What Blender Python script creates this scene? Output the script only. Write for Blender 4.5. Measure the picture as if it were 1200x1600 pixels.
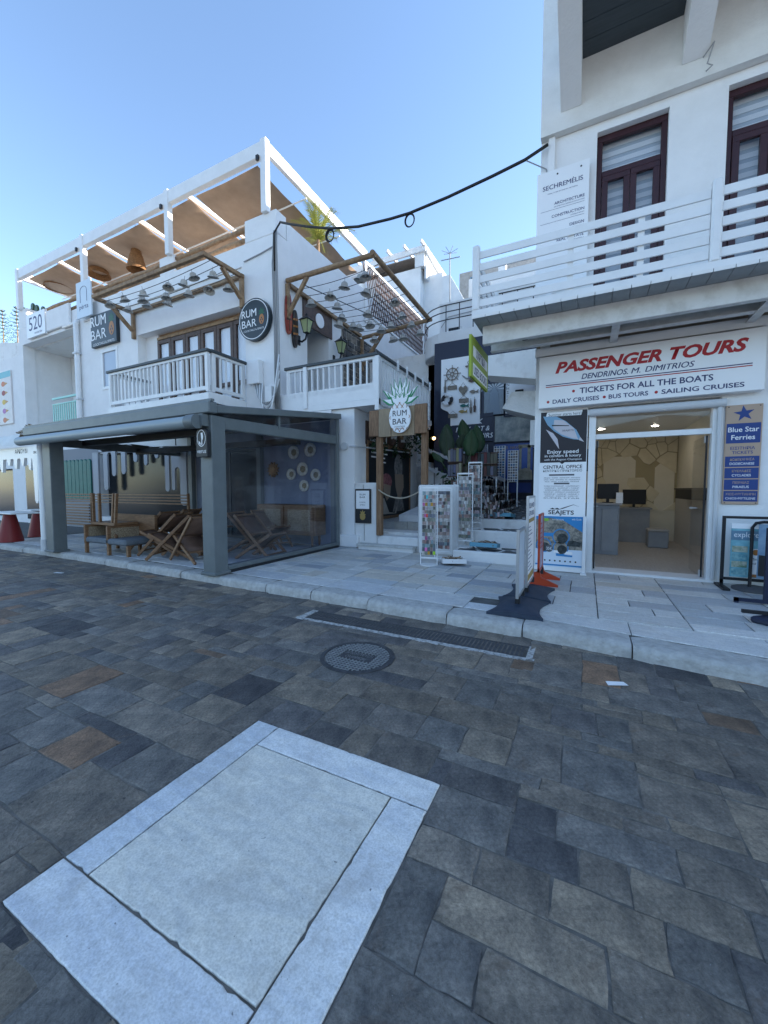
import bpy, bmesh, math, random
from mathutils import Vector, Matrix
from math import sin, cos, pi, radians
for o in list(bpy.data.objects): bpy.data.objects.remove(o)
S = bpy.context.scene
COL = S.collection
# ------------------------------------------------------------------ camera
FPX, CX, CY, CAMZ = 620.0, 600.0, 800.0, 1.5
PITCH = math.atan(35/620.0); YAW = math.atan(315/620.0)
cd = bpy.data.cameras.new('camera'); cam = bpy.data.objects.new('camera', cd); COL.objects.link(cam)
cd.sensor_fit = 'VERTICAL'; cd.sensor_height = 36.0; cd.sensor_width = 27.0
cd.lens = FPX/1600*36; cd.clip_start = 0.05; cd.clip_end = 3000
cam.location = (0, 0, CAMZ); cam.rotation_euler = (pi/2-PITCH, 0, YAW)
S.camera = cam
# ------------------------------------------------------------------ sky and sun
SUN_AZ, SUN_EL = 55.0, 24.0          # azimuth: degrees right of +Y
w = bpy.data.worlds.new('World'); S.world = w; w.use_nodes = True
wn = w.node_tree.nodes; wn.clear()
wo = wn.new('ShaderNodeOutputWorld'); wb = wn.new('ShaderNodeBackground'); sk = wn.new('ShaderNodeTexSky')
sk.sky_type = 'NISHITA'; sk.sun_disc = False
sk.sun_elevation = radians(SUN_EL); sk.sun_rotation = radians(SUN_AZ)
sk.altitude = 0; sk.air_density = 1.0; sk.dust_density = 0.3; sk.ozone_density = 2.2
wb.inputs['Strength'].default_value = 0.15
w.node_tree.links.new(sk.outputs[0], wb.inputs[0]); w.node_tree.links.new(wb.outputs[0], wo.inputs[0])
sd = bpy.data.lights.new('sun', 'SUN'); sun = bpy.data.objects.new('sun', sd); COL.objects.link(sun)
sd.energy = 4.5; sd.angle = radians(0.5); sd.color = (1.0, 0.93, 0.82)
_a, _e = radians(SUN_AZ), radians(SUN_EL)
sdir = Vector((sin(_a)*cos(_e), cos(_a)*cos(_e), sin(_e)))
sun.rotation_euler = sdir.to_track_quat('Z', 'Y').to_euler(); sun.location = sdir*60
S.view_settings.view_transform = 'Standard'; S.view_settings.look = 'None'
S.view_settings.gamma = 1.0; S.view_settings.use_curve_mapping = False
S.view_settings.exposure = 1.5
# ------------------------------------------------------------------ photo pixel -> place
FW = Vector((-sin(YAW)*cos(PITCH), cos(YAW)*cos(PITCH), -sin(PITCH)))
RT = Vector((cos(YAW), sin(YAW), 0)); UP = RT.cross(FW); CAM = Vector((0, 0, CAMZ))
def ray(u, v): return FW*FPX + RT*(u-CX) - UP*(v-CY)
def onZ(u, v, z=0.0):
    d = ray(u, v); return CAM + d*((z-CAMZ)/d.z)
def onY(u, v, y):
    d = ray(u, v); return CAM + d*(y/d.y)
def onX(u, v, x):
    d = ray(u, v); return CAM + d*(x/d.x)
R = random.Random(7)
# ------------------------------------------------------------------ materials
MATS = {}
def mat(name, c, rough=.6, c2=None, scale=6.0, bump=0.0, bscale=40.0, metal=0.0, contrast=(.35, .65), detail=6, spec=.5,
        stretch=None, attr=False, alpha=None, trans=0, ior=1.45, emit=None, coat=0, sheen=0, subs=0):
    if name in MATS: return MATS[name]
    m = bpy.data.materials.new(name); m.use_nodes = True; nt = m.node_tree; n = nt.nodes; L = nt.links
    b = n['Principled BSDF']; b.inputs['Roughness'].default_value = rough; b.inputs['Metallic'].default_value = metal
    b.inputs['Specular IOR Level'].default_value = spec; b.inputs['IOR'].default_value = ior
    b.inputs['Base Color'].default_value = (*c, 1)
    if trans: b.inputs['Transmission Weight'].default_value = trans
    if coat: b.inputs['Coat Weight'].default_value = coat
    if alpha is not None: b.inputs['Alpha'].default_value = alpha
    if emit: b.inputs['Emission Color'].default_value = (*emit[0], 1); b.inputs['Emission Strength'].default_value = emit[1]
    src = None
    if attr:
        a = n.new('ShaderNodeAttribute'); a.attribute_name = 'Col'; src = a.outputs['Color']
    if c2 is not None or bump:
        tc = n.new('ShaderNodeTexCoord'); vec = tc.outputs['Object']
        if stretch:
            mp = n.new('ShaderNodeMapping'); mp.inputs['Scale'].default_value = stretch; L.new(vec, mp.inputs[0]); vec = mp.outputs[0]
    if c2 is not None:
        t = n.new('ShaderNodeTexNoise'); t.inputs['Scale'].default_value = scale; t.inputs['Detail'].default_value = detail
        t.inputs['Roughness'].default_value = .62; L.new(vec, t.inputs['Vector'])
        r = n.new('ShaderNodeValToRGB'); r.color_ramp.elements[0].position = contrast[0]; r.color_ramp.elements[1].position = contrast[1]
        if attr:
            r.color_ramp.elements[0].color = (*c, 1); r.color_ramp.elements[1].color = (*c2, 1)
            mx = n.new('ShaderNodeMix'); mx.data_type = 'RGBA'; mx.blend_type = 'MULTIPLY'; mx.inputs[0].default_value = 1
            L.new(t.outputs['Fac'], r.inputs[0]); L.new(src, mx.inputs[6]); L.new(r.outputs[0], mx.inputs[7]); src = mx.outputs[2]
        else:
            r.color_ramp.elements[0].color = (*c, 1); r.color_ramp.elements[1].color = (*c2, 1)
            L.new(t.outputs['Fac'], r.inputs[0]); src = r.outputs[0]
    if src is not None: L.new(src, b.inputs['Base Color'])
    if bump:
        t2 = n.new('ShaderNodeTexNoise'); t2.inputs['Scale'].default_value = bscale; t2.inputs['Detail'].default_value = 5
        L.new(vec, t2.inputs['Vector'])
        bp = n.new('ShaderNodeBump'); bp.inputs['Strength'].default_value = bump; bp.inputs['Distance'].default_value = .02
        L.new(t2.outputs['Fac'], bp.inputs['Height']); L.new(bp.outputs[0], b.inputs['Normal'])
    MATS[name] = m; return m
def stone_mat(name, kind):
    """slate or marble: attribute colour per stone, clefts, veins, dirt spots"""
    m = bpy.data.materials.new(name); m.use_nodes = True; nt = m.node_tree; n = nt.nodes; L = nt.links
    b = n['Principled BSDF']
    tc = n.new('ShaderNodeTexCoord'); vec = tc.outputs['Object']
    at = n.new('ShaderNodeAttribute'); at.attribute_name = 'Col'
    def noise(s, d=6, r=.6, v=vec, dist=0):
        t = n.new('ShaderNodeTexNoise'); t.inputs['Scale'].default_value = s; t.inputs['Detail'].default_value = d
        t.inputs['Roughness'].default_value = r; t.inputs['Distortion'].default_value = dist; L.new(v, t.inputs['Vector']); return t.outputs['Fac']
    def ramp(f, p0, p1, c0, c1):
        r = n.new('ShaderNodeValToRGB'); r.color_ramp.elements[0].position = p0; r.color_ramp.elements[1].position = p1
        r.color_ramp.elements[0].color = (*c0, 1); r.color_ramp.elements[1].color = (*c1, 1); L.new(f, r.inputs[0]); return r.outputs[0]
    def mix(bl, a, c, f=1.0):
        x = n.new('ShaderNodeMix'); x.data_type = 'RGBA'; x.blend_type = bl
        if isinstance(f, float): x.inputs[0].default_value = f
        else: L.new(f, x.inputs[0])
        L.new(a, x.inputs[6]); L.new(c, x.inputs[7]) if not isinstance(c, tuple) else x.inputs[7].__setattr__('default_value', (*c, 1))
        return x.outputs[2]
    col = at.outputs['Color']
    if kind == 'slate':
        g = lambda a: (a, a, a)
        col = mix('MULTIPLY', col, ramp(noise(5, 8, .65, dist=.6), .3, .7, (.48, .5, .54), (1.5, 1.45, 1.36)))
        col = mix('MULTIPLY', col, ramp(noise(48, 10, .8), .32, .68, g(.5), g(1.45)))
        col = mix('MIX', col, (.15, .095, .06), ramp(noise(2.3, 6, .65, dist=1.8), .54, .72, g(0), g(.62)))
        # dark spots trodden into the stone and pale specks
        vo = n.new('ShaderNodeTexVoronoi'); vo.inputs['Scale'].default_value = 11.0; L.new(vec, vo.inputs['Vector'])
        sp = n.new('ShaderNodeMath'); sp.operation = 'ADD'; L.new(vo.outputs['Distance'], sp.inputs[0])
        nz = n.new('ShaderNodeMath'); nz.operation = 'MULTIPLY'; nz.inputs[1].default_value = .6; L.new(noise(34, 5, .7), nz.inputs[0]); L.new(nz.outputs[0], sp.inputs[1])
        sr = n.new('ShaderNodeSeparateColor'); L.new(vo.outputs['Color'], sr.inputs[0]); sq = n.new('ShaderNodeMath'); sq.operation = 'POWER'; sq.inputs[1].default_value = 6.0; L.new(sr.outputs[0], sq.inputs[0])
        sm = n.new('ShaderNodeMath'); sm.operation = 'MULTIPLY_ADD'; sm.inputs[1].default_value = -.22; L.new(sq.outputs[0], sm.inputs[0]); L.new(sp.outputs[0], sm.inputs[2]); sp = sm
        col = mix('MIX', col, (.018, .018, .02), ramp(sp.outputs[0], .205, .225, g(.75), g(0)))
        col = mix('MIX', col, (.35, .35, .35), ramp(noise(85, 2, .5), .735, .76, g(0), g(.6)))
        b.inputs['Roughness'].default_value = .62; b.inputs['Specular IOR Level'].default_value = .28
        h1 = noise(9, 9, .68, dist=1.5); h2 = noise(70, 6, .7)
        ad = n.new('ShaderNodeMath'); ad.operation = 'MULTIPLY_ADD'; ad.inputs[1].default_value = .35; L.new(h2, ad.inputs[0]); L.new(h1, ad.inputs[2])
        bp = n.new('ShaderNodeBump'); bp.inputs['Strength'].default_value = .8; bp.inputs['Distance'].default_value = .02
        L.new(ad.outputs[0], bp.inputs['Height']); L.new(bp.outputs[0], b.inputs['Normal'])
    else:
        mp = n.new('ShaderNodeMapping'); mp.inputs['Scale'].default_value = (1, 3.2, 1); mp.inputs['Rotation'].default_value = (0, 0, .5); L.new(vec, mp.inputs[0])
        col = mix('MULTIPLY', col, ramp(noise(2.4, 8, .6, mp.outputs[0], 1.6), .3, .62, (.80, .82, .86), (1.06, 1.05, 1.03)))
        col = mix('MULTIPLY', col, ramp(noise(30, 10, .78), .3, .62, (.80, .79, .76), (1.04, 1.04, 1.04)))
        col = mix('MULTIPLY', col, ramp(noise(120, 4, .7), .3, .6, (.82, .82, .81), (1.04, 1.04, 1.04)))
        g = lambda a: (a, a, a)
        col = mix('MIX', col, (.36, .31, .25), ramp(noise(3.3, 8, .72, dist=.5), .5, .78, g(0), g(.6)))
        col = mix('MIX', col, (.05, .05, .05), ramp(noise(33, 3, .55), .715, .74, g(0), g(.7)))
        b.inputs['Roughness'].default_value = .5; b.inputs['Specular IOR Level'].default_value = .4
        bp = n.new('ShaderNodeBump'); bp.inputs['Strength'].default_value = .35; bp.inputs['Distance'].default_value = .01
        L.new(noise(60, 6, .7), bp.inputs['Height']); L.new(bp.outputs[0], b.inputs['Normal'])
    L.new(col, b.inputs['Base Color']); MATS[name] = m; return m
M_slate = stone_mat('slate_paving', 'slate'); M_marble = stone_mat('marble_paving', 'marble')
M_plaster = mat('white_plaster', (.755, .75, .74), .85, (.81, .805, .795), 2.6, .3, 26, detail=10, contrast=(.28, .6))
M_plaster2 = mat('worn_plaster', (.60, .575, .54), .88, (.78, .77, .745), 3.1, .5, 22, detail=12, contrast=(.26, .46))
M_white = mat('white_paint', (.80, .80, .79), .45, (.74, .74, .73), 3, .05, 60)
M_board = mat('white_board', (.84, .84, .84), .35)
M_wood = mat('weathered_timber', (.20, .12, .065), .7, (.36, .235, .13), 7, .3, 40)
M_log = mat('log_wood', (.25, .15, .085), .75, (.42, .27, .15), 8, .35, 30)
M_dwood = mat('dark_wood', (.055, .03, .022), .5, (.10, .055, .038), 9, .15, 40)
M_mahog = mat('mahogany', (.035, .009, .012), .35, (.05, .014, .017), 9)
M_steel = mat('grey_metal', (.115, .135, .14), .45, (.14, .16, .165), 4)
M_dark = mat('near_black', (.012, .013, .016), .5)
M_navy = mat('navy_paint', (.012, .018, .045), .45)
M_iron = mat('cast_iron', (.03, .03, .032), .6, (.07, .07, .075), 14, .3, 60)
M_glass = mat('window_glass', (.9, .95, 1), .03, trans=1, ior=1.3)
def thin_glass(name, tint, opac, rough=.02):
    m = bpy.data.materials.new(name); m.use_nodes = True; n = m.node_tree.nodes; L = m.node_tree.links
    n.remove(n['Principled BSDF']); out = n['Material Output']
    tr = n.new('ShaderNodeBsdfTransparent'); tr.inputs[0].default_value = (*tint, 1)
    gl = n.new('ShaderNodeBsdfGlossy'); gl.inputs['Roughness'].default_value = rough
    lw = n.new('ShaderNodeLayerWeight'); lw.inputs['Blend'].default_value = .5; fr = n.new('ShaderNodeMath'); fr.operation = 'POWER'; fr.inputs[1].default_value = 4.0; L.new(lw.outputs['Facing'], fr.inputs[0])
    ad = n.new('ShaderNodeMath'); ad.operation = 'MULTIPLY_ADD'; ad.inputs[1].default_value = .5; ad.inputs[2].default_value = opac+.03; L.new(fr.outputs[0], ad.inputs[0])
    mx = n.new('ShaderNodeMixShader'); L.new(ad.outputs[0], mx.inputs[0]); L.new(tr.outputs[0], mx.inputs[1]); L.new(gl.outputs[0], mx.inputs[2])
    L.new(mx.outputs[0], out.inputs[0]); MATS[name] = m; return m
M_clear = thin_glass('clear_glass', (.97, .98, .99), .0)
M_plastic = thin_glass('marquee_plastic', (.70, .75, .86), .05, .06)
M_dglass = mat('dark_glass', (.02, .025, .03), .16, spec=.2)
M_canvas = mat('tan_canvas', (.36, .25, .17), .9, (.42, .295, .205), 3)
M_wire = mat('black_cable', (.015, .015, .015), .6)
M_cable = mat('grey_cable', (.32, .32, .32), .6)
M_pvc = mat('grey_pvc', (.55, .56, .57), .4)
M_leaf = mat('dark_leaf', (.018, .045, .014), .45, (.03, .075, .022), 5)
M_leafy = mat('palm_leaf', (.30, .34, .05), .5, (.45, .42, .08), 5)
M_red = mat('sign_red', (.40, .015, .02), .5)
M_blueink = mat('ink_blue', (.035, .045, .13), .5)
M_ink = mat('ink_black', (.02, .02, .025), .5)
M_wink = mat('ink_white', (.8, .8, .8), .5)
M_mint = mat('mint_paint', (.35, .68, .60), .5)
M_teal = mat('teal_paint', (.01, .12, .10), .55, (.016, .16, .13), 5)
M_gold = mat('ink_gold', (.35, .24, .07), .5)
def flat(name, c, rough=.55, **k): return mat(name, c, rough, **k)
# ------------------------------------------------------------------ mesh helpers
class MB:
    def __init__(s): s.v = []; s.f = []
    def add(s, vs, fs):
        k = len(s.v); s.v += [Vector(p) for p in vs]; s.f += [tuple(i+k for i in f) for f in fs]; return s
    def box(s, x0, x1, y0, y1, z0, z1):
        x0, x1 = sorted((x0, x1)); y0, y1 = sorted((y0, y1)); z0, z1 = sorted((z0, z1))
        return s.add([(x0,y0,z0),(x1,y0,z0),(x1,y1,z0),(x0,y1,z0),(x0,y0,z1),(x1,y0,z1),(x1,y1,z1),(x0,y1,z1)],
                     [(0,3,2,1),(4,5,6,7),(0,1,5,4),(1,2,6,5),(2,3,7,6),(3,0,4,7)])
    def bar(s, a, b, w, h=None, up=(0,0,1)):
        """square bar from a to b: w across, h along 'up'"""
        h = h or w; a = Vector(a); b = Vector(b); d = (b-a).normalized(); up = Vector(up)
        if abs(d.dot(up)) > .98: up = Vector((0,1,0))
        r = d.cross(up).normalized(); u = r.cross(d).normalized(); vs = []
        for p in (a, b):
            for i, j in ((-1,-1),(1,-1),(1,1),(-1,1)): vs.append(p + r*(i*w/2) + u*(j*h/2))
        return s.add(vs, [(0,1,2,3),(7,6,5,4),(0,4,5,1),(1,5,6,2),(2,6,7,3),(3,7,4,0)])
    def tube(s, pts, r, n=8, cap=True):
        pts = [Vector(p) for p in pts]; k = len(s.v); m = len(pts)
        rs = r if isinstance(r, (list, tuple)) else [r]*m; prev = None
        for i, p in enumerate(pts):
            d = (pts[min(i+1, m-1)] - pts[max(i-1, 0)]).normalized()
            if prev is None:
                q = Vector((0,0,1)) if abs(d.z) < .9 else Vector((0,1,0)); a = d.cross(q).normalized()
            else: a = (prev - d*prev.dot(d)).normalized()
            prev = a; b = d.cross(a)
            for j in range(n):
                t = 2*pi*j/n; s.v.append(p + (a*cos(t)+b*sin(t))*rs[i])
        for i in range(m-1):
            for j in range(n):
                s.f.append((k+i*n+j, k+i*n+(j+1)%n, k+(i+1)*n+(j+1)%n, k+(i+1)*n+j))
        if cap: s.f.append(tuple(k+j for j in range(n))[::-1]); s.f.append(tuple(k+(m-1)*n+j for j in range(n)))
        return s
    def lathe(s, prof, c=(0,0,0), n=16, cap=False):
        k = len(s.v); c = Vector(c)
        for r, z in prof:
            for j in range(n): t = 2*pi*j/n; s.v.append(c+Vector((r*cos(t), r*sin(t), z)))
        for i in range(len(prof)-1):
            for j in range(n): s.f.append((k+i*n+j, k+i*n+(j+1)%n, k+(i+1)*n+(j+1)%n, k+(i+1)*n+j))
        if cap: s.f.append(tuple(k+j for j in range(n))[::-1]); s.f.append(tuple(k+(len(prof)-1)*n+j for j in range(n)))
        return s
    def prism(s, poly, a, b, axis='y'):
        """2D polygon extruded between a and b along an axis; poly is (x,z) for y, (y,z) for x, (x,y) for z"""
        m = {'y': lambda p, t: (p[0], t, p[1]), 'x': lambda p, t: (t, p[0], p[1]), 'z': lambda p, t: (p[0], p[1], t)}[axis]
        n = len(poly); vs = [m(p, a) for p in poly] + [m(p, b) for p in poly]
        return s.add(vs, [tuple(range(n)), tuple(range(2*n-1, n-1, -1))] + [(i, n+i, n+(i+1) % n, (i+1) % n) for i in range(n)])
    def quad(s, a, b, c, d): return s.add([a, b, c, d], [(0,1,2,3)])
    def xf(s, M):
        s.v = [M @ v for v in s.v]; return s
    def mesh(s, name, off=Vector((0,0,0))):
        me = bpy.data.meshes.new(name); me.from_pydata([tuple(v-off) for v in s.v], [], s.f)
        bm = bmesh.new(); bm.from_mesh(me); bmesh.ops.recalc_face_normals(bm, faces=bm.faces); bm.to_mesh(me); bm.free(); return me
    def build(s, name, m, parent=None, smooth=False, bevel=0, seg=1):
        off = wloc(parent) if parent else Vector((0,0,0))
        if parent is None and s.v:
            off = Vector((sum(v.x for v in s.v)/len(s.v), sum(v.y for v in s.v)/len(s.v), min(v.z for v in s.v)))
        me = s.mesh(name, off)
        if m: me.materials.append(m)
        o = bpy.data.objects.new(name, me); COL.objects.link(o)
        if parent: o.parent = parent
        else: o.location = off
        if smooth:
            me.shade_smooth()
            if smooth is not True: me.set_sharp_from_angle(angle=radians(smooth))
        if bevel:
            md = o.modifiers.new('bevel', 'BEVEL'); md.width = bevel; md.segments = seg; md.limit_method = 'ANGLE'
        return o
def wloc(o):
    v = Vector((0,0,0))
    while o: v = v + o.location; o = o.parent
    return v
def tag(o, label=None, cat=None, group=None, kind=None):
    if label: o['label'] = label
    if cat: o['category'] = cat
    if group: o['group'] = group
    if kind: o['kind'] = kind
    return o
def thing(name, label, cat, loc=(0,0,0), group=None):
    o = bpy.data.objects.new(name, None); COL.objects.link(o); o.location = loc; o.empty_display_size = .2
    return tag(o, label, cat, group)
def B(*a): return MB().box(*a)
def copy_tree(o, parent=None):
    c = o.copy(); COL.objects.link(c); c.parent = parent
    for ch in o.children: copy_tree(ch, c)
    return c
def setcol(me, f):
    a = me.color_attributes.new('Col', 'FLOAT_COLOR', 'POINT')
    for i, v in enumerate(me.vertices): a.data[i].color = f(i, v)
TEXTS = []
def text(parent, s, c, size, m, normal='-y', align='C', width=None, shear=0, bold=0, space=1.0, rot=0, name='lettering', depth=.0015):
    """flat lettering; c = centre-line anchor in the world, size = cap height in metres; width fits the line"""
    if 'M' in s and bold and normal == '-y':
        for k in (-1, 1): TEXTS.append((parent, s, Vector(c)+Vector((k*bold*size*1.2, -.0003*(k+1), 0)), size, m, normal, align, width, shear, 0, space, rot, name, depth))
        return
    TEXTS.append((parent, s, Vector(c), size, m, normal, align, width, shear, bold, space, rot, name, depth))
def flush_texts():
    tmp = []
    for t in TEXTS:
        cu = bpy.data.curves.new('lettering', 'FONT'); cu.body = t[1]; cu.size = 1; cu.shear = t[8]; cu.offset = t[9]; cu.space_character = t[10]
        cu.align_x = 'CENTER'; cu.resolution_u = 3; o = bpy.data.objects.new('tmp', cu); COL.objects.link(o); tmp.append(o)
    bpy.context.view_layer.update(); dg = bpy.context.evaluated_depsgraph_get()
    for t, o in zip(TEXTS, tmp):
        parent, s, c, size, m, normal, align, width, shear, bold, space, rot, name, depth = t
        me = bpy.data.meshes.new_from_object(o.evaluated_get(dg)); me.name = name
        if not me.vertices: continue
        xs = [v.co.x for v in me.vertices]; x0, x1 = min(xs), max(xs); ys = [v.co.y for v in me.vertices]; y0, y1 = min(ys), max(ys)
        sy = size/.72; sx = sy if not width else width/(x1-x0)
        if rot == 'fit': sy = size/(y1-y0)
        cxm = {'C': (x0+x1)/2, 'L': x0, 'R': x1}[align]
        n = {'-y': (Vector((1,0,0)), Vector((0,0,1))), 'x': (Vector((0,1,0)), Vector((0,0,1))), '-x': (Vector((0,-1,0)), Vector((0,0,1))), 'z': (Vector((1,0,0)), Vector((0,1,0)))}[normal] if isinstance(normal, str) else normal
        off = wloc(parent)
        for v in me.vertices:
            a = (v.co.x-cxm)*sx; b = (v.co.y-.36)*sy
            if isinstance(rot, float): a, b = a*cos(rot)-b*sin(rot), a*sin(rot)+b*cos(rot)
            v.co = c + n[0]*a + n[1]*b - off
        me.materials.clear(); me.materials.append(m)
        ob = bpy.data.objects.new(name, me); COL.objects.link(ob); ob.parent = parent
    for o in tmp:
        cu = o.data; bpy.data.objects.remove(o); bpy.data.curves.remove(cu)
# ------------------------------------------------------------------ ground, road, kerb, pavement
gm = mat('quay_concrete', (.40, .385, .36), .9, (.50, .48, .45), .6, .2, 8)
g = MB().quad((-900,-900,-.05),(900,-900,-.05),(900,900,-.05),(-900,900,-.05)).build('ground', gm); tag(g, kind='structure')
mortar = mat('joint_mortar', (.09, .082, .07), .95, (.20, .18, .155), 9, .5, 60)
road = MB().box(-26, 9, -9, 4.7, -.045, -.0025).build('road', mortar); tag(road, kind='structure')
ROFF = road.location.copy()
SL = (-1.86, -.62, .58, 1.86)         # marble panel
DR = (-2.97, -.44, 3.60, 3.94)        # drain
KERB = [(-26, 4.5), (-9, 4.48), (-5.1, 4.33), (-2.9, 4.27), (-.45, 4.14), (1.3, 3.94), (9, 3.1)]
def kerb_y(x):
    for (a, b), (c, d) in zip(KERB, KERB[1:]):
        if a <= x <= c: return b + (d-b)*(x-a)/(c-a)
    return KERB[-1][1]
cell = .09
GX0, GY0 = -26.0, -2.0
nx, ny = int(33/cell), int(6.6/cell)
occ = [[False]*ny for _ in range(nx)]
for i in range(nx):
    for j in range(ny):
        x = GX0+(i+.5)*cell; y = GY0+(j+.5)*cell
        if SL[0] < x < SL[1] and SL[2] < y < SL[3] or DR[0] < x < DR[1] and DR[2] < y < DR[3] or y > kerb_y(x)+.05: occ[i][j] = True
rects = []
for i in range(nx):
    for j in range(ny):
        if occ[i][j]: continue
        wv, hv = R.choice([(3,3),(4,4),(5,4),(4,3),(6,4),(3,5),(5,5),(4,5),(2,4),(3,4),(2,3),(6,3),(3,2),(2,2)])
        a = 0
        while a < wv and i+a < nx and not occ[i+a][j]: a += 1
        b = 1
        while b < hv and j+b < ny and all(not occ[i+k][j+b] for k in range(a)): b += 1
        for p in range(a):
            for q in range(b): occ[i+p][j+q] = True
        rects.append((GX0+i*cell, GX0+(i+a)*cell, GY0+j*cell, GY0+(j+b)*cell))
def clampr(r):
    x0, x1, y0, y1 = r
    # cells that touch the panel or the drain end exactly at their edges
    for (a, b, c, d) in (SL, DR):
        if x1 > a-.1 and x0 < b+.1 and y1 > c-.1 and y0 < d+.1:
            if abs(x0-b) < .09: x0 = b
            if abs(x1-a) < .09: x1 = a
            if abs(y0-d) < .09: y0 = d
            if abs(y1-c) < .09: y1 = c
    return x0, x1, y0, y1
SLATE = [(c_[0]*1.78, c_[1]*1.58, c_[2]*1.38) for c_ in [(.098,.102,.106),(.082,.087,.092),(.112,.108,.102),(.07,.073,.08),(.125,.118,.106),(.09,.09,.09),(.105,.1,.092),(.06,.064,.073),(.15,.138,.12),(.045,.048,.056),(.14,.098,.072),(.10,.076,.06),(.135,.13,.122)]]
SW = [5,6,5,5,4,6,5,3,2.4,1.8,1.0,.8,2]
def stone(mb, cols, x0, x1, y0, y1, z, col, gap=.005, jit=.007, h=.03, rnd=R):
    g_ = gap; P = []
    cs = [(x0+g_, y0+g_), (x1-g_, y0+g_), (x1-g_, y1-g_), (x0+g_, y1-g_)]
    for k in range(4):
        ax, ay = cs[k]; bx, by = cs[(k+1) % 4]
        P.append((ax+rnd.uniform(-jit, jit), ay+rnd.uniform(-jit, jit)))
        for t in (.33, .67): P.append((ax+(bx-ax)*t+rnd.uniform(-jit, jit)*.8, ay+(by-ay)*t+rnd.uniform(-jit, jit)*.8))
    cxm = (x0+x1)/2; cym = (y0+y1)/2; tx = rnd.uniform(-.008, .008); ty = rnd.uniform(-.008, .008); dz = rnd.uniform(.0, .004)
    zz = lambda x, y: z+dz+(x-cxm)*tx+(y-cym)*ty
    n = 12; vs = []
    for (x, y) in P:
        f = 1-.009/max(abs(x-cxm)+abs(y-cym), .05); xi = cxm+(x-cxm)*f; yi = cym+(y-cym)*f; vs.append((xi, yi, zz(xi, yi)))
    for (x, y) in P: vs.append((x, y, zz(x, y)-.003))
    for (x, y) in P: vs.append((x, y, z-h))
    fs = [tuple(range(n))]
    for k in range(n):
        j = (k+1) % n; fs += [(k, n+k, n+j, j), (n+k, 2*n+k, 2*n+j, n+j)]
    mb.add(vs, fs); cols += [col]*len(vs)
def stone_objs(rs, parent, m, name, z, nmax, colf, key, stuffname, gap=.006, jit=.006, h=.03):
    rs = sorted(rs, key=key); off = wloc(parent)
    for i, r in enumerate(rs[:nmax]):
        mb = MB(); cl = []; stone(mb, cl, *r, z, colf(r), gap, jit, h)
        c = Vector(((r[0]+r[1])/2, (r[2]+r[3])/2, z)); me = bpy.data.meshes.new(name)
        # keep texture coordinates unbroken per stone but different from stone to stone
        me.from_pydata([tuple(v-c) for v in mb.v], [], mb.f); setcol(me, lambda i_, v: cl[i_]); me.materials.append(m)
        o = bpy.data.objects.new(name, me); COL.objects.link(o); o.parent = parent; o.location = c-off
    if len(rs) > nmax:
        mb = MB(); cl = []
        for r in rs[nmax:]: stone(mb, cl, *r, z, colf(r), gap, jit, h)
        me = bpy.data.meshes.new(stuffname); me.from_pydata([tuple(v-off) for v in mb.v], [], mb.f); setcol(me, lambda i_, v: cl[i_]); me.materials.append(m)
        o = bpy.data.objects.new(stuffname, me); COL.objects.link(o); o.parent = parent; o['kind'] = 'stuff'
def scol(r):
    c = R.choices(SLATE, SW)[0]; k = R.uniform(.85, 1.15); return (c[0]*k, c[1]*k, c[2]*k, 1)
def vis_key(r):
    x = (r[0]+r[1])/2; y = (r[2]+r[3])/2; p = Vector((x, y, -1.5)); wz = p.dot(FW)
    if wz < .3: return 1e6
    u = FPX*p.dot(RT)/wz; v = -FPX*p.dot(UP)/wz
    if abs(u) > 640 or abs(v) > 840: return 1e5+wz
    return wz
rects = [clampr(r) for r in rects]
# slabs of texture differ because each stone's object origin differs: shift it
stone_objs([r for r in rects if r[1]-r[0] > .05 and r[3]-r[2] > .05], road, M_slate, 'paving_stone', 0.0, 300, scol, vis_key, 'far_paving_stones', .0035, .007)
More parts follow.
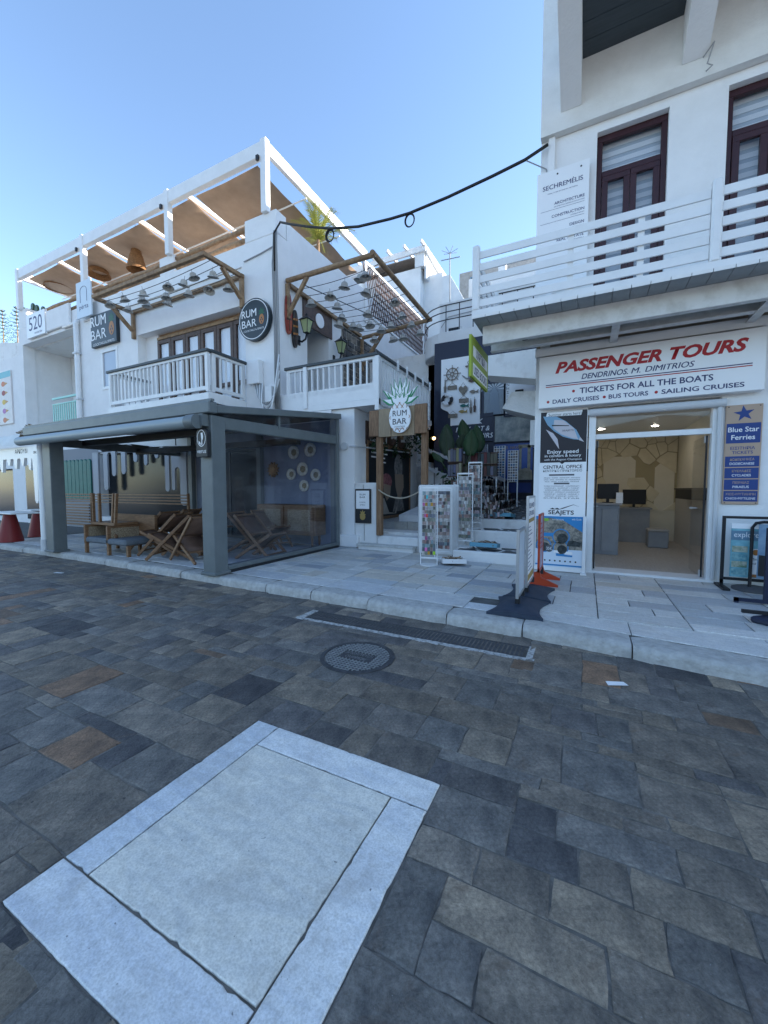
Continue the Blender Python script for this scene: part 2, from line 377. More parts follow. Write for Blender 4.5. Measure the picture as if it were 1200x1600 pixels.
# kerb
pav_h = .13
kerb = MB()
kroot = None
kb = MB().prism([(x, y+.32) for x, y in KERB]+[(x, y+.05) for x, y in reversed(KERB)], -.04, .05, 'z').build('kerb', mortar); tag(kb, kind='structure')
x = -26.0
kstone = mat('kerb_stone', (.30, .29, .27), .85, (.50, .49, .465), 11, .9, 30, detail=12, contrast=(.24, .7))
i = 0
while x < 8.5:
    Lk = R.uniform(.72, 1.05) if x > -9 else R.uniform(1.0, 1.3)
    x1 = min(x+Lk, 9); ya, yb = kerb_y(x+.01), kerb_y(x1-.01); d = R.uniform(-.012, .012); hh = pav_h+R.uniform(-.012, .006)
    bm = bmesh.new(); n_ = 8
    prof = [(-.0, -.04), (-.003, .055), (.008, .095), (.03, hh-.008), (.07, hh), (.30, hh-.004), (.30, -.04)]
    vs = []
    for k in range(n_+1):
        t = k/n_; xx = x+.006+(x1-x-.012)*t; yy = ya+(yb-ya)*t; end = .02*(1 if k in (0, n_) else 0)
        vs.append([bm.verts.new((xx+R.uniform(-.004, .004)*(0 < k < n_), yy+py+d+R.uniform(-.008, .008)+end*(py < .2), pz+R.uniform(-.006, .006)*(pz > 0)-end*.5*(pz > .06))) for py, pz in prof])
    for k in range(n_):
        for q in range(len(prof)-1): bm.faces.new((vs[k][q], vs[k][q+1], vs[k+1][q+1], vs[k+1][q]))
    bm.faces.new(vs[0][::-1]); bm.faces.new(vs[-1])
    bmesh.ops.recalc_face_normals(bm, faces=bm.faces)
    c = Vector(((x+x1)/2, (ya+yb)/2, 0)); bmesh.ops.translate(bm, verts=bm.verts, vec=-c)
    me = bpy.data.meshes.new('kerbstone'); bm.to_mesh(me); bm.free(); me.materials.append(kstone); me.shade_smooth(); me.set_sharp_from_angle(angle=radians(50))
    o = bpy.data.objects.new('kerbstone', me); COL.objects.link(o); o.parent = kb; o.location = c-kb.location
    x = x1; i += 1
# pavement base and marble tiles
pav = MB().prism([(x, y+.3) for x, y in KERB]+[(9, 8.05), (-26, 8.05)], -.04, pav_h-.010, 'z').build('pavement', mat('tile_joint', (.07, .07, .068), .95, (.13, .13, .125), 8)); tag(pav, kind='structure')
MARB = [(c_[0]*1.12, c_[1]*1.09, c_[2]*1.05) for c_ in [(.56,.57,.57),(.63,.63,.62),(.47,.50,.53),(.60,.56,.50),(.37,.40,.45),(.53,.53,.52),(.66,.66,.66),(.44,.46,.49),(.23,.26,.31)]]
MW = [5,5,4,2.5,2,5,3,2.5,.8]
def mcol(r):
    c = R.choices(MARB, MW)[0]; k = R.uniform(.94, 1.04); return (c[0]*k, c[1]*k, c[2]*k, 1)
tiles = []
x = -14.0
BY = 5.02
while x < 4.4:
    sw = R.uniform(.78, .98); y = BY + (0 if x < -1.2 else -.28)
    while y < 7.98:
        hv = R.choice([.24, .3, .36, .42, .3]); y1 = min(y+hv, 8.0)
        if 8.0-y1 < .1: y1 = 8.0
        if R.random() < .62:
            s = x+sw*R.choice([.35, .42, .55, .62, .68]); tiles += [(x, s, y, y1), (s, x+sw, y, y1)]
        else: tiles.append((x, x+sw, y, y1))
        y = y1
    x += sw
stone_objs(tiles, pav, M_marble, 'marble_tile', pav_h, 300, mcol, vis_key, 'far_marble_tiles', .006, .003, .02)
x = -14.0                                # border course along the kerb
while x < 4.4:
    x1 = x+R.uniform(.75, 1.15); top = BY if (x+x1)/2 < -1.2 else BY-.28
    ya, yb = kerb_y(x)+.315, kerb_y(x1)+.315
    def ring(e, dz): return [(x+e, ya+e, dz), (x1-e, yb+e, dz), (x1-e, top-e, dz), (x+e, top-e, dz)]
    vs = ring(.010, pav_h)+ring(.004, pav_h-.004)+ring(.004, pav_h-.02); fs = [(0,1,2,3)]
    for k in range(4):
        j = (k+1) % 4; fs += [(k,4+k,4+j,j),(4+k,8+k,8+j,4+j)]
    c = Vector(((x+x1)/2, ya, pav_h)); me = bpy.data.meshes.new('border_tile'); me.from_pydata([tuple(Vector(v)-c) for v in vs], [], fs)
    k_ = R.uniform(.95, 1.05); cc = R.choice([(.66,.67,.68),(.62,.63,.64),(.68,.67,.65)]); setcol(me, lambda a_, b_: (cc[0]*k_, cc[1]*k_, cc[2]*k_, 1)); me.materials.append(M_marble)
    o = bpy.data.objects.new('border_tile', me); COL.objects.link(o); o.parent = pav; o.location = c-pav.location
    x = x1
# marble panel let into the road
t = thing('marble_panel', 'white square marble panel with joined border strips let into the dark paving', 'marble slab', (-1.24, 1.22, 0))
def mslab(name, poly, col):
    # worn outline: every edge is broken into short, slightly uneven runs with chipped corners
    P = []
    for k in range(len(poly)):
        a = Vector(poly[k]); b = Vector(poly[(k+1) % len(poly)]); n_ = max(int((b-a).length/.025), 2); d = (b-a).normalized(); nn = Vector((-d.y, d.x))
        for i in range(n_):
            q = a.lerp(b, i/n_); c_ = R.uniform(.0, .003) if i == 0 else (R.uniform(.003, .008) if R.random() < .05 else R.uniform(-.001, .001)); q = q+nn*c_; P.append((q.x, q.y))
    n = len(P); cxm = sum(p[0] for p in poly)/len(poly); cym = sum(p[1] for p in poly)/len(poly); mb = MB()
    ins = [(x+(.004 if x < cxm else -.004), y+(.004 if y < cym else -.004)) for x, y in P]
    mb.add([(x, y, .006) for x, y in ins]+[(x, y, .002) for x, y in P]+[(x, y, -.03) for x, y in P], [tuple(range(n))]+[f for k in range(n) for f in ((k, n+k, n+(k+1) % n, (k+1) % n), (n+k, 2*n+k, 2*n+(k+1) % n, n+(k+1) % n))])
    o = mb.build(name, M_marble, t); setcol(o.data, lambda i_, v: (*col, 1)); return o
x0, x1, y0, y1 = SL; g_ = .004; bl, br, bt, bb = .17, .19, .19, .2
mslab('centre_slab', [(x0+bl+g_, y0+bb+g_), (x1-br-g_, y0+bb+g_), (x1-br-g_, y1-bt-g_), (x0+bl+g_, y1-bt-g_)], (.78, .73, .64))
mslab('border_strip', [(x0+g_, y0+bb+g_), (x0+bl-g_, y0+bb+g_), (x0+bl-g_, y1-g_), (x0+g_, y1-g_)], (.68, .69, .70))
mslab('border_strip', [(x0+bl+g_, y1-bt+g_), (x1-g_, y1-bt+g_), (x1-g_, y1-g_), (x0+bl+g_, y1-g_)], (.80, .78, .75))
mslab('border_strip', [(x1-br+g_, y0+g_), (x1-g_, y0+g_), (x1-g_, y1-bt-g_), (x1-br+g_, y1-bt-g_)], (.80, .78, .75))
mslab('border_strip', [(x0+g_, y0+g_), (x1-br-g_, y0+g_), (x1-br-g_, y0+bb-g_), (x0+g_, y0+bb-g_)], (.74, .73, .72))
# manhole cover
mc = Vector((-1.79, 3.0, 0)); t = thing('manhole_cover', 'round cast iron manhole cover with raised square grid in the road', 'manhole cover', mc)
MB().lathe([(.335, -.02), (.335, .008), (.300, .010), (.298, .004), (.0, .004)], mc, 48).build('frame', M_iron, t, smooth=30)
gr = MB()
nb = 17
for k in range(nb):
    p = -.275+.55*k/(nb-1); hl = math.sqrt(max(.285**2-p*p, 0))
    segs = [(-hl, hl)]
    if abs(p) < .075: segs = [(-hl, -.16), (.16, hl)]
    for a, b in segs:
        if b-a > .03: gr.box(mc.x+a, mc.x+b, mc.y+p-.0045, mc.y+p+.0045, .003, .0095)
    segs = [(-hl, hl)]
    if abs(p) < .16: segs = [(-hl, -.075), (.075, hl)]
    for a, b in segs:
        if b-a > .03: gr.box(mc.x+p-.0045, mc.x+p+.0045, mc.y+a, mc.y+b, .003, .0090)
gr.build('raised_grid', mat('worn_iron', (.17, .17, .17), .45, (.27, .27, .26), 20), t)
text(t, 'ΑΠΟΧΕΤΕΥΣΗ', (mc.x, mc.y+.035, .0095), .045, MATS['worn_iron'], 'z', width=.27); text(t, 'ΟΜΒΡΙΩΝ', (mc.x, mc.y-.04, .0095), .045, MATS['worn_iron'], 'z', width=.2)
# drain
t = thing('drain_grate', 'long iron slatted drain grate with pale cement edges along the kerb', 'drain', (-1.7, 3.77, 0))
cem = mat('drain_cement', (.20, .195, .18), .9, (.46, .45, .43), 22, .8, 40, detail=10, contrast=(.36, .56))
es = MB(); xx = DR[0]-.03
while xx < DR[1]+.05:
    xn = xx+R.uniform(.03, .09); es.add([(xx, DR[2]-R.uniform(-.012, .022), .002), (xn, DR[2]-R.uniform(-.012, .022), .002), (xn, DR[2]+.05, .006), (xx, DR[2]+.05, .006), (xx, DR[2]-.0, -.02), (xn, DR[2]-.0, -.02)], [(0,1,2,3),(0,4,5,1)]); xx = xn
es.build('edge_strip', cem, t)
B(DR[0]-.02, DR[0]+.06, DR[2]+.055, DR[3], -.02, .005).build('edge_strip', cem, t)
B(DR[1], DR[1]+.055, DR[2]+.055, DR[3], -.02, .005).build('edge_strip', cem, t)
B(DR[0]+.06, DR[1], DR[2]+.05, DR[3]+.01, -.035, -.03).build('channel', M_dark, t)
yb0, yb1 = DR[2]+.055, DR[3]-.005
B(DR[0]+.065, DR[1]-.002, yb0, yb0+.022, -.03, .002).build('rail', M_iron, t); B(DR[0]+.065, DR[1]-.002, yb1-.022, yb1, -.03, .002).build('rail', M_iron, t)
sl = MB().box(-.012, .012, yb0+.023, yb1-.023, -.02, .001).mesh('slat', Vector((0, 3.77, 0))); sl.materials.append(M_iron)
k = DR[0]+.085
while k < DR[1]-.02:
    o = bpy.data.objects.new('slat', sl); COL.objects.link(o); o.parent = t; o.location = Vector((k, 3.77, 0))-t.location; k += .040
for (u, v, a, s, lab) in ((963, 1068, .4, .075, 'small white paper scrap lying on the road near the kerb'), (92, 895, .2, .1, 'white paper scrap on the dark road by the far left kerb')):
    p = onZ(u, v, .006); mb = MB(); mb.add([(-s, -.03, 0), (s, -.03, .003), (s*.9, .03, .001), (-s*.9, .028, .004)], [(0,1,2,3)]); mb.add([(-s, -.03, -.002), (s, -.03, .001), (s*.9, .03, -.001), (-s*.9, .028, .002)], [(3,2,1,0)])
    mb.xf(Matrix.Translation(p) @ Matrix.Rotation(a, 4, 'Z')); tag(mb.build('paper_scrap', M_board), lab, 'litter')
# ================================================================== helpers for buildings
def wall_mesh(a0, a1, z0, z1, ops, f, b, axis='y'):
    """wall slab from face f to back b with rectangular openings (a0,a1,z0,z1)"""
    A = sorted({a0, a1, *[v for o in ops for v in o[:2]]}); Zs = sorted({z0, z1, *[v for o in ops for v in o[2:]]})
    solid = lambda i, j: 0 <= i < len(A)-1 and 0 <= j < len(Zs)-1 and not any(o[0] <= (A[i]+A[i+1])/2 <= o[1] and o[2] <= (Zs[j]+Zs[j+1])/2 <= o[3] for o in ops)
    P = (lambda a, d, z: (a, d, z)) if axis == 'y' else (lambda a, d, z: (d, a, z))
    mb = MB()
    for i in range(len(A)-1):
        for j in range(len(Zs)-1):
            if not solid(i, j): continue
            p, q, s, t = A[i], A[i+1], Zs[j], Zs[j+1]
            mb.quad(P(p,f,s), P(q,f,s), P(q,f,t), P(p,f,t)); mb.quad(P(p,b,s), P(p,b,t), P(q,b,t), P(q,b,s))
            if not solid(i-1, j): mb.quad(P(p,f,s), P(p,f,t), P(p,b,t), P(p,b,s))
            if not solid(i+1, j): mb.quad(P(q,f,s), P(q,b,s), P(q,b,t), P(q,f,t))
            if not solid(i, j-1): mb.quad(P(p,f,s), P(p,b,s), P(q,b,s), P(q,f,s))
            if not solid(i, j+1): mb.quad(P(p,f,t), P(q,f,t), P(q,b,t), P(p,b,t))
    return mb
def part_copy(me, name, parent, loc, rot=None):
    o = bpy.data.objects.new(name, me); COL.objects.link(o); o.parent = parent; o.location = Vector(loc)-wloc(parent)
    if rot: o.rotation_euler = rot
    return o
def mesh_of(mb, name, m, smooth=False):
    me = mb.mesh(name); me.materials.append(m)
    if smooth: me.shade_smooth(); me.set_sharp_from_angle(angle=radians(smooth if smooth is not True else 40))
    return me
def balustrade(parent, a, b, zb, zt, n, capm, m=M_white, w=.055, cap=.09, skip_cap=False):
    a = Vector((*a, 0)); b = Vector((*b, 0)); d = (b-a).normalized(); r = Vector((-d.y, d.x, 0))
    pt = lambda p, z: p+Vector((0, 0, z))
    MB().bar(pt(a, zt-.045), pt(b, zt-.045), .07, .06).build('top_rail', m, parent)
    MB().bar(pt(a, zb+.09), pt(b, zb+.09), .06, .09).build('bottom_rail', m, parent)
    if not skip_cap: MB().bar(pt(a-d*.05, zt+.02), pt(b+d*.05, zt+.02), .16, .07).build('rail_cap', capm, parent, bevel=.01)
    L = (b-a).length
    me = mesh_of(MB().bar((0, 0, zb+.135), (0, 0, zt-.075), w, .03, up=(-r.y*0+d.x, d.y, 0)), 'baluster', m)
    for i in range(n):
        t = (i+.5)/n; p = a+(b-a)*t; part_copy(me, 'baluster', parent, (p.x, p.y, 0))
    for t in (0, 1): p = a+(b-a)*t+d*(.03 if t == 0 else -.03); MB().bar(pt(p, zb), pt(p, zt-.075), .075, .075).build('post', m, parent)
def glazing(parent, x0, x1, z0, z1, y, fm, gm_, fw=.07, dep=.06, name='window', mull=(), trans=(), curtain=None, back=.05):
    """framed window facing -y: frame bars, panes; returns the frame part"""
    f = MB(); f.box(x0, x1, y, y+dep, z0, z0+fw).box(x0, x1, y, y+dep, z1-fw, z1).box(x0, x0+fw, y, y+dep, z0+fw, z1-fw).box(x1-fw, x1, y, y+dep, z0+fw, z1-fw)
    xs = [x0+fw]+[v for m_ in mull for v in (m_-fw/2, m_+fw/2)]+[x1-fw]; zs = [z0+fw]+[v for t_ in trans for v in (t_-fw/2, t_+fw/2)]+[z1-fw]
    for m_ in mull: f.box(m_-fw/2, m_+fw/2, y+.004, y+dep-.004, z0+fw, z1-fw)
    for t_ in trans:
        for i in range(0, len(xs), 2): f.box(xs[i], xs[i+1], y+.006, y+dep-.006, t_-fw/2, t_+fw/2)
    fr = f.build(name, fm, parent, bevel=.004)
    for i in range(0, len(xs), 2):
        for j in range(0, len(zs), 2):
            B(xs[i], xs[i+1], y+dep*.45, y+dep*.55, zs[j], zs[j+1]).build('pane', gm_, fr)
            if curtain: B(xs[i], xs[i+1], y+dep+back, y+dep+back+.01, zs[j], zs[j+1]).build('curtain', curtain, fr)
    return fr
M_curtain = mat('curtain_cloth', (.78, .78, .80), .9, (.88, .88, .88), 5, .5, 14, stretch=(6, 6, .6))
def lerp(a, b, t): return a+(b-a)*t
def sag(a, b, s, n=14): 
    a = Vector(a); b = Vector(b); return [a.lerp(b, i/n)-Vector((0, 0, s*4*(i/n)*(1-i/n))) for i in range(n+1)]
# ================================================================== left building: the bar
FL, SX = 8.0, -7.1
bar = thing('bar_building', 'white two storey corner bar building with balconies and roof terrace', 'building', (-13, 9, 0))
ops = [(-12.9, -8.22, 3.66, 6.42), (-14.95, -13.99, 4.92, 6.26), (-20.45, -16.45, 3.95, 7.33), (-15.3, -10.4, .55, 2.75)]
wall_mesh(-20.75, SX, .0, 7.95, ops, FL, FL+.4).build('front_wall', M_plaster, bar)
B(-8.2, SX, FL+.002, FL+.4, 7.952, 8.55).build('parapet_pier', M_plaster, bar, bevel=.03)
B(-11.75, -11.1, FL+.02, FL+.4, 7.952, 8.5).build('parapet_pier', M_plaster, bar, bevel=.03)
B(-20.75, -20.1, FL+.02, FL+.4, 7.952, 8.75).build('parapet_pier', M_plaster, bar, bevel=.03)
B(-16.3, -15.4, FL+.02, FL+.4, 7.952, 8.3).build('parapet_pier', M_plaster, bar, bevel=.03)
B(-15.9, -8.3, FL-.04, FL-.002, 7.38, 7.42).build('cornice_band', M_plaster, bar)
# side wall along the alley with the porch recess
wall_mesh(FL+.402, 18.3, .0, 8.42, [(9.2, 10.25, 3.66, 6.85), (8.6, 12.3, .0, 3.2)], SX, SX-.4, 'x').build('side_wall', M_plaster, bar)
B(SX-.39, SX-.01, 11.5, 18.3, 8.422, 8.5).build('parapet_coping', M_plaster, bar)
B(SX-2.2, SX-.401, 9.1, 10.35, 3.6, 3.65).build('porch_floor', M_plaster, bar)
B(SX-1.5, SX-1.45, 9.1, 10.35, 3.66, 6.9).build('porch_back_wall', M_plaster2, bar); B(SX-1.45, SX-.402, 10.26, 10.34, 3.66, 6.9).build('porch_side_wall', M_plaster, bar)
B(SX-.02, SX+.035, 9.0, 10.4, 6.1, 6.86).build('porch_sign_board', M_dwood, bar)
MB().lathe([(0, 0), (.2, 0), (.2, .02), (0, .02)], (0, 0, 0), 20).xf(Matrix.Translation((SX+.036, 9.75, 6.42)) @ Matrix.Rotation(pi/2, 4, 'Y')).build('round_plaque', M_board, bar)
# roof slab and back
B(-20.7, SX-.41, FL+.41, 18, 7.3, 7.42).build('terrace_floor', M_plaster2, bar)
B(-20.75, -20.5, FL+.402, 18, 0, 7.93).build('end_wall', M_plaster, bar)
B(-20.5, SX-.41, 17.8, 18.2, 0, 7.3).build('rear_wall', M_plaster, bar)
# loggia at the far end
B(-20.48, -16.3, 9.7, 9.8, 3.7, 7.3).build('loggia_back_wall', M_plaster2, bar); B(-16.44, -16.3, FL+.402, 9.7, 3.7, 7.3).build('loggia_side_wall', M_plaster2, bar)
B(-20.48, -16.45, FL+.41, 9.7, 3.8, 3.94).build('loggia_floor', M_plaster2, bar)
p = onY(118, 612, 8.4); B(-16.75, -16.5, 8.9, 9.2, 4.75, 5.2).build('meter_box', M_pvc, bar)
mr = MB()
for i in range(13): xx = lerp(-18.5, -16.5, i/12); mr.box(xx-.02, xx+.02, 8.1, 8.13, 4.1, 4.95)
ml = thing('mint_railing', 'mint green metal railing closing the white loggia', 'railing', (-17.5, 8.1, 3.95))
B(-18.55, -16.46, 8.08, 8.14, 4.96, 5.03).build('top_rail', M_mint, ml); B(-18.55, -16.46, 8.09, 8.13, 4.6+.16, 4.8).build('middle_rail', M_mint, ml); B(-18.55, -16.46, 8.08, 8.14, 4.02, 4.09).build('bottom_rail', M_mint, ml)
me = mesh_of(B(-.022, .022, -.015, .015, 3.95, 4.76), 'bar', M_mint)
for i in range(14): part_copy(me, 'bar', ml, (lerp(-18.52, -16.5, i/13), 8.11, 0))
# big folding doors
B(-12.9, -8.22, FL+.33, FL+.38, 6.30, 6.42).build('lintel_board', M_wood, bar)
x0, x1 = -12.26, -8.24; nl = 6
dset = thing('folding_doors', 'dark wooden glazed folding doors with white curtains behind the balcony', 'door', ((x0+x1)/2, FL+.3, 3.9))
B(x0, x1, FL+.22, FL+.34, 6.22, 6.30).build('head_frame', M_wood, dset)
for i in range(nl):
    a = lerp(x0, x1, i/nl)+.008; b = lerp(x0, x1, (i+1)/nl)-.008
    glazing(dset, a, b, 3.7, 6.2, FL+.22, M_dwood, M_clear, fw=.11, dep=.07, name='door_leaf', trans=(4.5,), curtain=M_curtain, back=.004)
B(-12.9, -12.28, FL+.28, FL+.4, 3.66, 6.42).build('jamb_panel', M_plaster, bar)
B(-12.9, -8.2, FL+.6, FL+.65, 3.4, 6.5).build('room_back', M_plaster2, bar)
fr = glazing(bar, -14.95, -13.99, 4.92, 6.26, FL-.02, M_white, mat('pale_glass', (.35, .39, .46), .12, spec=.7), fw=.1, dep=.09)
# balcony over the marquee
bal = thing('balcony', 'white baluster balcony with dark cap rail in front of the folding doors', 'balcony', (-10.3, 7.4, 3.7))
B(-12.45, -8.22, 6.78, FL-.003, 3.64, 3.86).build('slab', M_white, bal); 
cap = mat('rail_cap_paint', (.05, .06, .065), .5)
balustrade(bal, (-12.4, 6.84), (-8.27, 6.84), 3.9, 4.86, 24, cap); balustrade(bal, (-8.27, 6.93), (-8.27, 7.98), 3.9, 4.86, 6, cap); balustrade(bal, (-12.4, 6.93), (-12.4, 7.98), 3.9, 4.86, 6, cap)
me = mesh_of(B(-.04, .04, 6.86, 7.96, 3.868, 3.892), 'floor_plank', M_white)
for i in range(34): part_copy(me, 'floor_plank', bal, (lerp(-12.38, -8.3, i/33), 0, 0))
# balcony on the alley corner
bal2 = thing('balcony', 'white baluster balcony at the alley corner above the bar gate', 'balcony', (-5.6, 9.7, 3.5))
B(-6.98, -4.2, 8.02, 11.45, 3.42, 3.56).build('slab', M_white, bal2)
B(-7.05, -4.23, 8.03, 8.09, 3.565, 3.92).build('skirt_board', M_white, bal2)
balustrade(bal2, (-6.85, 8.06), (-4.27, 8.06), 3.75, 4.52, 15, cap); balustrade(bal2, (-4.25, 8.14), (-4.25, 11.35), 3.3, 4.52, 26, cap)
B(-4.30, -4.20, 8.0, 8.1, 3.3, 4.5).build('corner_post', M_white, bal2)
for i in range(5): MB().bar((-4.14, 8.9+i*.55, 4.38), (-4.14, 8.9+i*.55, 4.62), .05, .03).build('cap_bracket', M_white, bal2)
B(-6.3, -6.2, 7.985, 8.02, 3.5, 4.52).build('post', M_white, bal2)
# ground floor under the corner balcony
B(-5.5, -4.9, 8.1, 8.4, 0, 3.41).build('corner_pier', M_plaster, bar); B(-5.0, -4.9, 8.402, 12, 0, 3.41).build('entrance_wall', M_plaster, bar)
B(-7.1, -5.5, 8.02, 8.3, 0, 3.41).build('ground_floor_wall', M_plaster, bar)
B(-5.35, -4.75, 7.98, 8.098, .13, .42).build('plinth', M_plaster, bar, bevel=.02)
# stone cladding on the alley side, first floor
st = MB(); cols = []
z = 3.6
while z < 6.68:
    hh = R.uniform(.13, .24); y = 10.98+R.uniform(0, .1)
    while y < 18:
        ww = R.uniform(.16, .42); k = R.uniform(.015, .05); yy = y+ww-.025; j = lambda: R.uniform(-.03, .03); zt = min(z+hh-.02, 6.7)
        q = [(y+j(), z+j()*.6), (yy+j(), z+j()*.6), (yy+j(), zt+j()*.6), (y+j(), zt+j()*.6)]
        st.add([(SX+.001, a, b) for a, b in q]+[(SX+k, lerp(a, (y+yy)/2, .12), lerp(b, (z+zt)/2, .12)) for a, b in q], [(4,5,6,7),(0,1,5,4),(1,2,6,5),(2,3,7,6),(3,0,4,7)])
        c = R.choice([(.10,.095,.09),(.16,.145,.13),(.07,.07,.072),(.21,.18,.15),(.13,.125,.12)]); cols += [(*c, 1)]*8; y += ww
    z += hh
o = st.build('stone_cladding', mat('rubble_stone', (.6, .6, .6), .9, (1.3, 1.28, 1.25), 9, .5, 30, attr=True), bar); setcol(o.data, lambda i_, v: cols[i_]); o['kind'] = 'stuff'
B(SX-.001, SX+.012, 10.96, 18.2, 3.6, 6.72).build('cladding_mortar', mat('clad_mortar', (.30, .27, .23), .95, (.40, .36, .31), 9), bar)
# lattice screen on the terrace side
lt = thing('lattice_screen', 'brown woven lattice screen along the terrace above the alley', 'screen', (SX, 15.2, 7.6))
lm = mat('lattice_wood', (.13, .085, .075), .8, (.22, .15, .13), 8)
for s in (-1, 1):
    mb = MB()
    for i in range(38):
        y0 = 12.9+i*.142; 
        mb.bar((SX+.01+s*.012, y0, 7.75), (SX+.01+s*.012, y0+s*.55, 9.4), .035, .012)
    mb.build('diagonal_strips', lm, lt)
for z in (7.7, 9.42): B(SX-.03, SX+.05, 12.5, 18.1, z, z+.08).build('frame_rail', M_white, lt)
for y in (12.5, 18.05): B(SX-.05, SX+.05, y-.06, y+.06, 7.4, 9.5).build('frame_post', M_white, lt)
# ------------------------------------------------------------------ roof pergola
pg = thing('roof_pergola', 'white framed roof pergola with tan canvas shade panels over the terrace', 'pergola', (-13.8, 10, 7.9))
ZT = 10.25
B(-20.6, -7.34, 7.93, 8.08, ZT-.36, ZT).build('front_beam', M_white, pg, bevel=.01)
MB().bar((-7.4, 8.09, ZT-.16), (-7.4, 13.1, ZT-.2), .12, .30).build('side_beam', M_white, pg, bevel=.01)
B(-20.6, -20.45, 8.09, 13.4, ZT-.3, ZT).build('side_beam', M_white, pg, bevel=.01)
B(-20.6, -7.3, 13.42, 13.55, ZT-.7, ZT-.42).build('rear_beam', M_white, pg)
for x, z0 in ((-7.42, 8.5), (-11.2, 8.45), (-15.75, 7.9), (-20.45, 8.7)): B(x-.09, x+.09, 7.9, 8.06, z0, ZT+.02).build('post', M_white, pg, bevel=.008)
for x in (-7.55, -11.35, -15.95): B(x-.05, x+.03, 7.84, 7.895, ZT-.5, ZT-.38).build('cable_clip', M_dark, pg)
me = mesh_of(B(-.05, .05, 8.09, 13.4, ZT-.24, ZT-.12), 'cross_beam', M_white)
edges = [-20.35, -17.7, -15.2, -12.75, -10.4, -7.75]
for e in edges[1:-1]: part_copy(me, 'cross_beam', pg, (e-.2, 0, 0))
for a, b in zip(edges, edges[1:]):
    mb = MB(); n_ = 10
    for i in range(n_+1):
        for j in range(3):
            mb.v.append(Vector((lerp(a+.13, b-.13, j/2), lerp(8.2, 13.3, i/n_), ZT-.28-.30*i/n_-.05*abs(sin(pi*i/n_*3))-(.03 if j == 1 else 0))))
    for i in range(n_):
        for j in range(2): mb.f.append((i*3+j, i*3+j+1, i*3+j+4, i*3+j+3))
    o = mb.build('canvas_panel', M_canvas, pg, smooth=True); md = o.modifiers.new('t', 'SOLIDIFY'); md.thickness = .006
for y, dz in ((9.5, .48), (11.2, .58)): MB().tube(sag((-20.5, y, ZT-dz), (-7.3, y, ZT-dz), .05, 20), .022, 6).build('shade_rod', M_white, pg)
# log rails on the parapet
lr = thing('log_rails', 'two round log rails running along the white roof parapet', 'railing', (-14, FL+.1, 8))
def log(a, b, r=.065):
    pts = [Vector(a).lerp(Vector(b), i/8)+Vector((0, 0, R.uniform(-.02, .02))) for i in range(9)]
    MB().tube(pts, [r*R.uniform(.88, 1.1) for _ in pts], 8).build('log', M_log, lr, smooth=True)
for z in (8.17, 8.42): log((-11.1, FL+.15, z-.02), (-8.15, FL+.15, z))
for z in (8.17, 8.4): log((-15.45, FL+.15, z), (-11.7, FL+.15, z-.02))
for z in (8.1, 8.42): log((-20.2, FL+.15, z), (-16.2, FL+.15, z+.02))
# basket lamps under the canvas
def basket(name, u, v, y, r, h, lab):
    p = onY(u, v, y); t = thing(name, lab, 'lamp', p, 'woven basket lamps under the canvas')
    prof = []
    n_ = 10
    for i in range(n_+1):
        k = i/n_; rr = lerp(r, .06, k**1.15); prof.append((rr+.012*(i % 2), -h/2+h*k))
    MB().lathe(prof, p, 20).build('basket_shade', mat('wicker', (.16, .075, .03), .85, (.30, .15, .06), 30, .6, 60), t, smooth=False)
    MB().tube([p+Vector((0, 0, h/2-.02)), p+Vector((0, 0, 1.1))], .008, 5).build('cord', M_wire, t)
basket('basket_lamp', 213, 401, 8.9, .32, .95, 'tallest conical wicker basket lamp hanging nearest the terrace middle')
basket('basket_lamp', 154, 418, 9.0, .40, .62, 'wide wicker basket lamp hanging in the middle of the three')
basket('basket_lamp', 91, 440, 9.0, .5, .55, 'low wicker basket lamp hanging at the far left of the canvas')
# ------------------------------------------------------------------ timber hat frames
M_hat = mat('straw_hat', (.36, .35, .32), .9, (.52, .50, .46), 14, .5, 60)
hp = MB().lathe([(.001, .17), (.07, .165), (.105, .13), (.115, .07), (.125, .02), (.17, -.005), (.2, -.03), (.197, -.036), (.165, -.012), (.118, .014), (.108, .07), (.098, .125), (.001, .155)], (0, 0, 0), 14)
hatme = mesh_of(hp, 'shade', M_hat, True); bulbme = mesh_of(MB().lathe([(.001, .02), (.03, .03), (.04, .06), (.03, .1), (.001, .12)], (0, 0, 0), 8), 'bulb', mat('frosted_bulb', (.6, .6, .55), .3))
wireme = mesh_of(MB().tube([(0, 0, .165), (0, 0, .30)], .006, 4), 'cord', M_wire)
HATS = {}
ORD = ['leftmost','second','third','fourth','fifth','sixth','seventh','eighth','ninth','tenth','eleventh','twelfth','thirteenth','fourteenth','fifteenth','sixteenth','seventeenth','eighteenth','nineteenth','twentieth','twenty first','rightmost']
def hat_label(i, n, where):
    if i == 0: return 'leftmost grey straw hat lamp strung under the timber frame '+where
    if i == n-1: return 'rightmost grey straw hat lamp strung under the timber frame '+where
    return ORD[i]+' straw hat lamp from the left under the timber frame '+where
def hat(p, label, group, s=1.0, tilt=0, tz=0):
    t = thing('hat_lamp', label, 'lamp', p, group)
    for me, nm in ((hatme, 'shade'), (bulbme, 'bulb'), (wireme, 'cord')): o = bpy.data.objects.new(nm, me); COL.objects.link(o); o.parent = t
    t.rotation_euler = (tilt, R.uniform(-.15, .15), tz); t.scale = (s, s, s)
f1 = thing('timber_hat_frame', 'timber bracket frame strung with hat lamps over the front balcony', 'frame', (-10.6, 7.4, 7.1))
MB().bar((-12.95, 6.77, 7.1), (-8.2, 6.77, 7.1), .1, .1).build('outer_beam', M_wood, f1, bevel=.01)
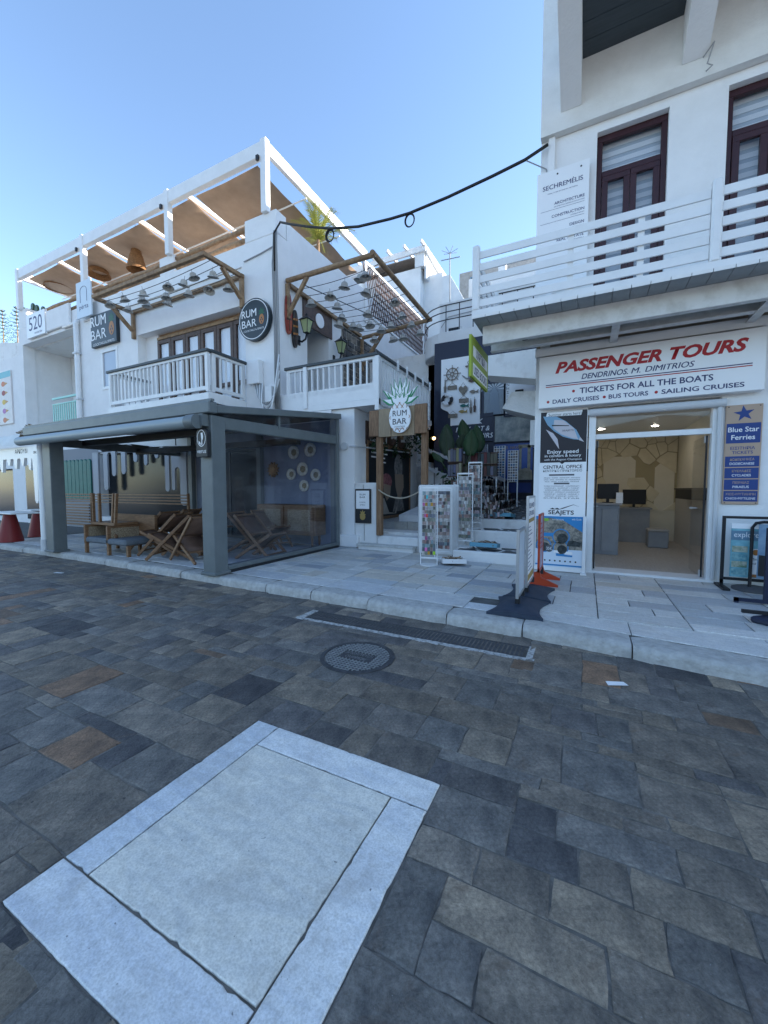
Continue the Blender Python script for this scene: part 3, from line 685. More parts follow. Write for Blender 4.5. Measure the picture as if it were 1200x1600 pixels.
MB().bar((-13.1, 7.94, 7.13), (-8.2, 7.94, 7.13), .1, .1).build('wall_beam', M_wood, f1, bevel=.01)
for x in (-8.26, -13.0):
    MB().bar((x, 6.83, 7.11), (x, 7.88, 7.13), .1, .1).build('arm', M_wood, f1, bevel=.01)
    MB().bar((x, 7.94, 7.07), (x, 7.94, 6.3), .1, .1).build('wall_post', M_wood, f1, bevel=.01); MB().bar((x, 7.3, 7.06), (x, 7.9, 6.55), .09, .09).build('strut', M_wood, f1)
for i in range(4):
    y = 7.0+i*.24; MB().tube(sag((-12.95, y, 7.06), (-8.3, y, 7.08), .1), .008, 5).build('wire', M_wire, f1)
for i, (u, v, y) in enumerate(sorted(((333,428,7.2),(303,430,7.1),(287,441,6.95),(263,445,7.1),(357,448,7.6),(327,450,7.4),(295,457,7.3),(224,457,7.0),(223,466,7.25),(260,461,7.3),(262,471,7.5),(195,465,7.1),(172,473,7.1),(230,474,7.5),(200,481,7.4)))):
    hat(onY(u, v+4, y), hat_label(i, 15, 'over the front balcony'), 'hat lamps over the front balcony', .72, R.uniform(-.5, .3), R.uniform(0, 6))
f2 = thing('timber_hat_frame', 'timber frame strung with hat lamps over the alley corner balcony', 'frame', (-5.8, 10.2, 6.85))
MB().tube([(-7.05, 8.32, 6.9), (-4.45, 8.32, 6.9)], .065, 10).build('front_beam', M_wood, f2, smooth=40); MB().tube([(-4.5, 8.25, 6.92), (-4.62, 12.3, 6.95)], .065, 10).build('side_beam', M_wood, f2, smooth=40)
MB().bar((-7.04, 8.4, 6.83), (-7.04, 12.1, 6.78), .1, .1).build('wall_beam', M_wood, f2, bevel=.01); MB().tube([(-7.0, 12.15, 6.72), (-4.5, 12.2, 6.9)], .065, 10).build('back_beam', M_wood, f2, smooth=40)
MB().bar((-7.04, 8.33, 6.83), (-7.04, 8.33, 5.95), .09, .09).build('wall_post', M_wood, f2, bevel=.01); MB().bar((-7.02, 8.33, 6.05), (-6.4, 8.33, 6.87), .08, .08).build('strut', M_wood, f2)
MB().bar((-7.02, 12.15, 6.68), (-7.02, 12.15, 5.6), .1, .1).build('wall_post', M_wood, f2, bevel=.01); MB().bar((-6.98, 12.15, 5.8), (-6.2, 12.16, 6.78), .09, .09).build('strut', M_wood, f2)
for i in range(9):
    y = 8.65+i*.4; MB().tube(sag((-7.0, y, 6.82), (-4.54, y+.05, 6.9), .09), .008, 5).build('wire', M_wire, f2)
MB().tube([(-6.6, 8.4, 6.75), (-5.6, 12.2, 6.8)], .012, 5).build('wire', M_wire, f2)
for i, (u, v, y) in enumerate(sorted(((571,429,8.9),(562,433,9.2),(538,445,9.0),(572,455,9.5),(516,460,8.9),(486,472,9.0),(527,477,9.5),(617,469,10.4),(628,491,11.2),(575,488,10.2),(534,494,10.0),(530,505,9.8),(561,510,10.6),(578,505,10.6),(643,505,11.6),(656,518,11.7),(611,506,11.3),(596,513,11.2),(630,525,11.8),(614,528,11.9),(585,528,11.6),(552,508,10.4)))):
    hat(onY(u, v+4, y), hat_label(i, 22, 'over the alley balcony'), 'hat lamps over the alley balcony', .78, R.uniform(-.25, .2), R.uniform(0, 6))
# ------------------------------------------------------------------ signs of the bar
M_signbk = mat('sign_dark', (.018, .028, .036), .4); M_lime = mat('ink_green', (.02, .10, .05), .5); M_orng = mat('ink_orange', (.42, .17, .05), .5)
def star_poly(c, pts): return [(c[0]+x, c[1]+z) for x, z in pts]
def disc(c, rx, rz, n=28): return [(c[0]+rx*cos(2*pi*i/n), c[1]+rz*sin(2*pi*i/n)) for i in range(n)]
def plate(parent, poly, y, m, name='print', th=.002):
    return MB().prism(poly, y, y+th, 'y').build(name, m, parent)
def crown(c, w, h, k=5):
    P = []
    for i in range(2*k+1):
        a = pi*(i/(2*k)); r = 1.0 if i % 2 == 0 else .55
        P.append((c[0]-w*cos(a)*r, c[1]+h*sin(a)*r*(1 if i % 2 == 0 else 1)))
    return [(c[0]-w*.3, c[1]-.02)]+P+[(c[0]+w*.3, c[1]-.02)]
def rumlogo(parent, cx, cz, s, y, tx=M_wink, pine=True):
    k = .36 if pine else .5
    text(parent, 'RUM', (cx-.16*s*(1 if pine else 0), y, cz+.16*s), .2*s, tx, width=.52*s*(1 if pine else 1.1), bold=.012)
    text(parent, 'BAR', (cx-.16*s*(1 if pine else 0), y, cz-.1*s), .2*s, tx, width=.52*s*(1 if pine else 1.1))
    text(parent, 'COCKTAILS & SPIRITS', (cx, y, cz-.29*s), .05*s, tx, width=.72*s)
    if pine:
        plate(parent, disc((cx+.28*s, cz-.06*s), .085*s, .13*s, 16), y, M_orng, 'pineapple_print'); plate(parent, crown((cx+.28*s, cz+.08*s), .12*s, .18*s), y, M_lime, 'pineapple_print')
        for dx, dz in ((-.03, -.02), (.03, -.02), (0, .03), (0, -.08)): plate(parent, [(cx+(.28+dx)*s+a*s, cz+(-.06+dz)*s+b*s) for a, b in ((-.022, 0), (0, -.03), (.022, 0), (0, .03))], y-.001, M_signbk, 'pineapple_print', .0008)
t = thing('bar_sign', 'dark rectangular bar sign with white lettering on the front wall', 'sign', (-14.56, 7.9, 6.35))
B(-15.3, -13.82, 7.88, 7.997, 6.36, 7.42).build('panel', M_signbk, t, bevel=.006); rumlogo(t, -14.56, 6.93, 1.72, 7.8765)
t = thing('round_bar_sign', 'round dark bar sign with white ring and lettering at the building corner', 'sign', (-7.78, 7.9, 5.4))
def diskobj(c, r, y0, y1, n=48): return MB().prism(disc(c, r, r, n), y0, y1, 'y')
diskobj((-7.78, 5.9), .53, 7.86, 7.99).build('panel', M_signbk, t, smooth=40)
rg = MB(); n_ = 48
for i in range(n_):
    a, b = 2*pi*i/n_, 2*pi*(i+1)/n_; f = lambda r, q: (-7.78+r*cos(q), 7.857, 5.9+r*sin(q)); rg.quad(f(.48, a), f(.50, a), f(.50, b), f(.48, b))
rg.build('ring', M_wink, t); rumlogo(t, -7.78, 5.92, .98, 7.8575)
t = thing('hotel_sign', 'white board with dark number 520 on the far parapet', 'sign', (-19, 7.9, 7.4))
B(-19.75, -18.35, 7.88, 7.97, 7.42, 8.3).build('panel', M_board, t); text(t, '520', (-19.05, 7.877, 7.93), .52, M_blueink, width=1.0); text(t, 'cocktail bar', (-18.85, 7.877, 7.55), .09, M_blueink, width=.6)
B(-18.3, -16.7, 7.9, 7.99, 7.45, 8.2).build('parapet_box', M_plaster, bar, bevel=.02)
t = thing('hanging_sign', 'pale upright sign with thin arch logo hung on a pergola post', 'sign', (-15.6, 7.85, 7.5))
B(-15.95, -15.05, 7.80, 7.84, 7.42, 8.62).build('panel', mat('pale_board', (.62, .70, .76), .5), t); text(t, 'pèrta', (-15.5, 7.797, 7.78), .16, M_blueink, width=.55)
MB().tube([(-15.7, 7.797, 7.92), (-15.7, 7.797, 8.3)]+[(-15.5-.2*cos(pi*i/8), 7.797, 8.3+.14*sin(pi*i/8)) for i in range(1, 8)]+[(-15.3, 7.797, 8.3), (-15.3, 7.797, 7.92)], .007, 5).build('arch_mark', M_blueink, t)
# downpipe, cables, boxes at the corner
t = thing('downpipe', 'white downpipe on the front wall beside the loggia', 'pipe', (-16.2, 7.9, 4)); MB().tube([(-16.25, 7.9, 4.0), (-16.25, 7.9, 7.35), (-16.25, 7.99, 7.5)], .085, 10).build('pipe', M_white, t, smooth=40); MB().tube([(-17.2, 7.95, 7.42), (-16.3, 7.9, 7.4)], .05, 8).build('elbow', M_white, t, smooth=40)
for z in (4.7, 6.3): B(-16.36, -16.14, 7.8, 7.99, z, z+.06).build('clip', M_pvc, t)
t = thing('meter_boxes', 'white electric boxes with looped grey cables on the building corner', 'electric box', (-7.7, 7.9, 4.2))
B(-8.0, -7.6, 7.82, 7.995, 4.25, 4.86).build('box', M_white, t, bevel=.015); B(-7.45, -7.22, 7.86, 7.995, 3.75, 4.15).build('box', M_white, t, bevel=.01)
for i in range(7): MB().tube([(-7.85+i*.05, 7.9, 4.25)]+[(lerp(-7.85+i*.05, -6.98, k), 7.88-.02*i, 4.1-(.35+.07*i)*sin(pi*k)) for k in (.15, .3, .5, .7, .85)]+[(-6.98, 7.9, 4.3+.1*i)], .016, 6).build('cable_loop', M_cable if i % 2 else M_white, t, smooth=True)
for i in range(4): MB().tube([(-7.19+i*.05, 7.97, 3.5), (-7.19+i*.05+R.uniform(-.01, .01), 7.97, 5.5), (-7.22+i*.05, 7.97, 7.2+.15*i), (-7.16+.03*i, 7.98, 8.0)], .017, 6).build('cable', M_cable, t, smooth=True)
MB().tube([(-8.2, 7.975, 7.5), (-7.6, 7.975, 7.56), (-7.2, 7.97, 7.62)], .015, 6).build('cable', M_cable, t)
# lanterns and surfboards on the side wall
def lantern(u, v, lab):
    p = onX(u, v, SX+.28); t = thing('wall_lantern', lab, 'lamp', p, 'black wall lanterns')
    gl = mat('lantern_glass', (.40, .46, .24), .25, spec=.6)
    def frus(z0, r0, z1, r1): return MB().lathe([(r0, z0), (r1, z1)], p, 4, cap=True).xf(Matrix.Translation(p) @ Matrix.Rotation(pi/4, 4, 'Z') @ Matrix.Translation(-p))
    frus(-.17, .085, .15, .165).build('glass', gl, t); frus(.155, .22, .27, .05).build('cap', M_dark, t); frus(-.2, .05, -.17, .11).build('base', M_dark, t); MB().lathe([(.03, .27), (.035, .3), (.001, .36)], p, 8).build('finial', M_dark, t)
    for sx in (-1, 1):
        for sy in (-1, 1): MB().bar(p+Vector((sx*.06, sy*.06, -.17)), p+Vector((sx*.12, sy*.12, .15)), .018).build('bar', M_dark, t)
    w_ = Vector((SX+.02, p.y, p.z-.33)); MB().tube([w_, w_+Vector((.1, 0, -.05)), w_+Vector((.22, 0, 0)), p+Vector((0, 0, -.2))], .025, 8).build('arm', M_dark, t, smooth=True); B(SX, SX+.03, p.y-.05, p.y+.05, p.z-.45, p.z-.2).build('wall_plate', M_dark, t)
lantern(479, 510, 'black wall lantern with green glass left of the porch recess'); lantern(533, 543, 'black wall lantern with green glass right of the porch recess')
def surf(u, v, h, c, lab):
    p = onX(u, v, SX+.05); t = thing('surfboard', lab, 'surfboard', p); n_ = 20
    out = lambda s: [(p.y+s*.14*h/1.2*sin(pi*i/n_)**.7*(1 if i < n_ else 1), p.z+h/2*cos(pi*i/n_)) for i in range(n_+1)]
    poly = out(1)+out(-1)[::-1][1:-1]; MB().prism(poly, SX+.02, SX+.07, 'x').build('board', mat('board_'+c[0], c[1], .35, c[2], 3, contrast=(.45, .5)), t)
    MB().tube([(SX+.073, p.y, p.z-h*.42), (SX+.073, p.y, p.z+h*.42)], .01, 5).build('stringer', M_dwood, t)
    for k in (-.18, .02, .2): MB().prism([(p.y-.1, p.z+k*h), (p.y+.1, p.z+k*h+.04), (p.y+.1, p.z+k*h+.09), (p.y-.1, p.z+k*h+.05)], SX+.072, SX+.078, 'x').build('stripe', M_orng if c[0] == 'black' else M_dwood, t)
surf(451, 490, 1.05, ('red', (.25, .03, .02), (.33, .08, .05)), 'red patterned surfboard beside the strut on the side wall'); surf(461, 514, .98, ('black', (.02, .018, .018), (.06, .05, .045)), 'black and orange surfboard beside the lantern on the side wall')
# ================================================================== marquee in front of the bar
mq = thing('marquee', 'grey metal framed dining marquee with clear side sheet in front of the bar', 'marquee', (-8, 6, .13))
ZP = pav_h
B(-5.47, -5.2, 4.33, 4.60, ZP, 2.66).build('post', M_steel, mq, bevel=.012)
B(-5.5, -5.17, 4.30, 4.63, ZP, ZP+.05).build('post_foot', M_steel, mq, bevel=.01)
B(-10.62, -10.3, 4.40, 4.66, ZP, 2.62).build('post', M_steel, mq, bevel=.012)
B(-10.66, -10.26, 4.37, 4.69, ZP, ZP+.04).build('post_foot', M_steel, mq, bevel=.01)
B(-5.42, -5.24, 7.86, 7.97, ZP, 3.2).build('wall_post', M_steel, mq)
B(-11.1, -5.16, 4.26, 4.42, 2.68, 2.86).build('front_fascia', M_steel, mq, bevel=.015)
B(-11.1, -5.16, 4.30, 4.36, 2.865, 2.90).build('roof_flashing', M_steel, mq)
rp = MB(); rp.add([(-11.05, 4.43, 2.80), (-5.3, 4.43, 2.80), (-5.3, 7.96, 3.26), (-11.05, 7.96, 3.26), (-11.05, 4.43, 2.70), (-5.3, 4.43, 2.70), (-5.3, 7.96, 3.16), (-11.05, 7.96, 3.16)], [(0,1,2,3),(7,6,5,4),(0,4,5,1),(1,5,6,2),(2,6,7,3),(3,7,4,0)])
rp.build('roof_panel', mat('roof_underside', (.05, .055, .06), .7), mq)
MB().bar((-5.22, 4.42, 2.76), (-5.22, 7.97, 3.22), .1, .12).build('side_fascia', M_steel, mq, bevel=.01)
MB().bar((-5.30, 4.61, 2.57), (-5.30, 7.85, 2.66), .13, .2).build('side_beam', M_steel, mq, bevel=.015)
for y in (5.9,): MB().bar((-5.25, y, 2.66), (-5.25, y, 2.95), .05).build('strut', M_steel, mq)
MB().add([(-5.25, 4.62, 2.68), (-5.25, 7.85, 2.76), (-5.25, 7.85, 3.14), (-5.25, 4.62, 2.72)], [(0,1,2,3)]).build('gable_pane', M_plastic, mq)
MB().quad((-5.28, 4.61, .25), (-5.28, 7.86, .25), (-5.28, 7.86, 2.56), (-5.28, 4.61, 2.47)).build('side_sheet', M_plastic, mq)
B(-5.34, -5.22, 4.61, 7.86, ZP+.02, .25).build('bottom_rail', M_steel, mq, bevel=.01); B(-5.215, -5.20, 4.63, 7.86, ZP, ZP+.05).build('rubber_seal', M_dark, mq)
MB().tube([(-11.0, 4.16, 2.54), (-5.5, 4.16, 2.54)], .095, 16).build('awning_roll', mat('awning_roll', (.26, .31, .33), .45), mq, smooth=40)
MB().tube([(-5.5, 4.16, 2.54), (-5.3, 4.16, 2.54)], .11, 16).build('roll_bracket', M_steel, mq, smooth=40); B(-5.45, -5.25, 4.2, 4.32, 2.48, 2.66).build('roll_bracket', M_steel, mq)
for y, z in ((5.3, 2.55), (6.6, 2.45)): B(-10.9, -5.4, y, y+.14, z, z+.13).build('cross_beam', M_dark, mq)
B(-11.0, -10.85, 4.5, 7.9, 2.5, 2.68).build('side_beam', M_steel, mq)
for x in (-9.3, -7.8, -6.4): MB().tube([(x, 6.65, 2.62), (x, 6.65, 3.0)], .012, 6).build('hanger', M_dark, mq)
B(-7.75, -7.62, 7.84, 7.97, ZP, 3.1).build('wall_post', M_steel, mq); B(-10.45, -10.3, 7.84, 7.97, ZP, 3.1).build('wall_post', M_steel, mq)
t = thing('downpipe', 'white downpipe standing beside the left marquee post', 'pipe', (-10.78, 4.42, ZP)); MB().tube([(-10.78, 4.44, ZP+.25), (-10.78, 4.44, 2.55), (-10.85, 4.5, 2.7)], .065, 12).build('pipe', M_white, t, smooth=40); MB().tube([(-10.78, 4.44, ZP), (-10.78, 4.44, ZP+.26)], .075, 12).build('shoe', M_pvc, t, smooth=40)
# brand sign on the post
t = thing('post_sign', 'small black oval-topped sign with white portrait emblem on the marquee corner post', 'sign', (-5.4, 4.24, 2.1))
c = onY(317, 692, 4.26); x0 = c.x; z0 = c.z
poly = [(x0-.125, z0-.22), (x0+.125, z0-.22)]+[(x0+.125*cos(pi*i/10), z0+.13+.1*sin(pi*i/10)) for i in range(11)]
MB().prism(poly, 4.235, 4.295, 'y').build('panel', M_dark, t, bevel=.006)
rg = MB()
for i in range(32):
    a, b = 2*pi*i/32, 2*pi*(i+1)/32; f = lambda r, q: (x0+.095*r*cos(q), 4.233, z0+.07+.13*r*sin(q)); rg.quad(f(.9, a), f(1, a), f(1, b), f(.9, b))
rg.build('ring', M_wink, t); plate(t, [(x0-.01, z0+.15), (x0+.03, z0+.155), (x0+.042, z0+.1), (x0+.036, z0+.06), (x0+.02, z0+.03), (x0+.022, z0-.03), (x0, z0-.035), (x0+.006, z0+.04)], 4.231, M_wink, 'emblem'); plate(t, [(x0-.06, z0+.03), (x0-.03, z0+.01), (x0-.01, z0-.03), (x0-.045, z0-.02)], 4.231, M_wink, 'emblem')
text(t, 'verus', (x0, 4.232, z0-.125), .07, M_wink, width=.2)
# ------------------------------------------------------------------ ground floor front behind the marquee
B(-15.3, -10.4, 8.25, 8.28, .5, 2.8).build('shop_glass', M_dglass, bar)
t = thing('drip_board', 'white fascia board cut into dripping shapes over the dark shop glass', 'board', (-12.8, 7.95, 2))
def drips(x0, x1, zt, zb, n, rnd):
    P = [(x0, zt), (x0, zb(0))]; k = (x1-x0)/n
    for i in range(n):
        a = x0+i*k; low = zb(i/n); w_ = k*.42; high = min(low+rnd.uniform(.45, .9), zt-.12)
        for j in range(7): q = pi+pi*j/6; P.append((a+w_*.5+w_*.5*cos(q), low+w_*.5*sin(q)+w_*.5))
        for j in range(7): q = pi-pi*j/6; P.append((a+w_+(k-w_)*.5+(k-w_)*.5*cos(q), high-(k-w_)*.5+(k-w_)*.5*sin(q)))
    return P+[(x1, zb(1)), (x1, zt)]
rr = random.Random(3)
def dripboard(Y_, L0, L1, vtop, dr, slots):
    X_ = lambda u: onY(u, 740, Y_).x
    zz = lambda u, v: onY(u, v, Y_).z
    P = [(X_(L0), vtop)]
    for k, (u, vb, hw) in enumerate(dr):
        r = (X_(u+hw)-X_(u-hw))/2; cx0 = X_(u); zb = zz(u, vb)
        P += [(cx0+r*cos(pi+pi*a/8), zb+r*(1+sin(pi+pi*a/8))) for a in range(9)]
        if k < len(slots):
            a0 = P[-1][0]; b0 = X_(dr[k+1][0]-dr[k+1][2]); r2 = (b0-a0)/2; zt_ = zz(u, slots[k]); P += [((a0+b0)/2-r2*cos(pi*a/8), zt_-min(r2, .2)*(1-sin(pi*a/8))) for a in range(9)]
    return P+[(X_(L1), vtop)]
MB().prism(dripboard(7.95, 146, 292, 2.8, [(150.5, 783, 4), (166, 766, 3.2), (179, 744, 3), (194, 741, 3.2), (213, 722, 3), (229, 727, 2.6), (246, 716, 3), (262, 768, 3.2), (271.5, 766, 2.6), (287, 790, 5)], [704, 707, 697, 694, 699, 698, 698, 700, 730]), 7.93, 7.985, 'y').build('board', mat('drip_board_shade', (.40, .41, .43), .7), t)  # white board greyed: the shade it stands in is put into the colour
t = thing('teal_shutter', 'closed teal plank shutter with rounded tops behind the left marquee post', 'shutter', (-16.8, 7.95, 1.2))
for i in range(9):
    a = -18.1+i*.26; n_ = 6; poly = [(a, 1.15), (a+.245, 1.15), (a+.245, 2.5)]+[(a+.1225+.1225*cos(pi*j/n_), 2.5+.1*sin(pi*j/n_)) for j in range(1, n_)]+[(a, 2.5)]
    MB().prism(poly, 7.93, 7.98, 'y').build('plank', M_teal, t, bevel=.008)
    MB().prism(disc((a+.12, 1.3), .02, .02, 8), 7.92, 7.93, 'y').build('bolt', M_dark, t)
B(-18.2, -15.35, 7.985, 7.998, ZP, 3.0).build('lower_wall_shade_sheet', mat('grey_wall_shade', (.26, .27, .29), .85), bar)  # added sheet, its grey stands in for the shade behind the marquee
B(-10.28, -5.45, 7.985, 7.998, ZP, 3.15).build('lower_wall_shade_sheet', mat('blue_wall_shade', (.20, .23, .30), .85, (.25, .28, .35), 3), bar)  # added sheet too: shade on the wall given as a blue-grey colour
# dark glazed doors near the right end and wall plates
t = thing('glass_doors', 'dark glazed doors reflecting the quay behind the marquee side sheet', 'door', (-8.8, 7.96, ZP)); glazing(t, -9.9, -7.8, .16, 2.6, 7.93, M_dark, M_dglass, fw=.07, dep=.05, name='door_leaf', mull=(-8.85,))
pm = mat('plate_glaze', (.50, .48, .40), .35, (.74, .72, .64), 26, contrast=(.42, .58)); pm2 = mat('plate_print', (.10, .09, .07), .4, (.4, .33, .2), 20)
for k, (u, v, r, lab) in enumerate(((459, 707, .17, 'decorative round plate at the upper left of the six on the bar wall'), (485, 703, .175, 'decorative round plate at the upper right of the six on the bar wall'), (473, 733, .17, 'decorative round plate in the centre of the six on the bar wall'), (455.5, 741, .145, 'decorative round plate at the middle left of the six on the bar wall'), (493.5, 742, .15, 'decorative round plate at the middle right of the six on the bar wall'), (475.5, 759, .145, 'decorative round plate at the bottom of the six on the bar wall'))):
    p = onY(u, v, 7.97); t = thing('wall_plate', lab, 'plate', p, 'decorative plates on the bar wall')
    T = Matrix.Translation(p) @ Matrix.Rotation(pi/2, 4, 'X')
    MB().lathe([(.001, .0), (r*.6, .0), (r*.7, .012), (r, .025), (r*.98, .0), (r*.55, -.015), (.001, -.015)], (0, 0, 0), 24).xf(T).build('dish', pm, t, smooth=True); MB().lathe([(.001, .004), (r*.5, .003)], (0, 0, 0), 16).xf(T).build('motif', pm2, t)
# sun mask beside the plates
p = onY(427, 734, 7.96); t = thing('sun_ornament', 'small round brown ornament on the wall left of the plates', 'ornament', p)
P = [(p.x+(.2 if i % 2 else .13)*cos(2*pi*i/24), p.z+(.2 if i % 2 else .13)*sin(2*pi*i/24)) for i in range(24)]; MB().prism(P, 7.93, 7.98, 'y').build('rays', M_wood, t); MB().prism(disc((p.x, p.z), .1, .1, 14), 7.91, 7.93, 'y').build('face', M_log, t)
# sideboard with cane doors
M_cane = mat('cane_weave', (.22, .15, .09), .8, (.42, .33, .22), 60, .5, 120, contrast=(.45, .55)); M_furn = mat('furniture_wood', (.15, .075, .035), .5, (.26, .14, .07), 8, stretch=(1, 1, 5)); M_leather = mat('brown_leather', (.11, .06, .038), .6, (.18, .10, .065), 5)
t = thing('sideboard', 'brown sideboard with cane door panels against the bar wall', 'sideboard', (-6.35, 7.7, ZP))
B(-7.35, -5.55, 7.42, 7.84, .42, 1.14).build('body', M_furn, t, bevel=.012)
for a, b in ((-7.3, -6.48), (-6.42, -5.6)): 
    d = B(a, b, 7.395, 7.418, .46, 1.10).build('door', M_furn, t); B(a+.08, b-.08, 7.388, 7.394, .53, 1.03).build('cane_panel', M_cane, d)
for x in (-7.2, -5.7): 
    for y in (7.5, 7.78): MB().tube([(x, y, .42), (x, y, ZP)], [.035, .02], 8).build('leg', M_furn, t)
# folding lounge chairs
def make_chair(label, group='folding wooden chairs in the marquee'):
    t = thing('folding_chair', label, 'chair', (0, 0, 0), group)
    A0, A1 = Vector((0, -.46, 0)), Vector((0, .40, .86)); B0, B1 = Vector((0, .42, 0)), Vector((0, -.42, .50))
    for s in (-1, 1):
        e = Vector((s*.29, 0, 0)); MB().bar(A0+e, A1+e, .035, .06).build('back_leg', M_furn, t, bevel=.006); e = Vector((s*.25, 0, 0)); MB().bar(B0+e, B1+e, .035, .06).build('seat_leg', M_furn, t, bevel=.006)
    def panel(P, Q, t0, t1, w_, nm, m):
        a = P.lerp(Q, t0); b = P.lerp(Q, t1); d = (b-a); n_ = 5; mb = MB(); nrm = Vector((0, -d.z, d.y)).normalized()
        for i in range(n_+1):
            for s in (-1, 0, 1): mb.v.append(a+d*(i/n_)+Vector((s*w_, 0, 0))+nrm*(-.03*sin(pi*i/n_)-(.015 if s == 0 else 0)))
        for i in range(n_):
            for j in range(2): mb.f.append((i*3+j, i*3+j+1, i*3+j+4, i*3+j+3))
        o = mb.build(nm, m, t, smooth=True); md = o.modifiers.new('t', 'SOLIDIFY'); md.thickness = .012
    panel(A0, A1, .58, .98, .27, 'backrest', M_leather); panel(B0, B1, .38, .98, .235, 'seat', M_leather)
    for P, Q, k, w_ in ((A0, A1, .99, .29), (A0, A1, .57, .29), (B0, B1, .99, .25), (B0, B1, .36, .25), (A0, A1, .12, .29)):
        p = P.lerp(Q, k); MB().bar(p-Vector((w_, 0, 0)), p+Vector((w_, 0, 0)), .035, .03).build('crossbar', M_furn, t)
    return t
ch0 = make_chair('tmp'); first = True
def put_chair(u, v, rz, label, tilt=0.0, dz=0):
    global first
    p = onZ(u, v, ZP)
    o = ch0 if first else copy_tree(ch0)
    first = False; o['label'] = label; o.location = (p.x, p.y, ZP+.012+dz); o.rotation_euler = (tilt, 0, rz)
put_chair(277, 872, radians(-62), 'folding wooden chair nearest the street left of the marquee corner post')
put_chair(308, 876, radians(-100), 'folding wooden chair half hidden behind the marquee corner post')
put_chair(245, 858, radians(-75), 'folding wooden chair behind the one nearest the street')
put_chair(283, 848, radians(-80), 'folding wooden chair standing farthest inside the open marquee side')
put_chair(392, 862, radians(100), 'folding wooden chair closest to the corner post behind the clear sheet')
put_chair(424, 854, radians(75), 'folding wooden chair in the middle behind the clear sheet')
put_chair(462, 838, radians(80), 'folding wooden chair nearest the cane sideboard')
put_chair(408, 872, radians(95), 'folding wooden chair closest to the kerb behind the clear sheet')
put_chair(443, 846, radians(70), 'folding wooden chair between the middle one and the cane sideboard')
put_chair(262, 866, radians(-70), 'folding wooden chair second from the street in the open marquee side')
t = thing('cafe_table', 'low dark wood pedestal table between the folding chairs', 'table'); p = onZ(330, 862, ZP)
t.location = (p.x, p.y, ZP); B(p.x-.22, p.x+.22, p.y-.22, p.y+.22, ZP, ZP+.04).build('base', M_furn, t); B(p.x-.09, p.x+.09, p.y-.09, p.y+.09, ZP+.04, .66).build('column', M_furn, t); B(p.x-.34, p.x+.34, p.y-.34, p.y+.34, .66, .70).build('table_top', M_furn, t, bevel=.008)
t = thing('cafe_table', 'dark wood pedestal table behind the row of folding chairs', 'table'); p = onZ(262, 858, ZP) + Vector((0, .9, 0))
t.location = (p.x, p.y, ZP); B(p.x-.22, p.x+.22, p.y-.22, p.y+.22, ZP, ZP+.04).build('base', M_furn, t); B(p.x-.09, p.x+.09, p.y-.09, p.y+.09, ZP+.04, .66).build('column', M_furn, t); B(p.x-.34, p.x+.34, p.y-.34, p.y+.34, .66, .70).build('table_top', M_furn, t, bevel=.008)
# cane armchair with an upturned chair on it
p = onZ(178, 862, ZP); t = thing('cane_armchair', 'cane sided lounge armchair with grey cushion at the left of the marquee', 'armchair', (p.x, p.y, ZP)); X0, Y0 = p.x, p.y
for dx in (-.42, .42):
    sp_ = B(X0+dx-.03, X0+dx+.03, Y0-.36, Y0+.36, .34, .74).build('side_panel', M_furn, t, bevel=.008)
    B(X0+dx-.034, X0+dx+.034, Y0-.29, Y0+.29, .39, .69).build('cane_panel', M_cane, sp_)
    for dy in (-.32, .32): B(X0+dx-.03, X0+dx+.03, Y0+dy-.03, Y0+dy+.03, ZP, .34).build('leg', M_furn, t)
B(X0-.39, X0+1.05, Y0-.36, Y0+.36, .36, .48).build('seat_cushion', mat('grey_cushion', (.12, .14, .16), .9, (.16, .18, .2), 12), t, bevel=.03); B(X0+.98, X0+1.04, Y0-.3, Y0-.24, ZP, .36).build('leg', M_furn, t)
B(X0-.39, X0+1.0, Y0+.3, Y0+.36, .48, .95).build('backrest', M_furn, t)
t = thing('upturned_chair', 'wooden chair turned upside down on the cane armchair', 'chair', (X0, Y0, .74))
B(X0-.38, X0+.5, Y0-.25, Y0+.25, .745, .80).build('seat', M_furn, t)
for dx in (-.34, -.1, .36, .46):
    for dy in (-.2,): MB().bar((X0+dx, Y0+dy, .8), (X0+dx+(.08 if dx > 0 else 0), Y0+dy, 1.42), .05, .05).build('leg', M_furn, t)
MB().tube([(X0+.38, Y0-.2, .8), (X0+.36, Y0-.2, .6), (X0+.5, Y0-.2, .5)], .03, 8).build('backrest', M_furn, t)
t = thing('slatted_rail', 'horizontal slatted wooden rail behind the cane armchair', 'rail', (-12, 6.9, ZP))
pa = onY(96, 780, 6.6); pb = onY(292, 775, 6.6)
for i in range(4): B(pa.x, pb.x, 6.6, 6.63, 1.12+i*.075, 1.15+i*.075).build('slat', M_furn, t)
pc = onY(140, 780, 6.6)
for i in range(8): B(pa.x, pc.x, 6.57, 6.6, .42+i*.085, .465+i*.085).build('slat', M_furn, t)
for x in (pa.x+.03, pc.x-.05, pb.x-.05): B(x, x+.05, 6.63, 6.68, ZP, 1.4).build('upright', M_furn, t)
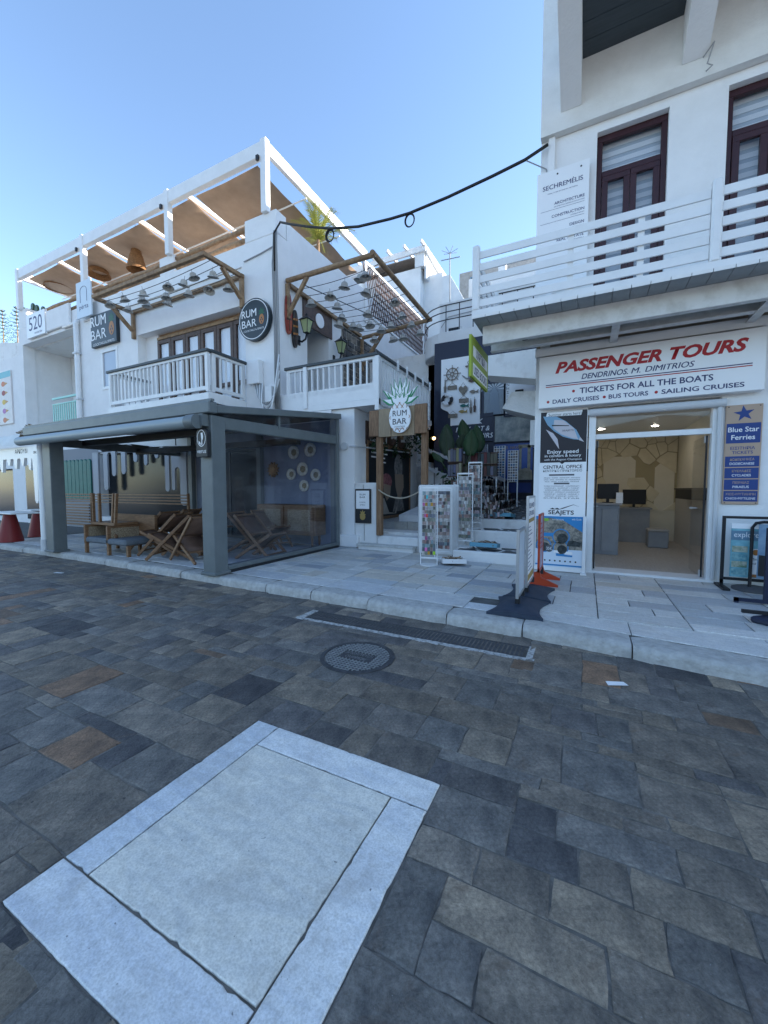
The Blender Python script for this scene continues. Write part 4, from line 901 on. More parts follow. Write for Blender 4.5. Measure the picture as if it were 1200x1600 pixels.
# ------------------------------------------------------------------ neighbour on the far left
nb_ = thing('neighbour_building', 'plain white building past the loggia at the far left', 'building', (-26, 9, 0))
wall_mesh(-36, -20.8, 0, 7.0, [(-30, -22, .3, 2.4)], 8.05, 8.5).build('front_wall', M_plaster, nb_); B(-36, -20.8, 8.51, 14, 6.6, 7.0).build('roof', M_plaster, nb_); B(-30, -22, 8.4, 8.45, .2, 2.5).build('shop_glass', M_dglass, nb_)
MB().prism([(-36, 7.0), (-20.9, 7.0), (-20.9, 7.7), (-24, 8.2), (-36, 8.3)], 8.6, 8.9, 'y').build('upper_parapet', M_plaster2, nb_)
t = thing('ice_cream_poster', 'tall pale poster with coloured ice creams on the neighbour wall', 'poster', (-22.8, 8.0, 4.2)); pz = onY(14, 600, 8.0)
xl, xr = onY(-40, 600, 8.0).x, onY(17, 600, 8.0).x; B(xl, xr, 8.0, 8.045, 4.3, 6.5).build('panel', mat('poster_pale', (.62, .58, .56), .5, (.72, .68, .66), 3), t)
B(xl, xr, 7.995, 7.9995, 6.25, 6.5).build('header', mat('ink_aqua', (.15, .45, .5), .5), t)
for i, c in enumerate(((.6,.18,.08),(.3,.03,.04),(.62,.42,.06),(.42,.15,.4),(.55,.16,.07))):
    zz = 6.0-i*.38; xx = lerp(xl, xr, .8); plate(t, disc((xx, zz), .16, .11, 12), 7.996, flat('ice_%d' % i, c), 'scoop_print'); plate(t, [(xx+.1, zz+.08), (xx+.42, zz), (xx+.1, zz-.08)], 7.997, flat('cone_print', (.5, .28, .1)), 'cone_print')
t = thing('white_awning', 'folded white awning with ragged edge at the far left', 'awning', (-13, 4.6, 2.7))
pa = onY(-60, 690, 4.6); pb = onY(20, 655, 4.6)
mb = MB(); n_ = 12
for i in range(n_+1):
    x = lerp(-15.5, -11.9, i/n_); s = .03*sin(i*1.9); mb.v += [Vector((x, 4.55+s, 2.80+s)), Vector((x, 4.45+s, 2.55-s)), Vector((x, 5.6, 3.0))]
for i in range(n_): mb.f += [(i*3, i*3+1, i*3+4, i*3+3), (i*3, i*3+3, i*3+5, i*3+2)]
mb.build('canopy', mat('awning_cloth', (.66, .66, .62), .9, (.74, .74, .7), 3), t, smooth=True)
mb = MB()
for i in range(160):
    p = Vector((R.uniform(-11.95, -11.25), R.uniform(4.5, 5.0), R.uniform(2.72, 2.98))); a = R.uniform(0, 6); s = R.uniform(.05, .12); d = Vector((cos(a), sin(a)*.5, R.uniform(-.6, .6)))*s; e = Vector((-sin(a), cos(a), R.uniform(-.5, .5)))*s*.5; mb.quad(p-d-e, p+d-e, p+d+e, p-d+e)
o = mb.build('torn_matting', mat('reed_mat', (.16, .12, .08), .95, (.34, .28, .2), 8), t); o['kind'] = 'stuff'
t = thing('drip_board', 'white fascia cut into long drips left of the marquee downpipe', 'board', (-13, 4.6, 1))
poly = [(-15, 2.52), (-15, 2.15)]
rr = random.Random(9)
for xx, dz in ((-14.6, 2.1), (-14.1, 1.9), (-13.6, 2.05), (-13.2, 1.95), (-12.8, 2.1), (-12.45, 2.02), (-12.1, 2.08), (-11.75, 1.98)):
    poly += [(xx-.12, 2.25), (xx-.05, dz), (xx+.03, dz-.02), (xx+.09, 2.25)]
poly += [(-11.62, 2.2), (-11.58, 1.25), (-11.53, 1.18), (-11.47, 1.18), (-11.42, 1.25), (-11.40, 2.2), (-11.33, 1.6), (-11.27, 1.6), (-11.22, 2.2), (-11.1, 2.1), (-11.05, .62), (-11.0, .52), (-10.93, .5), (-10.88, .58), (-10.86, 2.52)]
MB().prism(poly, 4.62, 4.68, 'y').build('board', M_board, t); text(t, 'ΑΡΚΟΥΔΙ', (-12.15, 4.617, 2.42), .1, M_ink, width=.62); text(t, 'SINCE 1886', (-11.35, 4.617, 2.37), .06, M_ink, width=.4)
B(-20.6, -18.35, 7.94, 7.99, .3, 2.5).build('shop_window', M_dglass, bar)
t = thing('cone_table', 'white topped table on a red cone shaped base by the far left kerb', 'table'); p = onZ(17, 846, ZP); t.location = (p.x, p.y, ZP)
MB().lathe([(.001, ZP), (.27, ZP), (.27, ZP+.03), (.12, .88), (.001, .88)], (p.x, p.y, 0), 20).build('cone_base', mat('red_paint', (.22, .02, .02), .5), t, smooth=40); B(p.x-.5, p.x+.9, p.y-.3, p.y+.3, .88, .92).build('table_top', M_white, t, bevel=.01)
t = thing('cone_table', 'second red cone table base half hidden by the long white drip', 'table'); p = onZ(60, 838, ZP); t.location = (p.x, p.y, ZP)
MB().lathe([(.001, ZP), (.24, ZP), (.24, ZP+.03), (.1, .88), (.001, .88)], (p.x, p.y, 0), 20).build('cone_base', MATS['red_paint'], t, smooth=40); B(p.x-.4, p.x+.4, p.y-.3, p.y+.3, .88, .92).build('table_top', M_white, t, bevel=.01)
# ================================================================== gate of the bar
rw = thing('gate_walls', 'low white plastered walls and steps on both sides of the bar gate', 'wall', (-3.8, 8.3, 0))
B(-4.895, -4.28, 8.08, 8.36, 0, 1.66).build('low_wall', M_plaster2, rw, bevel=.03)
B(-3.24, -2.2, 8.0, 8.3, 0, 1.60).build('low_wall', M_plaster2, rw, bevel=.03)
B(-4.27, -3.25, 8.05, 8.42, 0, .44).build('threshold', M_plaster2, rw, bevel=.02)
B(-4.66, -3.3, 7.86, 8.045, ZP, .21).build('step', M_plaster2, rw); s_ = B(-4.7, -3.27, 7.82, 8.07, .212, .26).build('step_tread', M_marble, rw, bevel=.006); setcol(s_.data, lambda i_, v: (.62, .62, .6, 1))
B(-4.895, -2.2, 8.43, 9.0, 0, .50).build('landing', M_plaster2, rw)
for i in range(3): o = B(-4.27+i*.36, -4.27+i*.36+.352, 8.985, 9.02, .502, .70).build('riser_slab', M_marble, rw); setcol(o.data, lambda i_, v: (.42, .41, .39, 1))
o = B(-4.895, -2.3, 9.0, 12.4, 0, .70).build('entrance_floor', M_marble, rw); setcol(o.data, lambda i_, v: (.40, .41, .42, 1))
M_wood = mat('gate_timber', (.16, .085, .045), .7, (.30, .18, .10), 7, .3, 40, stretch=(7, 7, .7))
g_ = thing('bar_gate', 'timber gate frame of two posts carrying a planked sign board', 'gate', (-3.7, 8.05, .44))
B(-4.27, -4.14, 8.0, 8.13, .45, 2.78).build('post', M_wood, g_, bevel=.012); B(-3.20, -3.07, 8.06, 8.19, 1.605, 2.78).build('post', M_wood, g_, bevel=.012)
bx_ = [-4.42, -4.17, -3.86, -3.30, -3.02]; bm_ = [M_wood, mat('pale_plank', (.27, .2, .13), .8, (.38, .29, .19), 7, .2, 40, stretch=(7, 7, .7)), MATS['pale_plank'], M_wood]
for i in range(4): B(bx_[i]+.004, bx_[i+1]-.004, 7.94-.012*(i % 2), 7.995, 2.70-.03*(i in (1, 2)), 3.27+.015*i).build('sign_plank', bm_[i], g_, bevel=.006)
t = thing('pineapple_sign', 'white pineapple shaped bar sign with green leaf crown on the gate boards', 'sign', (-3.72, 7.9, 2.6))
pc = onY(625, 652, 7.88); cx_, cz_ = pc.x, pc.z
MB().prism(disc((cx_, cz_), .255, .335, 36), 7.86, 7.9, 'y').build('body', M_board, t)
for i in range(-4, 5):                    # orange net lines
    for s in (-1, 1):
        P = []
        for k in range(21):
            zz = cz_-.32+.64*k/20; xx = cx_+i*.12+s*(zz-cz_)*.8
            if ((xx-cx_)/.25)**2+((zz-cz_)/.33)**2 < 1 and not (abs(zz-cz_+.02) < .2 and abs(xx-cx_) < .21): P.append((xx, 7.857, zz))
            elif len(P) > 1: MB().tube(P, .006, 4).build('net_line', M_orng, t); P = []
            else: P = []
        if len(P) > 1: MB().tube(P, .006, 4).build('net_line', M_orng, t)
text(t, 'RUM', (cx_, 7.8575, cz_+.09), .125, M_ink, width=.33, bold=.005); text(t, 'BAR', (cx_, 7.8575, cz_-.085), .125, M_ink, width=.33, bold=.005); text(t, 'COCKTAILS', (cx_+.0, 7.8575, cz_-.2), .03, M_ink, width=.24); text(t, '& SPIRITS', (cx_+.0, 7.8575, cz_-.245), .03, M_ink, width=.2)
M_green = mat('leaf_green_paint', (.015, .22, .08), .5)
def leafpoly(bx, bz, a, L, w_): 
    d = (sin(a), cos(a)); n = (cos(a), -sin(a)); return [(bx-n[0]*w_*.5, bz-n[1]*w_*.5), (bx+d[0]*L*.45-n[0]*w_, bz+d[1]*L*.45-n[1]*w_), (bx+d[0]*L, bz+d[1]*L), (bx+d[0]*L*.45+n[0]*w_, bz+d[1]*L*.45+n[1]*w_), (bx+n[0]*w_*.5, bz+n[1]*w_*.5)]
k = 0
for row, (nl_, L, spread, b) in enumerate(((3, .52, .25, .02), (5, .47, .85, .0), (6, .36, 1.25, -.02), (4, .25, .75, -.03))):
    for i in range(nl_):
        a = spread*((i/(nl_-1))*2-1); yy = 7.885-.006*row-.0008*i; bx = cx_+.08*a; bz = cz_+.31+b
        MB().prism(leafpoly(bx, bz, a, L, .068), yy, yy+.003, 'y').build('leaf_outline', M_green, t); MB().prism(leafpoly(bx, bz+.02, a, L-.05, .048), yy-.0015, yy-.0004, 'y').build('leaf', M_board, t)
t = thing('menu_board', 'narrow black menu board with white sheet and gold crest on the low wall', 'menu board', (-4.66, 8.04, .6))
a = onY(555, 764, 8.03); b = onY(579, 818, 8.03); B(a.x, b.x, 8.02, 8.075, b.z, a.z).build('panel', M_dark, t, bevel=.006); x0, x1, zt, zb = a.x, b.x, a.z, b.z
B(x0+.03, x1-.03, 8.016, 8.019, lerp(zb, zt, .42), zt-.04).build('sheet', M_board, t); cx_ = (x0+x1)/2; text(t, 'RUM', (cx_, 8.0145, zt-.13), .045, M_ink, width=.15); text(t, 'BAR', (cx_, 8.0145, zt-.19), .045, M_ink, width=.15); text(t, 'COCKTAIL', (cx_, 8.0145, zt-.31), .03, M_ink, width=.17); text(t, '& MENU', (cx_, 8.0145, zt-.37), .03, M_ink, width=.14)
plate(t, crown((cx_, zb+.2), .09, .12, 4), 8.017, M_gold, 'crest'); plate(t, disc((cx_, zb+.15), .075, .075, 12), 8.0175, M_gold, 'crest')
MB().tube([(cx_, 8.05, zt), (cx_, 8.06, zt+.1)], .008, 5).build('hook', M_cable, t); MB().tube([(cx_+.02, 8.06, zb), (cx_+.02, 8.065, .3)], .006, 5).build('wire', M_cable, t)
# rope across the gate
t = thing('gate_rope', 'pale rope hung slack across the bar gate', 'rope', (-3.7, 8.0, 1.3)); MB().tube(sag((-4.2, 7.98, 1.50), (-3.14, 8.04, 1.52), .2, 16), .016, 7).build('rope', mat('rope', (.38, .33, .25), .9), t, smooth=True)
# roller awning bar on the pier
t = thing('awning_arm', 'thin folded awning arm reaching from the pier past the gate', 'awning', (-5, 8.0, 2.5)); MB().tube([(-5.0, 8.05, 2.52), (-4.85, 8.06, 2.52), (-4.75, 11.0, 2.6)], .02, 8).build('arm', M_pvc, t); diskobj((-5.15, 2.53), .09, 8.03, 8.09, 16).build('wall_plate', M_pvc, t)
# mural on the entrance wall
t = thing('mural_panel', 'black mural panel with two pale figures in a timber frame at the bar entrance', 'mural', (-4.85, 10, .8))
MX = -4.895; y0, y1, z0, z1 = 8.72, 11.3, .78, 2.66
B(MX, MX+.02, y0, y1, z0, z1).build('panel', mat('mural_black', (.008, .011, .014), .45), t)
for (a, b, c, d) in ((y0-.07, y0, z0-.07, z1+.07), (y1, y1+.07, z0-.07, z1+.07), (y0, y1, z0-.07, z0), (y0, y1, z1, z1+.07)): B(MX, MX+.04, a, b, c, d).build('frame_bar', M_wood, t)
def mp_(poly, m, off=.022, nm='figure_print'): MB().prism([(y0+(y1-y0)*a, z0+(z1-z0)*b) for a, b in poly], MX+off, MX+off+.001, 'x').build(nm, m, t)
m1 = flat('mural_skin', (.30, .22, .16)); m2 = mat('mural_grey', (.10, .10, .10), .6, (.3, .28, .26), 9); m3 = mat('mural_rose', (.16, .04, .05), .6, (.34, .14, .14), 12); m4 = mat('mural_cream', (.36, .33, .28), .6, (.46, .43, .38), 6)
mp_(disc((.70, .72), .11, .21, 18), m2); mp_([(.6, .62), (.83, .62), (.84, .42), (.76, .26), (.68, .26), (.62, .42)], m1, .0235); mp_([(.55, .05), (.62, .26), (.70, .3), (.80, .28), (.86, .05)], m2, .0225)
mp_(disc((.4, .5), .13, .12, 14), m3); mp_([(.33, .47), (.5, .44), (.48, .28), (.40, .22), (.34, .32)], m1, .0235); mp_([(.15, .03), (.24, .22), (.34, .26), (.46, .05), (.6, .03), (.68, .16), (.64, 0.02)], m4, .0228)
for i, (a, b) in enumerate(((.06, .42), (.06, .36), (.24, .38))): mp_([(a, .90-i*.06), (b, .90-i*.06), (b, .88-i*.06), (a, .88-i*.06)], M_wink, .0225, 'printed_line')
# planters with hanging ivy
def ivy(name, p, n, ext, m, s=.05, parent=None, droop=True):
    mb = MB()
    for i in range(n):
        k = R.random(); q = Vector(p)+Vector((R.gauss(0, ext[0]), R.gauss(0, ext[1]), -k*ext[2] if droop else R.gauss(0, ext[2])))
        a = R.uniform(0, 2*pi); b = R.uniform(-1, 1); d = Vector((cos(a)*cos(b), sin(a)*cos(b), sin(b)))*s*R.uniform(.6, 1.3); e = d.cross(Vector((R.random(), R.random(), R.random()))).normalized()*s*.5
        mb.add([q-d, q+e, q+d, q-e], [(0,1,2,3)])
    o = mb.build(name, m, parent); return o
for i, (y, z) in enumerate(((8.75, 3.05), (9.3, 3.02), (9.95, 3.0), (10.6, 2.98))):
    t = thing('wall_planter', ['planter with hanging ivy nearest the street on the entrance wall', 'second ivy planter from the street, behind the gate post', 'third ivy planter from the street, under the pineapple sign', 'ivy planter deepest inside the entrance'][i], 'planter', (-4.85, y, z-.4), 'dark wood ivy planters')
    B(-4.895, -4.86, y-.13, y+.05, z-.42, z+.15).build('back_board', M_dwood, t); B(-4.86, -4.72, y-.08, y+.1, z-.28, z-.12).build('pot', M_dwood, t); B(-4.86, -4.80, y-.02, y+.12, z-.02, z+.12).build('picture_block', M_log, t)
    o = ivy('ivy', (-4.76, y+.08, z-.1), 90, (.05, .06, .5), M_leaf, .045, t); o['kind'] = 'stuff'
# stair rising behind the gate
t = thing('rear_stair', 'white stair with sloping timber handrails rising behind the bar gate', 'stair', (-2.9, 11.5, .7))
for i in range(9): B(-4.6+i*.27, -4.6+(i+1)*.27-.002, 11.6, 12.6, .7, 2.35-i*.18).build('step', M_plaster2, t)
B(-3.05, -2.92, 9.8, 9.93, .7, 1.75).build('newel_post', M_white, t); MB().bar((-3.0, 9.9, 1.7), (-3.2, 11.5, 2.6), .06, .08).build('handrail', M_white, t)
for z in (0, .55): MB().bar((-4.7, 11.5, 2.85-z), (-2.0, 11.4, 1.75-z), .07, .1).build('handrail', M_pvc, t)
for i in range(9): MB().tube([(-4.4+i*.28, 11.48, 2.75-i*.115), (-4.4+i*.28, 11.48, 1.5)], .012, 5).build('baluster', M_dark, t)
# ================================================================== right building: ticket office
UY, SY = 7.5, 7.4
rb = thing('ticket_office_building', 'tall white building with timber soffit and ticket office on the ground floor', 'building', (2.5, 9, 0))
W1 = (.02, .97); W2 = (1.66, 2.62); W3 = (3.3, 4.2)
wall_mesh(-.82, 8, 3.9, 7.34, [(*W1, 4.15, 7.2), (*W2, 4.15, 7.2), (*W3, 4.15, 7.2)], UY, UY+.35).build('upper_wall', M_plaster, rb)
B(-.82, 8, UY-.12, UY+.35, 7.345, 12.2).build('cornice_wall', mat('cream_plaster', (.70, .68, .64), .85, (.78, .765, .73), 2.4, .3, 26, detail=10), rb)
B(-.70, -.60, UY-.06, UY-.002, 4.1, 7.34).build('pilaster', M_plaster, rb)
B(-.82, -.5, UY+.352, 26, 0, 12.2).build('side_wall', M_plaster, rb); B(-.5, 8, 25.7, 26, 0, 12.2).build('rear_wall', M_plaster, rb); B(-.5, 8, UY+.36, 25.7, 11.9, 12.2).build('roof', M_plaster, rb); B(7.7, 8, UY+.36, 25.7, 0, 11.9).build('side_wall', M_plaster, rb)
M_blindA = mat('blind_light', (.66, .68, .70), .8); M_blindB = mat('blind_band', (.40, .45, .50), .8)
for wi, (a, b) in enumerate((W1, W2, W3)):
    y = UY+.1; t = thing('balcony_window', ['mahogany framed balcony window with banded blind left of the post', 'mahogany framed balcony window with banded blind at the right edge', 'mahogany framed window past the right edge'][wi], 'window', ((a+b)/2, y, 4.15), 'mahogany balcony windows')
    f = MB(); f.box(a, b, y, y+.08, 7.1, 7.2).box(a, a+.08, y, y+.08, 4.15, 7.1).box(b-.08, b, y, y+.08, 4.15, 7.1).box(a+.08, b-.08, y, y+.08, 6.55, 6.64); f.build('frame', M_mahog, t, bevel=.006)
    m_ = (a+b)/2
    for p, q in ((a+.085, m_-.003), (m_+.003, b-.085)): glazing(t, p, q, 4.2, 6.545, y-.012, M_mahog, M_clear, fw=.085, dep=.06, name='casement')
    B(a+.08, b-.08, y+.03, y+.036, 6.64, 7.1).build('transom_pane', M_clear, t)
    A_ = MB(); B_ = MB(); z = 4.2
    while z < 7.1: A_.box(a+.05, b-.05, y+.14, y+.145, z, z+.075); B_.box(a+.05, b-.05, y+.146, y+.15, z+.0, z+.13); z += .13
    A_.build('blind_bands', M_blindA, t); B_.build('blind_sheer', M_blindB, t)
# roof soffit with brackets
M_soff = mat('dark_soffit', (.045, .058, .066), .6, (.06, .075, .085), 5, stretch=(.4, 6, 1))
for i in range(8):
    y1 = UY-.125-i*.235; y0 = y1-.228; f = lambda y: 8.30+(UY-.12-y)*.16
    MB().add([(-.50, y1, f(y1)), (8, y1, f(y1)), (8, y0, f(y0)), (-.50, y0, f(y0)), (-.50, y1, f(y1)+.03), (8, y1, f(y1)+.03), (8, y0, f(y0)+.03), (-.50, y0, f(y0)+.03)], [(0,1,2,3),(4,7,6,5),(0,4,5,1),(1,5,6,2),(2,6,7,3),(3,7,4,0)]).build('soffit_board', M_soff, rb)
B(-.5, 8, 5.3, 5.5, 8.45, 8.95).build('roof_edge', M_plaster, rb)
for x in (-.52, 1.08, 2.9, 4.6): MB().prism([(UY-.125, 7.62), (UY-.125, 8.28), (6.7, 8.5), (6.25, 8.62), (6.25, 8.22)], x, x+.30, 'x').build('bracket', M_plaster, rb)
# ground floor
wall_mesh(-.82, 8, 0, 3.895, [(.0, 1.72, .0, 2.84)], SY, SY+.35).build('shop_wall', M_plaster, rb)
B(-.82, 8, SY-.02, SY-.002, 3.84, 4.02).build('rendered_band', mat('tan_render', (.34, .27, .21), .9, (.44, .36, .29), 4), rb)
B(-.82, 2.2, SY-.14, SY-.022, 3.73, 3.86).build('fascia_board', M_white, rb)
B(-.75, -.6, SY-.08, SY-.024, 3.865, 4.03).build('fascia_post', M_white, rb)
# door frame, transom, shutter
sf = thing('shop_entrance', 'white framed glass entrance of the ticket office with open glass leaves', 'door', (.86, SY, ZP))
B(.02, .12, SY-.03, SY+.12, ZP, 2.78).build('jamb', M_white, sf, bevel=.006); B(1.62, 1.74, SY-.03, SY+.12, ZP, 2.78).build('jamb', M_white, sf, bevel=.006)
B(.12, 1.62, SY, SY+.1, 2.32, 2.40).build('transom_bar', M_white, sf); B(.12, 1.62, SY+.045, SY+.055, 2.40, 2.72).build('transom_pane', M_clear, sf); B(.0, 1.76, SY-.03, SY+.12, 2.715, 2.80).build('head', M_white, sf)
MB().tube([(.02, SY-.07, 2.74), (1.75, SY-.07, 2.74)], .06, 14).build('shutter_roll', M_pvc, sf, smooth=40)
B(.0, 1.74, SY-.06, SY+.35, .0, ZP+.035).build('threshold', M_white, sf)
for x, hx in ((.14, .16), (1.575, 1.56)):
    d = B(x, x+.012, SY+.08, SY+.86, ZP+.05, 2.3).build('glass_leaf', M_clear, sf); B(x-.005, x+.017, SY+.06, SY+.08, ZP+.05, 2.3).build('edge_seal', M_dark, d); MB().tube([(x+.006-.05, SY+.72, 1.2), (x+.006+.05, SY+.72, 1.2)], .012, 8).build('handle', M_pvc, d)
    for z in (ZP+.05, 2.2): B(x-.012, x+.024, SY+.07, SY+.15, z, z+.1).build('hinge', M_pvc, d)
MB().tube([(1.69, SY-.06, ZP+.05), (1.69, SY-.06, 2.75)], .03, 10).build('pipe', M_pvc, sf, smooth=40)
# interior
it = thing('office_interior', 'ticket office room with yellow stone clad back wall and laminate floor', 'room', (.9, 9, ZP))
IX0, IX1, IY1 = -.45, 2.12, 12.7
B(IX0, IX1, SY+.352, IY1, ZP, ZP+.02).build('floor', mat('laminate', (.40, .37, .34), .4, (.50, .47, .44), 5, stretch=(8, .8, 1)), it)
M_cream = mat('cream_wall', (.76, .71, .58), .9, (.80, .75, .62), 3)
B(IX0-.05, IX0, SY+.352, IY1, ZP, 3).build('left_wall', M_cream, it); B(IX0, IX1, IY1, IY1+.05, ZP, 3).build('back_wall', M_cream, it); B(IX1, IX1+.05, SY+.352, IY1, ZP, 3).build('right_wall', M_cream, it); B(IX0, IX1, SY+.352, IY1, 3, 3.05).build('ceiling', M_board, it)
B(IX1-.03, IX1-.002, 8.7, IY1-.01, ZP+.02, 1.28).build('wainscot', mat('pale_panel', (.58, .56, .53), .6), it)
# irregular stone cladding on the back wall
def voro(x0, x1, z0, z1, n, seed, skip):
    rr = random.Random(seed); P = [(rr.uniform(x0, x1), rr.uniform(z0, z1)) for _ in range(n)]; out = []
    for i, p in enumerate(P):
        poly = [(x0, z0), (x1, z0), (x1, z1), (x0, z1)]
        for j, q in enumerate(P):
            if i == j: continue
            mx_, mz = (p[0]+q[0])/2, (p[1]+q[1])/2; dx, dz = q[0]-p[0], q[1]-p[1]; s = lambda a: (a[0]-mx_)*dx+(a[1]-mz)*dz; new = []
            for k in range(len(poly)):
                a, b = poly[k], poly[(k+1) % len(poly)]; sa, sb = s(a), s(b)
                if sa <= 0: new.append(a)
                if sa*sb < 0: t_ = sa/(sa-sb); new.append((a[0]+(b[0]-a[0])*t_, a[1]+(b[1]-a[1])*t_))
            poly = new
            if len(poly) < 3: break
        if len(poly) >= 3:
            c = (sum(a[0] for a in poly)/len(poly), sum(a[1] for a in poly)/len(poly))
            if not skip(c): out.append((c, [(c[0]+(a[0]-c[0])*.93, c[1]+(a[1]-c[1])*.93) for a in poly]))
    return out
M_ystone = mat('yellow_stone', (.68, .61, .44), .85, (.78, .71, .53), 4, .4, 20)
M_yjoint = mat('stone_joint', (.44, .38, .24), .95)
B(IX0+.5, IX1-.01, IY1-.012, IY1-.001, ZP+.9, 2.95).build('stone_joint', M_yjoint, it)
niche = lambda c: (.42 < c[0] < 1.18 and c[1] < 2.38) or (1.62 < c[0] < 2.0 and c[1] < 2.2)
for c, poly in voro(IX0+.5, IX1-.02, .95, 2.95, 46, 5, niche): MB().prism(poly, IY1-.035, IY1-.013, 'y').build('wall_stone', M_ystone, it, bevel=.006)
for a, b, zt in ((.42, 1.18, 2.4), (1.62, 2.05, 2.2)): MB().prism([(a, .9), (b, .9), (b, zt-.12), (b-.12, zt), (a+.12, zt), (a, zt-.12)], IY1-.02, IY1-.0125, 'y').build('niche_back', M_cream, it)
# lit ceiling panel of the office
t = thing('ceiling_lamp', 'row of small lit ceiling spots inside the ticket office', 'lamp', (.9, 10.2, 2.95)); [(MB().prism(disc((lx, ly), .09, .09, 16), 2.985, 2.999, 'z').build('rim', M_white, t), MB().prism(disc((lx, ly), .07, .07, 16), 2.98, 2.9845, 'z').build('diffuser', mat('lamp_panel', (.8, .8, .8), .5, emit=((1, .93, .82), 17.0)), t)) for lx in (.3, 1.4) for ly in (8.8, 11.2)]
# counter
p = onZ(930, 858, ZP+.02)
t = thing('reception_counter', 'grey panelled reception counter inside the ticket office', 'counter', (.4, 9.1, ZP+.02)); M_gcab = mat('grey_cabinet', (.27, .30, .34), .5, (.32, .35, .39), 4)
B(-.4, .62, 9.4, 9.95, ZP+.021, 1.18).build('body', M_gcab, t, bevel=.006); B(-.44, .66, 9.35, 10.0, 1.182, 1.22).build('counter_top', mat('counter_top', (.3, .31, .33), .35), t, bevel=.006)
for a, b in ((-.36, -.05), (-.02, .28), (.31, .59)): B(a, b, 9.385, 9.398, .22, 1.12).build('panel', M_gcab, t, bevel=.008)
t = thing('rear_desk', 'grey desk along the back of the ticket office', 'desk', (1.2, 12.1, ZP)); B(.4, 1.45, 11.9, 12.4, ZP+.021, 1.0).build('body', M_gcab, t); B(.36, 1.49, 11.85, 12.45, 1.002, 1.04).build('desk_top', MATS['counter_top'], t)
def monitor(x, y, z, w_, h_, lab):
    t = thing('monitor', lab, 'monitor', (x, y, z)); B(x-w_/2, x+w_/2, y, y+.04, z+.08, z+.08+h_).build('screen', M_dark, t, bevel=.006); B(x-.03, x+.03, y+.04, y+.06, z+.01, z+.2).build('stand', M_dark, t); B(x-.1, x+.1, y-.05, y+.08, z, z+.012).build('foot', M_dark, t)
monitor(.42, 9.7, 1.222, .40, .32, 'black monitor on the reception counter'); monitor(1.12, 12.1, 1.042, .52, .38, 'black monitor on the rear desk')
t = thing('wall_television', 'black television on the left wall of the ticket office', 'television', (-.1, 9.8, 1.7)); B(-.4, .12, 11.0, 11.05, 1.95, 2.5).build('screen', M_dark, t, bevel=.006); B(-.445, -.2, 11.05, 11.1, 2.1, 2.3).build('bracket', M_dark, t)
p = onY(968, 770, 9.5); t = thing('leaflet_holder', 'clear leaflet holder on the reception counter', 'leaflet holder', (p.x, 9.45, 1.222)); B(p.x-.06, p.x+.06, 9.46, 9.5, 1.222, 1.44).build('leaflets', M_board, t); B(p.x-.07, p.x+.07, 9.45, 9.457, 1.222, 1.36).build('front_pane', M_clear, t)
p = Vector((1.52, 11.2, ZP+.02)); t = thing('storage_pouf', 'grey storage cube stool with pale cushion inside the ticket office', 'stool', (p.x, p.y, ZP+.02)); B(p.x-.2, p.x+.2, p.y-.2, p.y+.2, ZP+.021, .52).build('body', M_gcab, t, bevel=.015); B(p.x-.21, p.x+.21, p.y-.21, p.y+.21, .522, .58).build('cushion', mat('pale_cushion', (.42, .42, .42), .9), t, bevel=.02)
p = onY(1075, 760, 9.4); t = thing('wall_shelf', 'black shelf unit on the right wall of the ticket office', 'shelf', (IX1-.15, 9.6, 1.2)); B(IX1-.28, IX1-.032, 9.4, 11.2, 1.30, 1.50).build('body', M_dark, t); B(IX1-.3, IX1-.032, 9.35, 11.25, 1.502, 1.53).build('top', M_dark, t)
# ------------------------------------------------------------------ balcony of the right building
rbal = thing('balcony', 'white plank railed balcony of the upper office on painted steel beams', 'balcony', (1.7, 6.8, 4.0))
BX0, BY0 = -1.58, 6.0
B(BX0, 7, BY0, UY-.002, 4.075, 4.14).build('floor', M_white, rbal); B(BX0, 7, BY0-.012, BY0-.001, 4.07, 4.15).build('floor_edge', M_white, rbal)
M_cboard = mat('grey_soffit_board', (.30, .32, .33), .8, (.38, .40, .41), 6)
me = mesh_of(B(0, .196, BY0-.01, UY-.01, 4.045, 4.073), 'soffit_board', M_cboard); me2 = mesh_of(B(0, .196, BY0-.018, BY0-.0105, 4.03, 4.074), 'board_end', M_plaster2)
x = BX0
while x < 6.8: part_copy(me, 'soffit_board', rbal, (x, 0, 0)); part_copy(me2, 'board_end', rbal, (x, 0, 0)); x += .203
M_bsteel = mat('painted_beam', (.55, .53, .49), .6, (.70, .69, .66), 5, contrast=(.3, .55))
def ibeam_x(x0, x1, y, z0, z1): 
    mb = MB(); mb.box(x0, x1, y-.012, y+.012, z0+.012, z1-.012).box(x0, x1, y-.06, y+.06, z0, z0+.012).box(x0, x1, y-.06, y+.06, z1-.012, z1); return mb
B(-1.5, 7, 6.36, 6.375, 3.77, 4.04).build('front_channel', M_bsteel, rbal); B(-1.5, 7, 6.376, 6.46, 3.77, 3.785).build('front_channel', M_bsteel, rbal)
ibeam_x(-1.48, 7, 6.9, 3.80, 4.04).build('steel_beam', M_bsteel, rbal)
for x in (.32, 1.95, 3.6):
    mb = MB(); mb.box(x-.01, x+.01, 6.39, 7.3, 3.80, 3.94).box(x-.05, x+.05, 6.39, 7.3, 3.786, 3.80).box(x-.05, x+.05, 6.39, 7.3, 3.94, 3.955); mb.build('cross_beam', M_bsteel, rbal)
def rails_x(x0, x1, y):
    for i in range(5): B(x0, x1, y-.012, y+.012, 4.20+i*.172, 4.20+i*.172+.105).build('rail_plank', M_white, rbal, bevel=.004)
rails_x(BX0+.1, 1.215, BY0+.03); rails_x(1.325, 5, BY0+.03)
